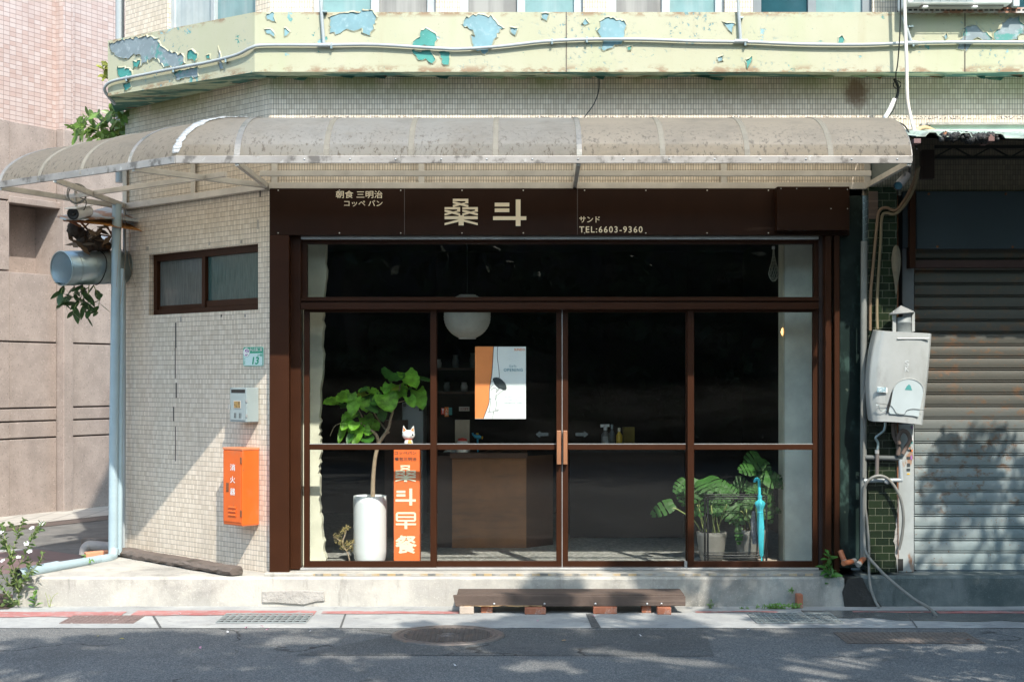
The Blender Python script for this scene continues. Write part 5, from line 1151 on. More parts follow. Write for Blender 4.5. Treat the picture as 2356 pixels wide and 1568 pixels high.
m.add([(x, y, z) for y, z in prof for x in (x0, x1)], [(2*i, 2*i+1, 2*i+3, 2*i+2) for i in range(len(prof)-1)]); m.build('roller_shutter', SHUT, nb)
MB().px(2106, 300, 2800, 452, 12.185, .01).build('shaded_tile', SHADET, nb)  # darker tile sheet laid over the wall, standing for shade under the canopy
MB().px(2108, 440, 2560, 572, 12.15, .04).build('sign_panel', PANELB, nb, bevel=.003)
MB().px(2077, 440, 2092, 570, 12.16, .04).build('side_panel', PANELB, nb)
MB().px(2093, 436, 2107, 616, 12.10, .1).build('brown_bracket', BROWN, nb, bevel=.004)
MB().px(2107, 598, 2560, 615, 12.2, .08).build('brown_beam', mk('dark red brown beam', (.05, .02, .016), .6), nb, bevel=.003)
for x, y in ((2137, 446), (2314, 446), (2157, 567), (2330, 568)): MB().lathe([(0, .004), (.01, .002), (.011, 0)], FR(X(x, 12.15), 12.15, Z(y, 12.15)), 10).build('rivet', RUST, nb)
# small advert stickers on the white jamb
for x, y, w, h, mt in ((2086, 1022, 9, 5, TEALC), (2088, 1033, 9, 5, INK), (2094, 1034, 6, 4, ORC), (2086, 1050, 8, 6, INK), (2095, 1047, 4, 10, PURP), (2087, 1065, 7, 8, INK), (2086, 1077, 8, 6, INK), (2087, 1088, 6, 3, YELLB), (2095, 1012, 5, 8, TEALC), (2096, 980, 4, 5, PURP), (2097, 1000, 4, 16, WHITE)):
    MB().px(x, y, x+w, y+h, 12.197, .002).build('sticker', mt, jb)
# corrugated canopy over the shutter
cy_ = thing('corrugated_canopy', 'ragged corrugated sheet canopy with a tar crusted edge over the rusty shutter', 'canopy', (4.3, 11.6, 3.6))
m = MB(); xa, xb, nx = X(2108, 11.0), 7.0, 120
def cz(x, y): return 3.655 - .02*(x-3) + (y-11.0)*.19
def ridge(x): k = ((x-xa) % .245)/.245; return .032*max(0, min(1, (.5-abs(k-.5))*14-4.2))
m.grid(lambda u, v: V((xa+(xb-xa)*u, 11.0+1.17*v, cz(xa+(xb-xa)*u, 11.0+1.17*v)+ridge(xa+(xb-xa)*u))), nx*2, 2, False)
m.build('sheet', mk('pale green corrugated sheet', (.42, .50, .44), .6, layers=[((.2, .2, .18), 5, .5, .7, .7)]), cy_, solid=.006)
m = MB(); m.add([(xa, 11.02, cz(xa, 11.0)-.012), (xb, 11.02, cz(xb, 11.0)-.012), (xb, 12.19, cz(xb, 12.17)-.012), (xa, 12.19, cz(xa, 12.17)-.012)], [(0, 3, 2, 1)]); m.build('ceiling_board', DARKW, cy_)
random.seed(45); m = MB()
for i in range(60):
    x = X(2165, 11)+(X(2300, 11)-X(2165, 11))*i/59; lump(m, V((x, 11.0+random.uniform(0, .06), cz(x, 11.0)+random.uniform(-.02, .018))), random.uniform(.016, .03), .9, 4)
for i in range(14):
    x = random.uniform(X(2170, 11), X(2296, 11)); lump(m, V((x, 11.0+random.uniform(0, .05), cz(x, 11.0)+random.uniform(.01, .03))), random.uniform(.012, .022), .9, 4)
m.build('tar_crust', mk('black tar crust', (.02, .02, .02), .6, layers=[((.5, .5, .48), 22, .62, .68, .8), ((.4, .15, .05), 9, .66, .72, .8)], bump=(30, 1, .02)), cy_)
MB().box((X(2102, 11), 10.99, 3.60), (X(2118, 11), 11.4, 3.635)).build('purlin_end', mk('dull purple wood', (.20, .12, .12), .8), cy_, bevel=.003)
MB().box((X(2273, 11), 10.985, 3.615), (X(2287, 11), 11.2, 3.665)).build('purlin_end', mk('rust brown wood', (.16, .09, .08), .8), cy_, bevel=.003)
m = MB(); yl = 11.75
for z_ in (Z(338, yl), Z(362, yl)): m.bar((X(2150, yl), yl, z_), (6, yl, z_), .025, .025)
for i in range(22):
    xa_ = X(2150, yl)+i*.15; m.bar((xa_, yl, Z(338 if i % 2 else 362, yl)), (xa_+.15, yl, Z(362 if i % 2 else 338, yl)), .012, .012)
m.build('lattice_beam', DARKM, cy_)
MB().px(2122, 345, 2150, 410, 11.9, .08).build('hanging_board', mk('dark rotten board', (.04, .025, .02), .9), cy_)
MB().px(2140, 286, 2600, 309, 12.13, .06).build('flashing', PALEG, cy_, bevel=.004)
MB().px(2134, 281, 2600, 286.5, 12.10, .09).build('mortar_line', MORT, cy_)
MB().px(2120, 282, 2140, 291, 12.12, .07).build('mortar_lump', MORT, cy_, bevel=.01)
o = MB().tube(smooth([W(2103, 317, 11.3), W(2106, 305, 11.6), W(2116, 296, 11.9), W(2132, 294, 12.02), W(2155, 304, 12.05), W(2180, 309, 12.05), W(2250, 312, 12.05), W(2360, 318, 12.05), W(2500, 322, 12.05)], 6), .017, 10).build('hose', CABO); tag(o, 'tan hose lying along the top of the corrugated canopy', 'hose')

# water heater
wh = thing('water_heater', 'dented pale grey gas water heater leaning on the dark tiled column', 'water heater', W(2065, 970, 12.0))
top = [(2008, 12.06), (2010, 11.96), (2018, 11.88), (2034, 11.83), (2060, 11.815), (2090, 11.81), (2120, 11.812), (2139, 11.83), (2143, 11.86), (2143, 12.06)]
bot = [(1996, 12.06), (1998, 11.96), (2006, 11.88), (2022, 11.83), (2048, 11.815), (2075, 11.81), (2105, 11.812), (2119, 11.83), (2122, 11.86), (2122, 12.06)]
mdl = [(1991, 12.06), (1992, 11.96), (2000, 11.88), (2019, 11.83), (2050, 11.812), (2080, 11.808), (2112, 11.812), (2131, 11.83), (2134, 11.86), (2134, 12.06)]
def hp_(u, v):
    f_ = u*(len(top)-1); i = min(int(f_), len(top)-2); t = f_-i
    def at(A): return (A[i][0]+(A[i+1][0]-A[i][0])*t, A[i][1]+(A[i+1][1]-A[i][1])*t)
    T, B, M_ = at(top), at(bot), at(mdl); a, b, c = 2*(v-.5)*(v-1), 4*v*(1-v), 2*v*(v-.5)
    px_ = B[0]*a + M_[0]*b + T[0]*c; d = B[1]*a + M_[1]*b + T[1]*c
    y0 = 962 + 13*min(1, u*1.6) + 2*math.sin(u*9); y1 = 758 + 11*u
    return W(px_, y0 + (y1-y0)*v, d)
m = MB(); m.grid(hp_, 36, 14); k0 = len(m.v)
m.add([hp_(i/36, 1) for i in range(37)], [list(range(37))]); m.add([hp_(i/36, 0) for i in range(37)], [list(range(37))[::-1]])
m.add([hp_(0, 0), hp_(1, 0), hp_(1, 1), hp_(0, 1)], [(0, 1, 2, 3)]); m.build('casing', HEAT, wh)
def hpt(px, py, w=.004): return W(px, py, 11.81 - w)
def hz(zx, zy): return 1978.7+zx/5.241, 690.3+zy/5.241
HF = FR(0, 11.806, 0)
arch = [hz(400, 1080)] + [hz(585 - 185*math.cos(R(a)), 1100 - 155*math.sin(R(a))) for a in range(8, 173, 12)] + [hz(765, 1100), hz(745, 1200), hz(705, 1410), hz(640, 1395), hz(360, 1370), hz(340, 1330)]
MB().prism([(X(x, 11.806), Z(y, 11.806)) for x, y in arch], FR(0, 11.800, 0), .008).build('service_hatch', mk('hatch grey', (.44, .50, .51), .4, .15, var=.06), wh, bevel=.004)
MB().tube([W(*p, 11.798) for p in arch[1:-5]], .0035, 6).build('hatch_rim', HEAT, wh)
MB().prism([(X(hz(x, y)[0], 11.8), Z(hz(x, y)[1], 11.8)) for x, y in ((540, 1080), (560, 1040), (590, 1012), (610, 1030), (628, 1085))], FR(0, 11.7985, 0), .003).build('vent_hole', TEALC, wh)
MB().prism([(X(hz(x, y)[0], 11.8), Z(hz(x, y)[1], 11.8)) for x, y in ((385, 1090), (360, 1180), (330, 1280), (325, 1360), (345, 1340), (370, 1250), (392, 1120))], FR(0, 11.799, 0), .003).build('gap_shadow_plate', DARKM, wh)
MB().tube(smooth([W(*hz(*p), 11.795) for p in ((190, 1240), (350, 1262), (400, 1300), (440, 1360), (530, 1375), (565, 1330), (640, 1310), (775, 1325))], 4), .002, 5).build('tie_wire', BLACK, wh)
MB().tube(smooth([W(*hz(*p), 11.80) for p in ((195, 1262), (225, 1270), (240, 1320), (270, 1335), (320, 1325))], 4), .0028, 5).build('wire_handle', GALV, wh)
m = MB(); m.prism([(X(hz(x, y)[0], 11.825), Z(hz(x, y)[1], 11.825)) for x, y in ((200, 1040), (320, 1052), (320, 1114), (200, 1102))], FR(0, 11.80, 0), .003); lab = m.build('number_sticker', WHITE, wh)
a, b = hz(208, 1070), hz(314, 1048)
for s, y0, y1 in (('02344108', 1044, 1062), ('22718269', 1064, 1082), ('0912340755', 1084, 1102)):
    p, q = hz(206, y1+3), hz(314, y0+3); text_mb(s, FR(0, 11.7985, 0), (X(p[0], 11.8), Z(p[1], 11.8), X(q[0], 11.8), Z(q[1], 11.8)), bold=.02, depth=.0005).build('lettering', TEALI, lab)
for s, y0, y1 in (('S', 725, 790), ('K', 800, 855)):
    p, q = hz(545, y1), hz(592, y0); text_mb(s, FR(0, 11.806, 0), (X(p[0], 11.8), Z(p[1], 11.8), X(q[0], 11.8), Z(q[1], 11.8)), bold=.03, depth=.0012).build('lettering', mk('faded white print', (.52, .55, .55), .5), wh)
MB().box((W(*hz(450, 475), 11.8).x, 11.802, Z(780, 11.8)), (X(2139, 11.8), 11.812, Z(777, 11.8))).build('pressed_rib', HEAT, wh, bevel=.002)
FXM = frame(W(2079, 764, 11.93), (1, 0, 0), (0, 1, 0), (0, 0, 1))
MB().lathe([(.062, -.02), (.062, .07), (.065, .072), (.065, .085), (.06, .09), (.058, .12), (.045, .122)], FXM, 20).build('flue', mk('sooty grey flue', (.20, .22, .22), .6), wh)
MB().lathe([(.10, .15), (.095, .158), (0, .215)], frame(W(2079, 764, 11.93), (1, 0, .1), (0, 1, 0), (-.1, 0, 1)), 20).build('flue_cap', mk('dusty cap', (.22, .23, .23), .7), wh, solid=.004)
MB().px(2054, 716, 2062, 764, 11.9, .02).build('flue_strap', HEAT, wh, bevel=.002); MB().px(2098, 718, 2105, 762, 11.9, .02).build('flue_strap', HEAT, wh, bevel=.002)

# pipes, hoses and cables on the column
def tubething(name, lab, cat, pts, r, mat, n=8, sm=5, group=None):
    o = MB().tube(smooth(pts, sm), r, n).build(name, mat); tag(o, lab, cat, group); return o
def hq(zx, zy, d): return W(1944.2+zx/4.2593, 966.4+zy/4.2593, d)
tubething('standpipe', 'straight grey standpipe between marble pilaster and dark tiled column', 'pipe', [W(1988, 555, 12.05), W(1987, 800, 12.05), W(1986, 1284, 12.05)], .026, mk('dusty grey pipe', (.17, .18, .17), .6), 12)
pp = thing('water_pipe', 'plumbing of grey pipes with a tap crossing the tiled column under the heater', 'pipes', hq(350, 590, 12.0))
MB().tube([hq(185, 592, 12.03), hq(560, 585, 12.03)], .016, 10).build('pipe', PVC, pp); MB().tube(smooth([hq(553, 585, 12.03), hq(545, 480, 12.03), hq(540, 380, 12.03)], 3), .016, 10).build('pipe', PVC, pp)
MB().tube([hq(195, 362, 12.03), hq(520, 372, 12.03)], .02, 10).build('pipe', mk('dark lagged pipe', (.09, .10, .10), .7), pp); MB().tube([hq(316, 290, 12.0), hq(312, 560, 12.0)], .016, 10).build('pipe', mk('brown grey pipe', (.13, .11, .10), .6), pp)
MB().tube(smooth([hq(320, 285, 12.0), hq(322, 220, 12.0), hq(300, 170, 12.0), hq(345, 130, 12.0), hq(385, 90, 12.0), hq(395, 20, 12.0)], 4), .011, 8).build('flexible_hose', GALV, pp)
MB().tube(smooth([hq(475, 30, 12.0), hq(480, 140, 11.98), hq(505, 200, 11.98), hq(525, 250, 12.0), hq(520, 340, 12.0)], 4), .019, 8).build('corrugated_hose', mk('brown hose', (.11, .08, .065), .7), pp)
MB().tube(smooth([hq(530, 230, 11.96), hq(525, 160, 11.95), hq(560, 105, 11.95), hq(610, 120, 11.95), hq(635, 190, 11.96), hq(600, 260, 12.0), hq(565, 330, 12.0)], 5), .017, 8).build('corrugated_hose', mk('brown grey hose', (.14, .10, .08), .7), pp)
MB().lathe([(.022, 0), (.024, .03), (.012, .034), (0, .036)], FR(*hq(405, 595, 12.02)), 14).build('tap', ALU, pp)
MB().lathe([(.018, 0), (.018, .03)], frame(hq(313, 325, 12.0), (1, 0, 0), (0, 1, 0), (0, 0, 1)), 10).build('joint', ALU, pp)
tubething('garden_hose', 'grey hose looped over the pipes and trailing down to the gutter', 'hose', [hq(527, 1265, 12.04), hq(558, 1130, 12.02), hq(573, 950, 12.0), hq(545, 770, 11.98), hq(480, 640, 11.98), hq(400, 560, 11.98), hq(310, 545, 11.97), hq(230, 590, 11.98), hq(188, 680, 12.0), hq(183, 900, 12.01), hq(186, 1180, 12.0), hq(210, 1305, 11.97), hq(300, 1420, 11.93), hq(440, 1560, 11.86), W(2100, 1375, 11.75), W(2138, 1398, 11.62), W(2155, 1417, 11.5)], .0125, HOSE, 10)
tubething('garden_hose', 'second grey hose hanging straight down past the plinth beside the loop', 'hose', [hq(185, 660, 12.02), hq(195, 830, 12.02), hq(215, 1000, 12.02), hq(232, 1200, 12.0), hq(235, 1480, 11.97), W(2003, 1350, 11.93), W(2013, 1380, 11.9), W(2023, 1397, 11.87)], .011, HOSE, 10)
tubething('garden_hose', 'thick grey hose falling from the heater side in front of the standpipe', 'hose', [W(2000, 872, 11.98), W(1988, 905, 11.98), W(1983, 950, 11.98), W(1990, 975, 12.0), W(1988, 1010, 12.02), W(1987, 1080, 12.02), hq(180, 560, 12.02)], .013, HOSE, 10)
tubething('flexible_conduit', 'left of two brown conduits running down the tiled column', 'conduit', [W(2111, 388, 11.3), W(2097, 430, 11.6), W(2078, 465, 11.85), W(2060, 484, 11.98), W(2040, 478, 12.02), W(2025, 483, 12.03), W(2019, 505, 12.04), W(2010, 600, 12.04), W(2003, 676, 12.04), W(2002, 760, 12.04)], .012, mk('brown conduit', (.17, .11, .065), .7))
tubething('flexible_conduit', 'right of two brown conduits running down the tiled column into the heater', 'conduit', [W(2114, 384, 11.25), W(2104, 430, 11.55), W(2084, 468, 11.83), W(2060, 492, 11.98), W(2040, 490, 12.02), W(2029, 500, 12.03), W(2026, 560, 12.04), W(2018, 689, 12.04), W(2019, 757, 12.0)], .012, mk('olive conduit', (.15, .12, .07), .7))
tubething('cable', 'long pale cable sleeve dropping from above past the green parapet', 'cable', [W(2079, -60, 11.75), W(2083, 60, 11.75), W(2086, 150, 11.75), W(2088, 228, 11.75), W(2097, 275, 11.7), W(2104, 300, 11.5), W(2110, 328, 11.3)], .014, CABW, 8)
tubething('cable', 'thin black cable hanging beside the pale sleeve over the parapet', 'cable', [W(2072, -40, 11.8), W(2071, 60, 11.82), W(2066, 140, 11.85), W(2061, 175, 12.0), W(2065, 195, 12.1)], .005, BLACK, 6)
cb_ = thing('cable_bundle', 'bundle of black cables ending in a white sleeve above the awning', 'cable', W(2060, 200, 12.13))
MB().tube(smooth([W(2058, 182, 12.14), W(2066, 200, 12.12), W(2064, 222, 12.1), W(2052, 242, 12.1)], 5), .012, 8).build('black_cable', BLACK, cb_)
MB().tube([W(2064, 195+9*math.sin(i*.42), 12.1-.03*math.cos(i*.42)) + V((.03*math.cos(i*.42), 0, 0)) for i in range(15)], .004, 6).build('loop', BLACK, cb_)
MB().tube(smooth([W(2058, 228, 12.1), W(2044, 258, 12.08), W(2026, 286, 12.05)], 4), .018, 10).build('white_sleeve', WHITE, cb_)
MB().tube(smooth([W(2066, 215, 12.1), W(2058, 248, 12.08), W(2040, 272, 12.1), W(2020, 275, 12.15)], 4), .004, 6).build('loose_cable', BLACK, cb_)
tubething('cable', 'lone black cable looping down the tiles to the middle of the awning', 'cable', [W(1378, 178, 12.15), W(1377, 210, 12.12), W(1366, 240, 12.1), W(1346, 268, 12.08), W(1333, 290, 12.0)], .005, BLACK, 6)
tubething('cable', 'slack black cable draped over the right shoulder of the awning', 'cable', [W(2005, 287, 12.1), W(2045, 281, 12.0), W(2075, 285, 11.8), W(2092, 305, 11.5), W(2103, 328, 11.2), W(2110, 345, 11.0)], .006, BLACK, 6)
rg = MB().lathe([(0, -.33), (.008, -.31), (.012, -.26), (.02, -.2), (.036, -.1), (.04, -.03), (.03, .03), (.02, .06), (0, .08)], frame(W(2062, 585, 12.02), (1, 0, 0), (0, 1, 0), (0, 0, 1)), 12).build('wrapped_bundle', mk('dirty wrapping', (.16, .14, .10), .9, bump=(18, 1, .03))); tag(rg, 'dirty wrapped bundle hanging against the column edge above the heater', 'bundle')
st = thing('spotlight', 'small black spotlight clamped under the right end of the awning', 'lamp', W(2075, 415, 11.0))
s0, s1 = W(2088, 402, 11.05), W(2066, 428, 10.85); ax2 = (s1-s0).normalized(); ss = ax2.cross(V((0, 1, 0))).normalized()
MB().lathe([(0, 0), (.024, .004), (.03, .02), (.033, .10), (.034, (s1-s0).length)], frame(s0, ss, ax2.cross(ss), ax2), 18).build('head', DARKM, st)
MB().lathe([(.03, (s1-s0).length-.01), (0, (s1-s0).length-.012)], frame(s0, ss, ax2.cross(ss), ax2), 18).build('lens', GLASSD, st)
MB().tube([W(2094, 384, 11.0), W(2092, 400, 11.03), W(2084, 404, 11.05)], .011, 8).build('bracket', BLACK, st)
MB().px(2062, 420, 2070, 428, 10.9, .005).build('tag', WHITE, st)
# orange pipe ends on the plinth, broken tile bits
for p, q, lab in (((1933, 1266, 12.1), (1945, 1296, 12.05), 'orange plastic pipe leaning by the right door post'), ((1940, 1295, 12.0), (1967, 1290, 12.1), 'short orange pipe offcut lying at the foot of the marble pilaster'), ((1988, 1282, 12.05), (1974, 1299, 11.98), 'orange pipe stub with a grey end at the standpipe foot')):
    t = thing('pipe_offcut', lab, 'pipe', W(*q)); a, b = W(*p), W(*q); MB().tube([a, a+(b-a)*.75], .022, 10).build('pipe', mk('orange plastic', (.42, .14, .06), .6), t); MB().tube([a+(b-a)*.75, b], .024, 10).build('cement_end', MORT, t)
# air conditioner on its rack
ac = thing('air_conditioner', 'white air conditioner unit standing on a rusty perforated rack above the parapet', 'air conditioner', W(2210, 14, 11.9))
d = 11.75; MB().px(2088, -210, 2330, 8, d, .32).build('casing', ACW, ac, bevel=.02)
MB().px(2120, 8, 2310, 17, d+.04, .25).build('base_tray', mk('dark beige tray', (.30, .28, .25), .6), ac, bevel=.006)
for i in range(15):
    pass
m = MB()
for y in (-40, -30, -20, -10, -3, 3): m.bar(W(2104, y, d-.012), W(2242, y, d-.012), .004, .004)
for x in range(2104, 2243, 20): m.bar(W(x, -60, d-.012), W(x, 4, d-.012), .004, .004, (1, 0, 0))
m.build('grille', GALV, ac)
MB().px(2332, -210, 2346, 14, d+.05, .3).build('side_panel', LIGHTF, ac)
for x in (2124, 2238): MB().px(x, 13, x+12, 17, d, .04).build('foot', WHITE, ac, bevel=.004)
m = MB(); d = 11.86; m.px(2082, 17, 2560, 30, d, .004); m.px(2082, 17, 2560, 18.5, d+.004, .05); m.cm = 1
for i in range(38): m.px(2090+i*12.5, 21, 2098+i*12.5, 25, d-.0015, .001)
m.build('rack_rail', [mk('rusty perforated steel', (.42, .40, .38), .6, .3, layers=[((.24, .09, .04), 4, .48, .58, .9)]), PIT], ac)
MB().px(2085, 18, 2092, 40, 11.95, .05).build('rack_leg', RUST, ac); MB().px(2330, 18, 2337, 40, 11.95, .05).build('rack_leg', RUST, ac)
m = MB().px(2066, -40, 2076, 34, 12.1, .03).build('cable_tray', mk('dark cable duct', (.05, .04, .04), .7)); tag(m, 'dark cable duct rising beside the pale cable sleeve above the parapet', 'duct')
for x, y in ((1083, 380), (1360, 400)): pass
# ---------------------------------------------------------------- inside the shop, seen through the glass
FL = .252
ct = thing('counter', 'brown wooden service counter with a darker angled end inside the shop', 'counter', (-.1, 14.2, FL))
x0, x1, x2 = X(1040, 13.97), X(1211, 13.97), X(1290, 13.6)
MB().box((x0, 13.97, FL), (x1, 14.5, 1.10)).build('front', COUNT, ct)
MB().box((x0-.02, 13.95, 1.10), (x1+.01, 14.5, 1.15)).build('top', COUNTD, ct, bevel=.004)
MB().add([(x1, 13.971, FL), (x1+.26, 14.25, FL), (x1+.26, 14.25, 1.12), (x1, 13.971, 1.12)], [(0, 1, 2, 3)]).build('angled_end', COUNTD, ct)
MB().box((x0-.14, 14.0, FL), (x0-.002, 14.5, 1.12)).build('dark_end', mk('dark brown panel', (.055, .03, .02), .6), ct)
def disp(name, lab, cat, mbf, mat): o = mbf.build(name, mat); tag(o, lab, cat); return o
disp('kraft_bag', 'upright brown kraft paper bag standing on the counter', 'bag', MB().px(1047, 966, 1080, 1041, 14.1, .15), KRAFT)
cn = thing('name_card', 'pale name card with red Chinese characters behind the counter', 'card', W(1068, 946, 14.3))
MB().px(1056, 935, 1080, 945, 14.3, .004).build('card', mk('pale card', (.50, .47, .42), .7), cn)
text_mb('火光藝製', FR(0, 14.298, 0), srect(1059, 937, 1078, 943.5, 14.298), bold=.01, depth=.001).build('lettering', mk('dull red ink', (.25, .06, .04), .6), cn)
rk = thing('sticker_board', 'row of red, orange and teal cards fixed up behind the counter', 'cards', W(1025, 955, 14.3))
MB().px(1015, 938, 1023, 953, 14.3, .004).build('red_card', REDC, rk); MB().px(1023, 936, 1032, 958, 14.298, .004).build('orange_card', ORC, rk); MB().px(1032, 937, 1040, 954, 14.3, .004).build('teal_card', TEALC, rk)
text_mb('人', FR(0, 14.296, 0), srect(1024.5, 940, 1030.5, 946, 14.296), bold=.03, depth=.001).build('lettering', WHITE, rk); text_mb('生', FR(0, 14.296, 0), srect(1024.5, 947.5, 1030.5, 954, 14.296), bold=.03, depth=.001).build('lettering', WHITE, rk)
MB().prism([(X(x, 14.298), Z(y, 14.298)) for x, y in ((1016.5, 939.5), (1021.5, 939.5), (1020.5, 944), (1019.6, 945), (1019.6, 948), (1021, 949.5), (1017, 949.5), (1018.4, 948), (1018.4, 945), (1017.5, 944))], FR(0, 14.298, 0), .001).build('cup_symbol', WHITE, rk)
pl_ = thing('toy_plane', 'little blue toy aeroplane with yellow knobs on the counter', 'toy', W(1097, 1008, 14.1))
MB().tube([W(1089, 1000, 14.1), W(1093, 1003, 14.1), W(1101, 1004, 14.1), W(1107, 1006, 14.1)], [.006, .018, .022, .012], 10).build('fuselage', BLUEB, pl_); MB().tube([W(1089, 1001, 14.1), W(1087, 995, 14.1)], .008, 6).build('tail', BLUEB, pl_)
MB().bar(W(1098, 1004, 14.02), W(1098, 1004, 14.2), .04, .008).build('wing', BLUEB, pl_); MB().tube([W(1108, 1006, 14.1), W(1111, 1006.5, 14.1)], .014, 8).build('nose', YELLB, pl_); MB().tube([W(1098, 1000, 14.1), W(1098, 996, 14.1)], .012, 8).build('pilot', YELLB, pl_); MB().tube([W(1099, 1006, 14.1), W(1099, 1016, 14.1), W(1100, 1040, 14.1)], .009, 8).build('stand', BLUEB, pl_)
bl = thing('squat_jar', 'white squat jar with a red lid on the counter beside the kraft bag', 'jar', W(1065, 1040, 14.05))
JM = frame(V((X(1064, 14.02), 14.02, 1.152)), (1, 0, 0), (0, 1, 0), (0, 0, 1)); MB().lathe([(0, 0), (.07, .002), (.068, .06), (.045, .11)], JM, 16).build('body', WHITE, bl); MB().lathe([(.046, .105), (.042, .13), (0, .14)], JM, 16).build('lid', REDC, bl)
disp('crumpled_cloth', 'crumpled white cloth heaped at the left end of the counter', 'cloth', MB().grid(lambda u, v: V((X(1020, 14.05)+.2*u, 14.02+.15*v, 1.155+.075*abs(math.sin(u*5+v*3))*math.sin(math.pi*u)*math.sin(math.pi*v))), 12, 8), mk('white cloth', (.6, .6, .58), .9))
for nm, lab, px_, y0, r_, mt, cap in (('spray_bottle', 'spray bottle with a white trigger on the shelf beside the yellow bottle', 1393, 979, .042, mk('smoky bottle', (.16, .17, .17), .3), WHITE), ('pump_bottle', 'slim grey pump bottle between spray bottle and yellow bottle', 1408, 975, .028, mk('grey bottle', (.10, .13, .14), .3), GALV), ('sauce_bottle', 'yellow bottle with a cream cap standing on the shelf', 1425, 983, .033, YELLB, CREAM)):
    t = thing(nm, lab, 'bottle', (X(px_, 14.95), 14.95, 1.152)); Mx = frame(V((X(px_, 14.95), 14.95, 1.152)), (1, 0, 0), (0, 1, 0), (0, 0, 1)); hh = Z(y0, 14.95)-1.152
    MB().lathe([(0, 0), (r_, .003), (r_, hh*.6), (r_*.45, hh*.75), (r_*.4, hh*.82)], Mx, 14).build('body', mt, t); MB().lathe([(r_*.45, hh*.8), (r_*.5, hh*.98), (0, hh)], Mx, 10).build('cap', cap, t)
    if nm == 'spray_bottle': MB().bar(Mx @ V((-.05, 0, hh)), Mx @ V((.04, 0, hh+.004)), .03, .028).build('trigger', WHITE, t); MB().box((X(1386, 14.9), 14.9, 1.19), (X(1399, 14.9), 14.904, 1.27)).build('paper_label', mk('dull label', (.35, .36, .35), .7), t)
disp('yellow_packet', 'blurry yellow packets on the shelf right of the yellow bottle', 'packets', MB().px(1434, 982, 1460, 1033, 15.1, .1), mk('dull yellow packet', (.22, .15, .015), .7))
sh = MB().box((X(1310, 14.8), 14.8, 1.11), (X(1580, 14.8), 15.4, 1.15)).build('side_shelf', mk('black shelf', (.02, .018, .016), .6)); tag(sh, 'dark shelf top carrying the bottles behind the right sliding door', 'shelf')
m = MB(); m.box((X(1312, 14.8), 14.86, FL), (X(1575, 14.8), 15.35, 1.11)); o = m.build('cabinet_base', mk('dark red brown cabinet', (.018, .008, .006), .7)); tag(o, 'dark red brown cabinet under the bottle shelf', 'cabinet')
fr1 = thing('fridge', 'pale grey fridge standing at the back behind the fig plant', 'fridge', (X(950, 15.3), 15.3, FL))
MB().px(925, 926, 974, 1235, 15.3, .6).build('body', FRIDGE, fr1, bevel=.01); MB().px(964, 938, 971, 945, 15.296, .003).build('badge', INK, fr1)
MB().lathe([(0, .003), (.02, 0)], FR(X(931, 15.3), 15.297, Z(931, 15.3)), 12).build('round_mark', mk('dark grey mark', (.2, .2, .2), .5), fr1)
disp('carton', 'dark brown carton between fig plant and fridge', 'carton', MB().px(885, 967, 934, 1235, 14.9, .3), mk('dark carton', (.075, .045, .035), .8))
ln = thing('paper_lantern', 'round white paper lantern hanging behind the glass', 'lantern', W(1075, 728, 13.5))
LM = frame(W(1075, 728, 13.5), (1, 0, 0), (0, 1, 0), (0, 0, 1)); rl_ = .214
MB().lathe([(rl_*.36, -rl_*.93)] + [(rl_*math.cos(R(a))*(1 + (.012 if i % 2 else -.006)), rl_*math.sin(R(a))*.97) for i, a in enumerate(range(-68, 69, 4))] + [(rl_*.36, rl_*.93)], LM, 40).build('shade', LANT, ln)
MB().tube([LM @ V((rl_*.36*math.cos(6.283*i/20), rl_*.36*math.sin(6.283*i/20), -rl_*.935)) for i in range(20)], .004, 5, closed=True).build('rim', WHITE, ln); MB().tube([LM @ V((0, 0, rl_)), LM @ V((0, 0, .95))], .004, 6).build('cord', BLACK, ln)
# poster behind the left sliding door
po = thing('poster', 'white and orange opening poster with a line drawn figure stuck inside the door glass', 'poster', W(1151, 963, 12.32))
DPO = 12.318; PO = FR(0, DPO, 0)
def pp_(zx, zy): return X(1093 + zx/9.088, DPO), Z(796.5 + (zy-28)/9.088, DPO)
MB().px(1093, 797, 1210, 963, DPO+.0005, .0012).build('paper', POSTW, po)
def flat(poly, w, mt, nm): MB().prism([pp_(*p) for p in poly], FR(0, DPO - w, 0), .0004).build(nm, mt, po)
cur = [(390, 30), (382, 120), (372, 300), (362, 480), (348, 640), (325, 770), (303, 920), (298, 1080), (295, 1180), (270, 1280), (225, 1400), (175, 1535)]
flat([(0, 30)] + cur + [(0, 1535)], .0003, POSTO, 'orange_field')
def ink(pts, w, nm='line', mt=INK):
    m = MB(); c = [V((*pp_(*p), 0)) for p in pts]; c = smooth(c, 3)
    L, Rr = [], []
    for i in range(len(c)):
        t = (c[min(i+1, len(c)-1)] - c[max(i-1, 0)]).normalized(); n_ = V((-t.y, t.x, 0))*w/2; L.append(c[i]+n_); Rr.append(c[i]-n_)
    wz = .0009
    for i in range(len(c)-1): m.add([PO @ V((q.x, q.y, wz)) for q in (L[i], L[i+1], Rr[i+1], Rr[i])], [(0, 1, 2, 3)])
    m.build(nm, mt, po)
ink(cur, .0055); ink([(475, 30), (465, 150), (468, 280), (490, 450), (505, 600), (507, 680)], .0045); ink([(375, 1440), (385, 1390)], .003)
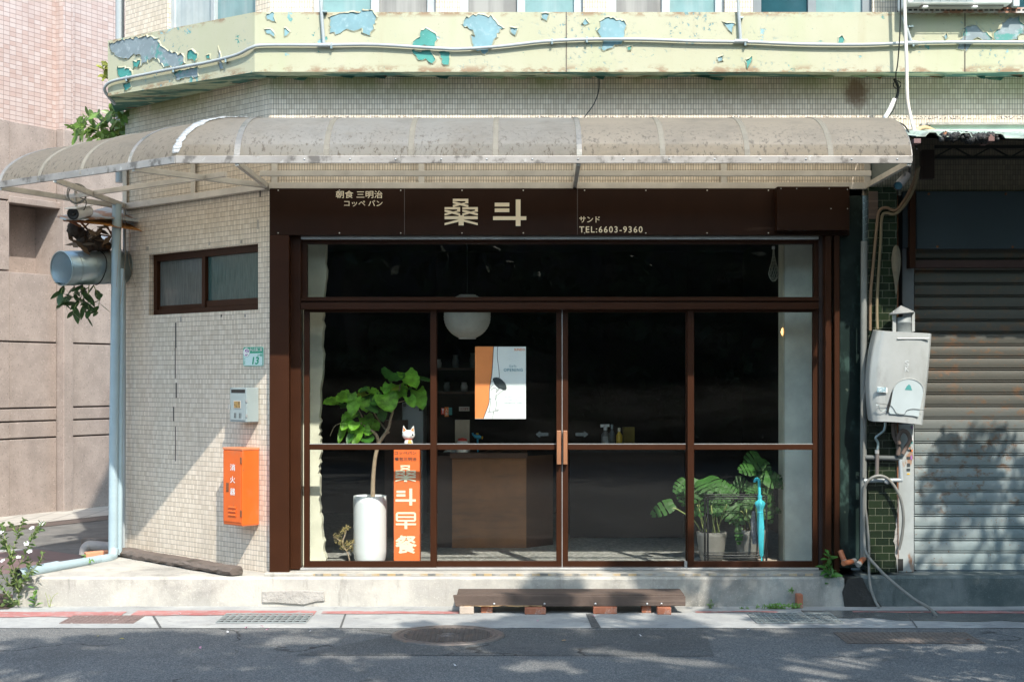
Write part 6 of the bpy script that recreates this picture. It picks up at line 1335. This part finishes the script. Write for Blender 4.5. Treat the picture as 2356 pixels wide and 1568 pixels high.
for L_ in ([(378, 830), (350, 850), (318, 905)], [(325, 950), (370, 905), (420, 895), (452, 925), (445, 970), (428, 1000)], [(440, 985), (470, 965), (500, 920), (515, 895)], [(428, 1055), (470, 1035), (530, 990), (590, 935)], [(415, 1045), (425, 1110), (450, 1220), (438, 1290), (422, 1360)], [(455, 1050), (445, 1100), (435, 1140)],
    [(310, 1140), (335, 1112), (318, 1250), (298, 1395)], [(260, 1395), (330, 1392), (430, 1380), (485, 1372), (480, 1352), (430, 1352)], [(385, 1395), (378, 1450), (365, 1535)], [(330, 755), (350, 760), (372, 740), (380, 725)], [(478, 905), (472, 955)]): ink(L_, .0032)
flat([(372, 735), (368, 705), (390, 682), (440, 672), (500, 680), (560, 720), (620, 780), (655, 850), (662, 905), (645, 940), (600, 945), (560, 925), (490, 905), (440, 860), (405, 820), (388, 770)], .0012, INK, 'dark_bowl')
for q in ((395, 936), (418, 946)): MB().lathe([(0, .0012), (.0016, .0012)], FR(*((lambda a: (a[0], DPO, a[1]))(pp_(*q)))), 6).build('eye', INK, po)
def ptext(s, x0, y0, x1, y1, mt, **k): a, b = pp_(x0, y1), pp_(x1, y0); text_mb(s, PO, (a[0], a[1], b[0], b[1]), depth=.0012, **k).build('lettering', mt, po)
ptext('SUNDO', 818, 70, 1042, 118, POSTO, bold=.03); ptext('S o f t', 720, 415, 862, 460, TEALI, bold=.01); ptext('OPENING', 600, 488, 995, 550, TEALI, bold=.012, space=1.2)
ptext('六月廿一日至六月二十八日 11:00-19:00', 600, 1075, 975, 1100, mk('grey teal ink', (.16, .26, .30), .6)); ptext('每週二公休', 695, 1138, 878, 1160, mk('grey teal ink', (.16, .26, .30), .6)); ptext('吃的是早餐也可以是一日的開始', 600, 1190, 980, 1220, mk('grey teal ink', (.16, .26, .30), .6))
# orange standing sign box and lucky cat
sg = thing('standing_sign', 'tall orange box sign with cream Chinese lettering standing inside the window', 'sign', (X(935, 12.62), 12.7, FL))
ds = 12.5; xl, xr = X(906, ds), X(960.5, ds); zt_ = Z(1030, ds)
MB().box((xl, ds, FL), (xr+.018, ds+.19, zt_)).build('box', SIGNO, sg, bevel=.003)
SGF = FR(0, ds-.001, 0)
def sg_(zx, zy): return X(905 + (zx-68)/4.78, ds), Z(1036 + (zy-300)/4.78, ds)
def sgr(x0, y0, x1, y1): a, b = sg_(x0, y1), sg_(x1, y0); return a[0], a[1], b[0], b[1]
text_mb('コッペパン', SGF, sgr(84, 308, 320, 342), bold=.008, depth=.001).build('lettering', INK, sg); text_mb('餐包三明治', SGF, sgr(84, 372, 322, 412), bold=.008, depth=.001).build('lettering', INK, sg)
glyph(SANG, SGF, sgr(92, 460, 315, 642)).build('lettering', SIGNY, sg); glyph(DOU, SGF, sgr(92, 715, 315, 902)).build('lettering', SIGNY, sg); glyph(ZAO, SGF, sgr(95, 975, 318, 1160)).build('lettering', SIGNY, sg)
text_mb('餐', SGF, sgr(95, 1235, 320, 1425), bold=.035, depth=.001).build('lettering', SIGNY, sg)
m = MB(); m.box((xl+.02, ds-.0015, FL+.003), (xr-.03, ds-.0005, FL+.016)); m.build('foot_notch', INK, sg)
cat = thing('cat_figurine', 'small white cat figurine with orange ears on top of the orange sign', 'figurine', (X(940, ds+.1), ds+.09, zt_))
KC = V((X(940, ds+.08), ds+.08, zt_)); KM = frame(KC, (1, 0, 0), (0, 1, 0), (0, 0, 1)); hc = Z(1000, ds+.08) - zt_
def blob(c, rx, ry, rz, n=20): return MB().grid(lambda u, v: KC + V(c) + V((rx*math.cos(6.2832*u)*math.sin(math.pi*v), ry*math.sin(6.2832*u)*math.sin(math.pi*v), rz*math.cos(math.pi*v))), n, n)
WG = mk('glossy white ceramic', (.80, .81, .83), .2, var=.02)
b = MB(); b.lathe([(0, 0), (.036, .002), (.04, .02), (.036, .05), (.026, .075), (.012, .085)], KM, 20); hd = lambda u, v: KC + V((0, 0, hc)) + V((.054*math.cos(6.2832*u)*math.sin(math.pi*v), .046*math.sin(6.2832*u)*math.sin(math.pi*v), .044*math.cos(math.pi*v)))
b.grid(hd, 22, 16)
for s_ in (-1, 1): b.add([KC + V(p) for p in ((s_*.012, -.008, hc+.036), (s_*.052, -.008, hc+.018), (s_*.044, 0, hc+.082), (s_*.03, .02, hc+.03))], [(0, 1, 2), (1, 3, 2), (3, 0, 2), (0, 3, 1)])
b.build('body', WG, cat)
for s_ in (-1, 1):
    m = MB(); m.add([KC + V(p) for p in ((s_*.020, -.0115, hc+.040), (s_*.046, -.0115, hc+.028), (s_*.0425, -.006, hc+.068))], [(0, 1, 2) if s_ > 0 else (2, 1, 0)]); m.build('inner_ear', ORC, cat)
for x in (-.004, .036): blob((x, -.042 + abs(x-.016)*.35, hc+.003), .0075, .004, .0085, 10).build('eye', INK, cat)
blob((.024, -.0425, hc-.010), .0035, .003, .0025, 8).build('nose', INK, cat)
m = MB(); m.tube(smooth([KC + V(p) for p in ((.010, -.045, hc-.022), (.02, -.0445, hc-.02), (.024, -.0445, hc-.014), (.029, -.0435, hc-.02))], 3), .001, 5); m.build('mouth', INK, cat)
m = MB(); m.tube([KC + V((.028*math.cos(6.283*i/20), .028*math.sin(6.283*i/20), .072)) for i in range(20)], .0055, 6, closed=True); m.build('collar', REDC, cat)
blob((.012, -.036, .042), .018, .009, .026, 12).build('bib', mk('orange bib', (.80, .45, .12), .5), cat)

# pot plant: fig in the white pot
fp = thing('potted_fig', 'leafy fig tree in a tall white cylindrical pot behind the glass', 'plant', (X(851, 12.75), 12.78, FL))
PM = frame(V((X(851, 12.75), 12.78, FL)), (1, 0, 0), (0, 1, 0), (0, 0, 1)); hp2 = Z(1140, 12.75)-FL
MB().lathe([(0, 0), (.118, .002), (.122, .008)], PM, 32).build('saucer', POTW, fp)
MB().lathe([(.12, .012), (.138, .05), (.146, .12), (.147, hp2-.06), (.144, hp2), (.134, hp2), (.132, hp2-.03), (0, hp2-.03)], PM, 36).build('pot', POTW, fp)
MB().lathe([(0, hp2-.012), (.13, hp2-.02)], PM, 20).build('soil', mk('pale gravel', (.55, .53, .48), .9, bump=(40, 1, .01)), fp)
def q1(zx, zy, d=12.78): return W(736.3+zx/7.787, 834+zy/7.787, d)
m = MB(); m.tube(smooth([W(858, 1150, 12.78), W(858, 1110, 12.78), W(862, 1060, 12.78), W(868, 1030, 12.78), W(872, 1018, 12.78)], 4), [.021, .0205, .02, .0195, .019, .0185, .018, .0175, .017, .017, .017, .017, .017, .017, .017, .018, .019], 10)
m.tube(smooth([q1(1050, 1440), q1(1130, 1320), q1(1230, 1160), q1(1260, 1010), q1(1300, 880), q1(1330, 700), q1(1400, 560), q1(1440, 380)], 4), [.017-.012*i/28 for i in range(29)], 9)
m.tube(smooth([q1(1050, 1440), q1(1020, 1320), q1(960, 1240), q1(880, 1190), q1(800, 1120), q1(700, 1060)], 4), [.016-.010*i/20 for i in range(21)], 8)
m.tube(smooth([q1(1200, 1220), q1(1100, 1100, 12.9), q1(960, 880, 12.9), q1(900, 700, 12.9)], 4), [.009-.005*i/12 for i in range(13)], 6); m.tube(smooth([q1(760, 980), q1(720, 900), q1(640, 760), q1(480, 680)], 4), [.007-.003*i/12 for i in range(13)], 6)
m.tube(smooth([q1(1350, 720), q1(1480, 690), q1(1600, 650)], 4), .0035, 6); m.tube(smooth([q1(1240, 1235), q1(1200, 1260)], 2), .01, 8)
m.tube(smooth([q1(360, 1085), q1(260, 1140), q1(180, 1310)], 4), .003, 5)
m.build('trunk', BARK, fp)
FLV = [(1290,250,420,200,-.3,.5,LEAFD), (1620,300,330,280,.3,.6,0), (1870,310,200,150,.8,.3,LEAFD), (1190,460,150,190,-.2,.8,0), (1390,510,260,230,0,.9,0), (1790,650,260,330,.25,.9,0), (1640,700,190,210,.4,.8,0), (800,500,220,150,-.5,.3,0), (960,530,200,160,.4,.4,0), (770,590,330,120,-.2,.25,1),
    (440,640,320,220,-.6,.5,0), (190,710,230,170,-.9,.5,0), (600,780,240,300,-.1,1,0), (830,750,300,230,0,.9,0), (1210,710,390,310,.3,.9,0), (510,980,260,170,-.4,.5,0), (860,1040,250,190,.5,.6,0), (980,1140,210,190,.6,.7,0), (640,1290,270,290,0,1,0), (830,1220,160,160,.4,.8,0), (450,1110,180,200,-.4,.8,0), (390,1270,130,290,-.2,.9,0),
    (600,1130,200,180,-.3,.7,0), (850,1390,260,150,.2,.4,LEAFD), (1120,930,190,220,.2,.9,LEAFD), (420,780,180,110,-.4,.4,LEAFD), (940,840,200,150,.5,.5,LEAFD), (1510,560,100,160,.3,.9,0), (530,1360,120,180,-.2,.9,LEAFD), (1060,600,90,120,.1,.8,LEAFD), (960,660,120,260,.1,.9,LEAFD), (1600,470,110,80,.4,.3,LEAFD)]
random.seed(54)
for cx_, cy_2, sx_, sy_, n_l in ((830, 650, 330, 130, 9), (640, 1120, 190, 170, 6), (1500, 420, 280, 150, 6), (1250, 560, 200, 120, 3)):
    for _ in range(n_l):
        s_ = random.uniform(80, 165); FLV.append((random.gauss(cx_, sx_*.6), random.gauss(cy_2, sy_*.6), s_, s_*random.uniform(.7, 1.05), random.uniform(-.8, .8), random.uniform(.4, .95), random.choice((0, 0, 0, LEAFD, 1))))
random.seed(55); mains, darks, yel = MB(), MB(), MB()
def figleaf(m, c, w, h, lean, up_n):
    """rounded heart leaf: nu across, nv along, pleated between the side veins."""
    dn = V((math.sin(lean), 0, -math.cos(lean))); n_ = V((random.uniform(-.25, .25), -up_n, 1.05-up_n*.7)).normalized()
    t = (dn - n_*dn.dot(n_)).normalized(); s_ = t.cross(n_); nv, nu = 12, 8
    def f_(u, v):
        a = u*2-1; prof = (math.sin(math.pi*min(1, .16+.84*v)**.8))**.62 if v < 1 else 0
        x = a*w/2*prof*(1+.05*math.sin(v*26)*abs(a)); back = .13*h*(a*a)*(1-v)*2.0 if v < .35 else 0
        y = h*(v-.45) - back*.6; z = .10*w*abs(a)**1.5 - .16*h*(v-.4)**2 - .034*w*math.sin(v*30-abs(a)*5)*min(1, abs(a)*2.2)
        return c + t*y + s_*x + n_*z
    m.grid(f_, nu, nv)
for zx, zy, w, h, lean, un, mt in FLV:
    d = 12.72 + random.uniform(-.12, .12); sc = d/F/7.787*1.06
    figleaf(darks if mt is LEAFD else (yel if mt == 1 else mains), q1(zx, zy, d), w*sc, h*sc*(1.15 if un > .6 else 1.5), lean, un)
mains.build('foliage', LEAFF, fp, uv=False); darks.build('foliage', LEAFD, fp, uv=False); yel.build('foliage', mk('yellow green fig leaf', (.24, .30, .03), .4, var=.2, trans=.4), fp, uv=False)
# dry bonsai
bo = thing('dry_bonsai', 'small dried brown bonsai shrub on the floor left of the white pot', 'plant', (X(793, 12.6), 12.62, FL)); random.seed(66)
m = MB(); ml = MB(); bz = lambda x, y, d=12.6: W(x, y, d)
m.tube(smooth([V((X(806, 12.6), 12.62, FL)), bz(800, 1272), bz(788, 1250), bz(793, 1232), bz(797, 1218)], 4), .006, 6); m.tube(smooth([bz(797, 1265), bz(808, 1255), bz(814, 1246)], 4), .004, 6); m.tube(smooth([bz(790, 1250), bz(778, 1240), bz(770, 1235)], 4), .004, 6)
for cx, cy, n in ((775, 1232, 60), (790, 1222, 70), (798, 1213, 60), (782, 1246, 80), (800, 1250, 60), (812, 1246, 50), (790, 1258, 60), (806, 1260, 40)):
    for k in range(n):
        c = bz(cx + random.gauss(0, 4.5), cy + random.gauss(0, 3.5), 12.6 + random.uniform(-.03, .03)); dv = rv().normalized()*.012; leaf(ml, c, c+dv, rv(), .007, .1, .1, 2)
m.build('branch', BARK, bo); ml.build('foliage', DRYL, bo, uv=False)
m = MB(); m.lathe([(0, .02), (.05, .015), (.06, 0)], frame(V((X(803, 12.6), 12.62, FL)), (1, 0, 0), (0, 1, 0), (0, 0, 1)), 14); m.build('moss_mound', mk('ochre moss', (.30, .20, .06), .9, bump=(40, 1, .01)), bo)

# right window: umbrella rack, umbrellas, monstera pots
DR = 12.62
ur = thing('umbrella_rack', 'black wire umbrella rack with hooks standing inside the right window', 'rack', (X(1695, DR), 12.7, FL))
xa, xb, ya, yb, za, zb2 = X(1624, DR), X(1765, DR), 12.58, 12.78, Z(1281, DR), Z(1140, DR)
BW = mk('black wire', (.02, .02, .022), .35, .5)
def rrect3(z, r=.03):
    return [V((p[0], p[1], z)) for p in rrect(xa, ya, xb, yb, r, 4)]
for z in (zb2, zb2-.022): MB().tube(rrect3(z), .005, 6, closed=True).build('top_frame', BW, ur)
for z in (za, za+.02): MB().tube(rrect3(z), .005, 6, closed=True).build('bottom_frame', BW, ur)
for x in (xa+.012, xb-.012):
    for y in (ya+.006, yb-.006): MB().box((x-.008, y-.004, FL), (x+.008, y+.004, zb2)).build('leg', BW, ur)
for i in range(1, 6): MB().tube([(xa+(xb-xa)*i/6, ya, zb2-.01), (xa+(xb-xa)*i/6, yb, zb2-.01)], .003, 5).build('cross_bar', BW, ur); MB().tube([(xa+(xb-xa)*i/6, ya, za+.01), (xa+(xb-xa)*i/6, yb, za+.01)], .003, 5).build('floor_bar', BW, ur)
for i in range(6):
    x = xa + (xb-xa)*(i+.6)/6.4
    for s_ in (-1, 1): MB().tube([V((x + s_*.018*(1-math.cos(R(a))), ya, zb2-.03-.02*math.sin(R(a)))) for a in range(0, 181, 30)], .0022, 5).build('hook', BW, ur)
tr_ = MB().box((xa+.03, 12.60, FL), (xb-.02, 12.77, FL+.016)).build('drip_tray', BW, ur)
um = thing('umbrella', 'furled turquoise umbrella with a hooked handle standing in the wire rack', 'umbrella', (X(1746, 12.57), 12.6, FL+.02))
ux = lambda px, py: W(px, py, 12.56)
MB().tube([ux(1736.5, 1108)] + [ux(1741.5 + 5.2*math.cos(R(a)), 1107 - 6*math.sin(R(a))) for a in range(180, -1, -20)] + [ux(1747, 1120), ux(1747.5, 1138)], .013, 10).build('handle', CYANH, um)
prof = [(1138, 5), (1140, 5.5), (1146, 4.5), (1150, 5.5), (1152, 8), (1157, 11), (1164, 9), (1170, 6.5), (1176, 6), (1190, 6.6), (1210, 7.6), (1225, 7.8), (1245, 6.8), (1262, 5.2), (1275, 4.0), (1279, 3)]
n_ = 28; pts = []
for py, hw in prof:
    cxp = 1748 + (py-1138)*.03
    for k in range(n_):
        a = 6.2832*k/n_; c = ux(cxp, py); rr = hw*12.56/F*(1+.16*math.sin(4*a + py*.05)*(1 if py > 1150 else .1)); pts.append(c + V((rr*math.cos(a), rr*math.sin(a), 0)))
MB().add(pts, [(i*n_+k, (i+1)*n_+k, (i+1)*n_+(k+1) % n_, i*n_+(k+1) % n_) for i in range(len(prof)-1) for k in range(n_)], True).build('furled_cloth', CYAN, um)
MB().tube([ux(1752, 1278), ux(1752.5, 1290)], .006, 8).build('tip', CYANH, um); MB().lathe([(.026, 0), (.026, .008)], frame(ux(1749, 1178), (1, 0, 0), (0, 1, 0), (0, 0, 1)), 16).build('strap', CYANH, um)
gu = thing('folding_umbrella', 'short grey folded umbrella hanging beside the turquoise one', 'umbrella', W(1735, 1200, 12.64))
MB().tube([W(1735.5, 1176, 12.66), W(1736, 1160, 12.66)], .011, 8).build('handle', DARKM, gu); MB().tube([W(1735, 1175, 12.66), W(1734, 1195, 12.66), W(1736, 1225, 12.66), W(1738, 1250, 12.66)], [.02, .026, .032, .026], 10).build('cloth', GREYU, gu)
def monstera(name, lab, cx, dd, rpx, ytop, stems, leaves, pebble):
    c = V((X(cx, dd), dd, FL)); t = thing(name, lab, 'plant', c); Mx = frame(c, (1, 0, 0), (0, 1, 0), (0, 0, 1)); r_ = rpx*dd/F; h = Z(ytop, dd)-FL
    MB().lathe([(0, 0), (r_*.72, .004), (r_*.86, h*.3), (r_, h*.85), (r_*1.03, h), (r_*.94, h), (r_*.92, h-.02)], Mx, 30).build('pot', POTG, t)
    MB().lathe([(0, h-.008), (r_*.6, h-.006), (r_*.95, h-.02)], Mx, 20).build('soil', PEBB if pebble else SOIL, t)
    ms, ml = MB(), MB()
    leaves = leaves + [(random.gauss(cx, 26), random.gauss(1150, 26), random.uniform(24, 44), random.uniform(28, 46), random.uniform(-70, 70), random.uniform(.5, .95)) for _ in range(6)]
    for st_ in stems: ms.tube(smooth([W(*p) for p in st_], 5), .006, 6)
    for px_, py_, w, h_, ang, face_ in leaves:
        d = dd + random.uniform(-.14, .08); cc = W(px_, py_, d); sc = d/F
        dn = V((math.sin(R(ang)), 0, -math.cos(R(ang)))); n0 = V((random.uniform(-.2, .2), -face_, 1.0-face_*.75)).normalized(); tt = (dn-n0*dn.dot(n0)).normalized(); s_ = tt.cross(n0)
        L_ = h_*sc*.98; Wd = w*sc*.92; cuts = 5
        # each half is cut into lobes by slits reaching towards the midrib
        for sg_n in (-1, 1):
            for q in range(cuts):
                va, vb = q/cuts, (q+1)/cuts - (.045 if q > 0 else 0)
                def P_(v, a):
                    pr = math.sin(math.pi*min(1, .20+.80*v))**.7
                    return cc + tt*(L_*(v-.45) + L_*.10*a*(v-.2)) + s_*(sg_n*a*Wd/2*pr) + n0*(.10*Wd*a - .25*L_*(v-.3)**2 - .12*Wd*a*a)
                ia = .22 if q > 0 else 0
                g = [(va, 0), (va+.02, .35), (va, .7), (va+.03, 1), (vb, 1), (vb, .7), (vb+.01, .35), (vb+.04 if q < cuts-1 else vb, 0)]
                p = [P_(min(1, v), a) for v, a in g]
                ml.add(p, [(0, 1, 6, 7), (1, 2, 5, 6), (2, 3, 4, 5)] if sg_n > 0 else [(7, 6, 1, 0), (6, 5, 2, 1), (5, 4, 3, 2)], True)
    ms.build('stem', STEM, t, uv=False); ml.build('foliage', LEAFM, t, uv=False); return t
random.seed(88)
monstera('monstera', 'big monstera with pale stalks in the wide grey pot at the left of the rack', 1637, 12.98, 34, 1222,
    [[(1620, 1225, 12.98), (1612, 1190, 12.95), (1608, 1150, 12.9)], [(1630, 1225, 12.98), (1622, 1180, 12.95), (1600, 1130, 12.9)], [(1640, 1225, 12.95), (1645, 1180, 12.9), (1660, 1140, 12.9)], [(1650, 1225, 12.95), (1662, 1185, 12.85), (1672, 1160, 12.8)], [(1612, 1220, 12.95), (1595, 1195, 12.9), (1560, 1172, 12.85), (1548, 1168, 12.85)], [(1625, 1222, 12.9), (1612, 1180, 12.85), (1604, 1160, 12.85)], [(1645, 1225, 12.9), (1640, 1195, 12.85), (1636, 1160, 12.85)], [(1655, 1225, 12.9), (1650, 1200, 12.85), (1648, 1180, 12.85)]],
    [(1527, 1168, 42, 60, -62, .75), (1566, 1115, 34, 44, -35, .7), (1570, 1140, 30, 44, 10, .9), (1600, 1125, 60, 60, -20, .8), (1630, 1112, 70, 50, 20, .5), (1655, 1130, 60, 56, 30, .7), (1612, 1150, 66, 70, -10, .95), (1660, 1118, 46, 40, 60, .6), (1680, 1130, 50, 40, 50, .6), (1674, 1172, 62, 60, 40, .8), (1690, 1186, 56, 44, 70, .6), (1640, 1150, 50, 60, 0, .9), (1598, 1160, 40, 56, -20, .9)], False)
monstera('monstera', 'monstera in the pale grey pot behind the turquoise umbrella', 1726, 12.98, 36, 1216,
    [[(1725, 1220, 12.98), (1735, 1160, 13.0), (1738, 1100, 13.05), (1740, 1060, 13.05)], [(1715, 1220, 12.95), (1712, 1185, 12.9), (1705, 1175, 12.85)], [(1735, 1220, 12.95), (1760, 1170, 12.95), (1768, 1120, 12.95)], [(1745, 1220, 12.9), (1752, 1190, 12.85), (1762, 1180, 12.85)], [(1728, 1220, 12.9), (1720, 1190, 12.85), (1716, 1170, 12.85)]],
    [(1735, 1060, 70, 44, -60, .6), (1748, 1080, 60, 60, 20, .7), (1756, 1108, 80, 50, 55, .6), (1778, 1102, 60, 46, 70, .6), (1762, 1140, 36, 50, 20, .8), (1790, 1106, 36, 40, 40, .8), (1718, 1166, 54, 60, -10, .95), (1708, 1182, 54, 56, -40, .8), (1740, 1170, 40, 56, 10, .9), (1764, 1178, 34, 50, 20, .9), (1786, 1172, 20, 26, 70, .7), (1772, 1155, 28, 50, 10, .95), (1720, 1078, 50, 40, -70, .5), (1700, 1228, 22, 44, 0, .9)], True)
o = MB().lathe([(0, 0), (.075, .003), (.09, .03), (.085, .03), (0, .012)], frame(V((X(1768, 12.8), 12.85, FL)), (1, 0, 0), (0, 1, 0), (0, 0, 1)), 20).build('saucer', mk('beige clay saucer', (.42, .34, .28), .8)); tag(o, 'beige clay saucer on the floor at the right of the umbrella rack', 'saucer')
# net bag and warm lamp
nb2 = thing('net_bag', 'empty pale net bag hanging high behind the right transom glass', 'bag', W(1780, 570, 12.9))
m = MB(); nz = [(572, 1.5), (590, 3), (605, 6), (618, 10), (630, 12), (640, 9), (647, 3)]
def nr(py):
    for (a, ra), (b_, rb) in zip(nz, nz[1:]):
        if a <= py <= b_: return ra + (rb-ra)*(py-a)/(b_-a)
    return 3
for k in range(8):
    for sg_n in (-1, 1): m.tube([W(1780, py, 12.9) + V((math.cos(k*.7854 + sg_n*(py-572)*.025), math.sin(k*.7854 + sg_n*(py-572)*.025), 0))*nr(py)*12.9/F for py in range(572, 648, 5)], .0014, 4)
m.build('netting', mk('beige twine', (.55, .52, .42), .8), nb2); MB().px(1777, 566, 1783, 573, 12.88, .03).build('knot', WHITE, nb2)
wl = thing('wall_lamp', 'small warm glowing lamp on the edge of the grey inner wall', 'lamp', W(1803, 764, 12.93))
MB().lathe([(0, -.035), (.018, -.028), (.03, 0), (.022, .03), (.012, .04), (0, .042)], frame(W(1804, 764, 12.99), (1, 0, 0), (0, 1, 0), (0, 0, 1)), 16).build('glowing_globe', BULB, wl); MB().tube([W(1802, 764, 12.99) + V((0, 0, .05)), W(1806, 750, 12.99)], .01, 8).build('socket', BROWN, wl)
bs2 = thing('back_shelf', 'dim back shelf with a row of glasses in the dark behind the counter', 'shelf', (X(1040, 16.5), 16.5, 1.6))
MB().box((X(1000, 16.5), 16.4, Z(905, 16.5)), (X(1190, 16.5), 16.75, Z(900, 16.5))).build('board', COUNTD, bs2); MB().box((X(1000, 16.5), 16.4, Z(850, 16.5)), (X(1190, 16.5), 16.75, Z(846, 16.5))).build('board', COUNTD, bs2)
random.seed(91)
for i in range(9):
    px_ = 1008 + i*20; y_ = 900 if i % 2 else 846; h = random.uniform(.09, .17); MB().lathe([(0, 0), (.035, .002), (.04, h*.6), (.03, h*.8), (.032, h)], frame(V((X(px_, 16.5), 16.5, Z(y_, 16.5))), (1, 0, 0), (0, 1, 0), (0, 0, 1)), 12).build('glass_jar' if i % 3 else 'white_cup', WHITE if i % 3 == 0 else mk('dim glass', (.25, .3, .3), .1), bs2)
# ---------------------------------------------------------------- trees on the camera's side of the street: they shade the road
def canopy(m, c, r, n, size):
    for k in range(n):
        while True:
            q = rv()
            if q.length < 1: break
        p = c + V((q.x*r, q.y*r, q.z*r*.7)); a = rv().normalized(); b = a.cross(rv()).normalized(); s = size*random.uniform(.6, 1.3)
        m.add([p-a*s, p+b*s*.45, p+a*s, p-b*s*.45], [(0, 1, 2, 3)])
def edge_y(gx):
    """how far across the street the crowns' shade reaches, by place along the street."""
    pts = [(-6, 10.2), (-3.5, 10.5), (-2.6, 10.85), (-1.5, 11.0), (-.6, 11.35), (.1, 12.2), (.8, 12.8), (1.5, 12.95), (2.6, 13.15), (3.0, 13.75), (7, 13.9)]
    for (a, ya), (b, yb) in zip(pts, pts[1:]):
        if a <= gx <= b: return ya + (yb-ya)*(gx-a)/(b-a)
    return pts[0][1] if gx < pts[0][0] else pts[-1][1]
random.seed(101)
clumps = []
for _ in range(30000):
    if len(clumps) > 1150: break
    gx = random.uniform(-6, 6.5); y1 = edge_y(gx); gy = random.uniform(7.6, y1); h = random.uniform(5.4, 9.5)
    r = random.uniform(.11, .22)
    if gy + r*1.0 > y1: continue
    if noise.noise(V((gx*1.6, gy*2.6, 3.7))) + .9*noise.noise(V((gx*3.9, gy*5.6, 9.1))) < (.18 if gx > 1.7 and gy > 12.2 else .22 if gx > .2 and gy > 11.2 else .10): continue
    if gx > 2.7 and gy > 12.3: continue
    clumps.append((V((gx - LX*h/-LZ, gy - h/-LZ, h)), r))
low = []
for _ in range(4000):      # low boughs added unseen to the right tree, blocking skylight from the shutter
    if len(low) > 230: break
    y = random.uniform(6.5, 10.3); z = random.uniform(2.2, 6.0); x = random.uniform(.346*y + .75, 9.5); r = random.uniform(.25, .45); gy = y + z/-LZ; gx = x + LX*z/-LZ
    if gy + r > 13.85: continue
    if gy > 12.2 and gx < 4.6 and noise.noise(V((gx*1.25, gy*1.9, 3.7))) + .8*noise.noise(V((gx*3.1, gy*4.2, 9.1))) < .16: continue
    low.append((V((x, y, z)), r))
def tree(lab, base, sel, seed, mat=LEAFD):
    random.seed(seed); t = thing('street_tree', lab, 'tree', base, None); ml, ms = MB(), MB(); b = V(base)
    top = b + V((0, .4, 4.6)); ms.tube(smooth([b, b + V((.05, .1, 1.8)), b + V((-.05, .25, 3.4)), top], 4), [.24-.12*i/12 for i in range(13)], 12)
    for i, (c, r) in enumerate(sel):
        canopy(ml, c, r, int(330*r), .075)
        if i % 16 == 0:
            mid = top + (c-top)*.5 + V((0, 0, -.4)) + rv(.2); ms.tube(smooth([top - V((0, 0, random.uniform(0, 1.0))), mid, c], 4), [.07-.055*k/8 for k in range(9)], 6)
    ms.build('trunk', BARKT, t); ml.build('crown', mat, t, uv=False)
tree('tall street tree whose wide crown dapples the left half of the road', (-3.4, 1.2, 0), [c for c in clumps if c[0].x < 1.2], 1)
tree('tall street tree with unseen low boughs added to shade the rusty roller shutter', (6.2, 2.2, 0), [c for c in clumps if c[0].x >= 1.2] + low, 2)
# dense trees across the street, seen only mirrored in the shop glass
random.seed(202); m = MB(); mt_ = MB()
for k in range(430):
    x = random.uniform(-16, 16); z = random.uniform(.8, 6.8); y = random.uniform(-9.5, -7.0) - abs(x)*.05
    canopy(m, V((x, y, z)), random.uniform(.5, 1.0), 34, .2)
m.cm = 1
for x in range(-15, 16, 3): m.tube([(x+random.uniform(-1, 1), -8.2, 0), (x+random.uniform(-1, 1), -8.5, 4), (x+random.uniform(-1, 1), -8.6, 6)], [.3, .22, .1], 8)
o = m.build('roadside_wood', [mk('dark shaded foliage', (.03, .06, .02), .6, var=.4), BARKT], uv=False); tag(o, 'dense dark belt of trees on the far side of the street', 'wood', kind='stuff')
gw = thing('sky_blocking_wall', 'long grey wall added behind the tree belt to block the sky', 'wall', (0, -10.5, 0))  # unseen wall, added to keep sky out of the glass reflections
MB().box((-30, -10.9, 0), (30, -10.5, 7)).build('wall', mk('shaded grey wall', (.10, .10, .10), .9), gw); MB().box((-30, -10.95, 7), (30, -10.45, 7.1)).build('coping', CONC, gw)
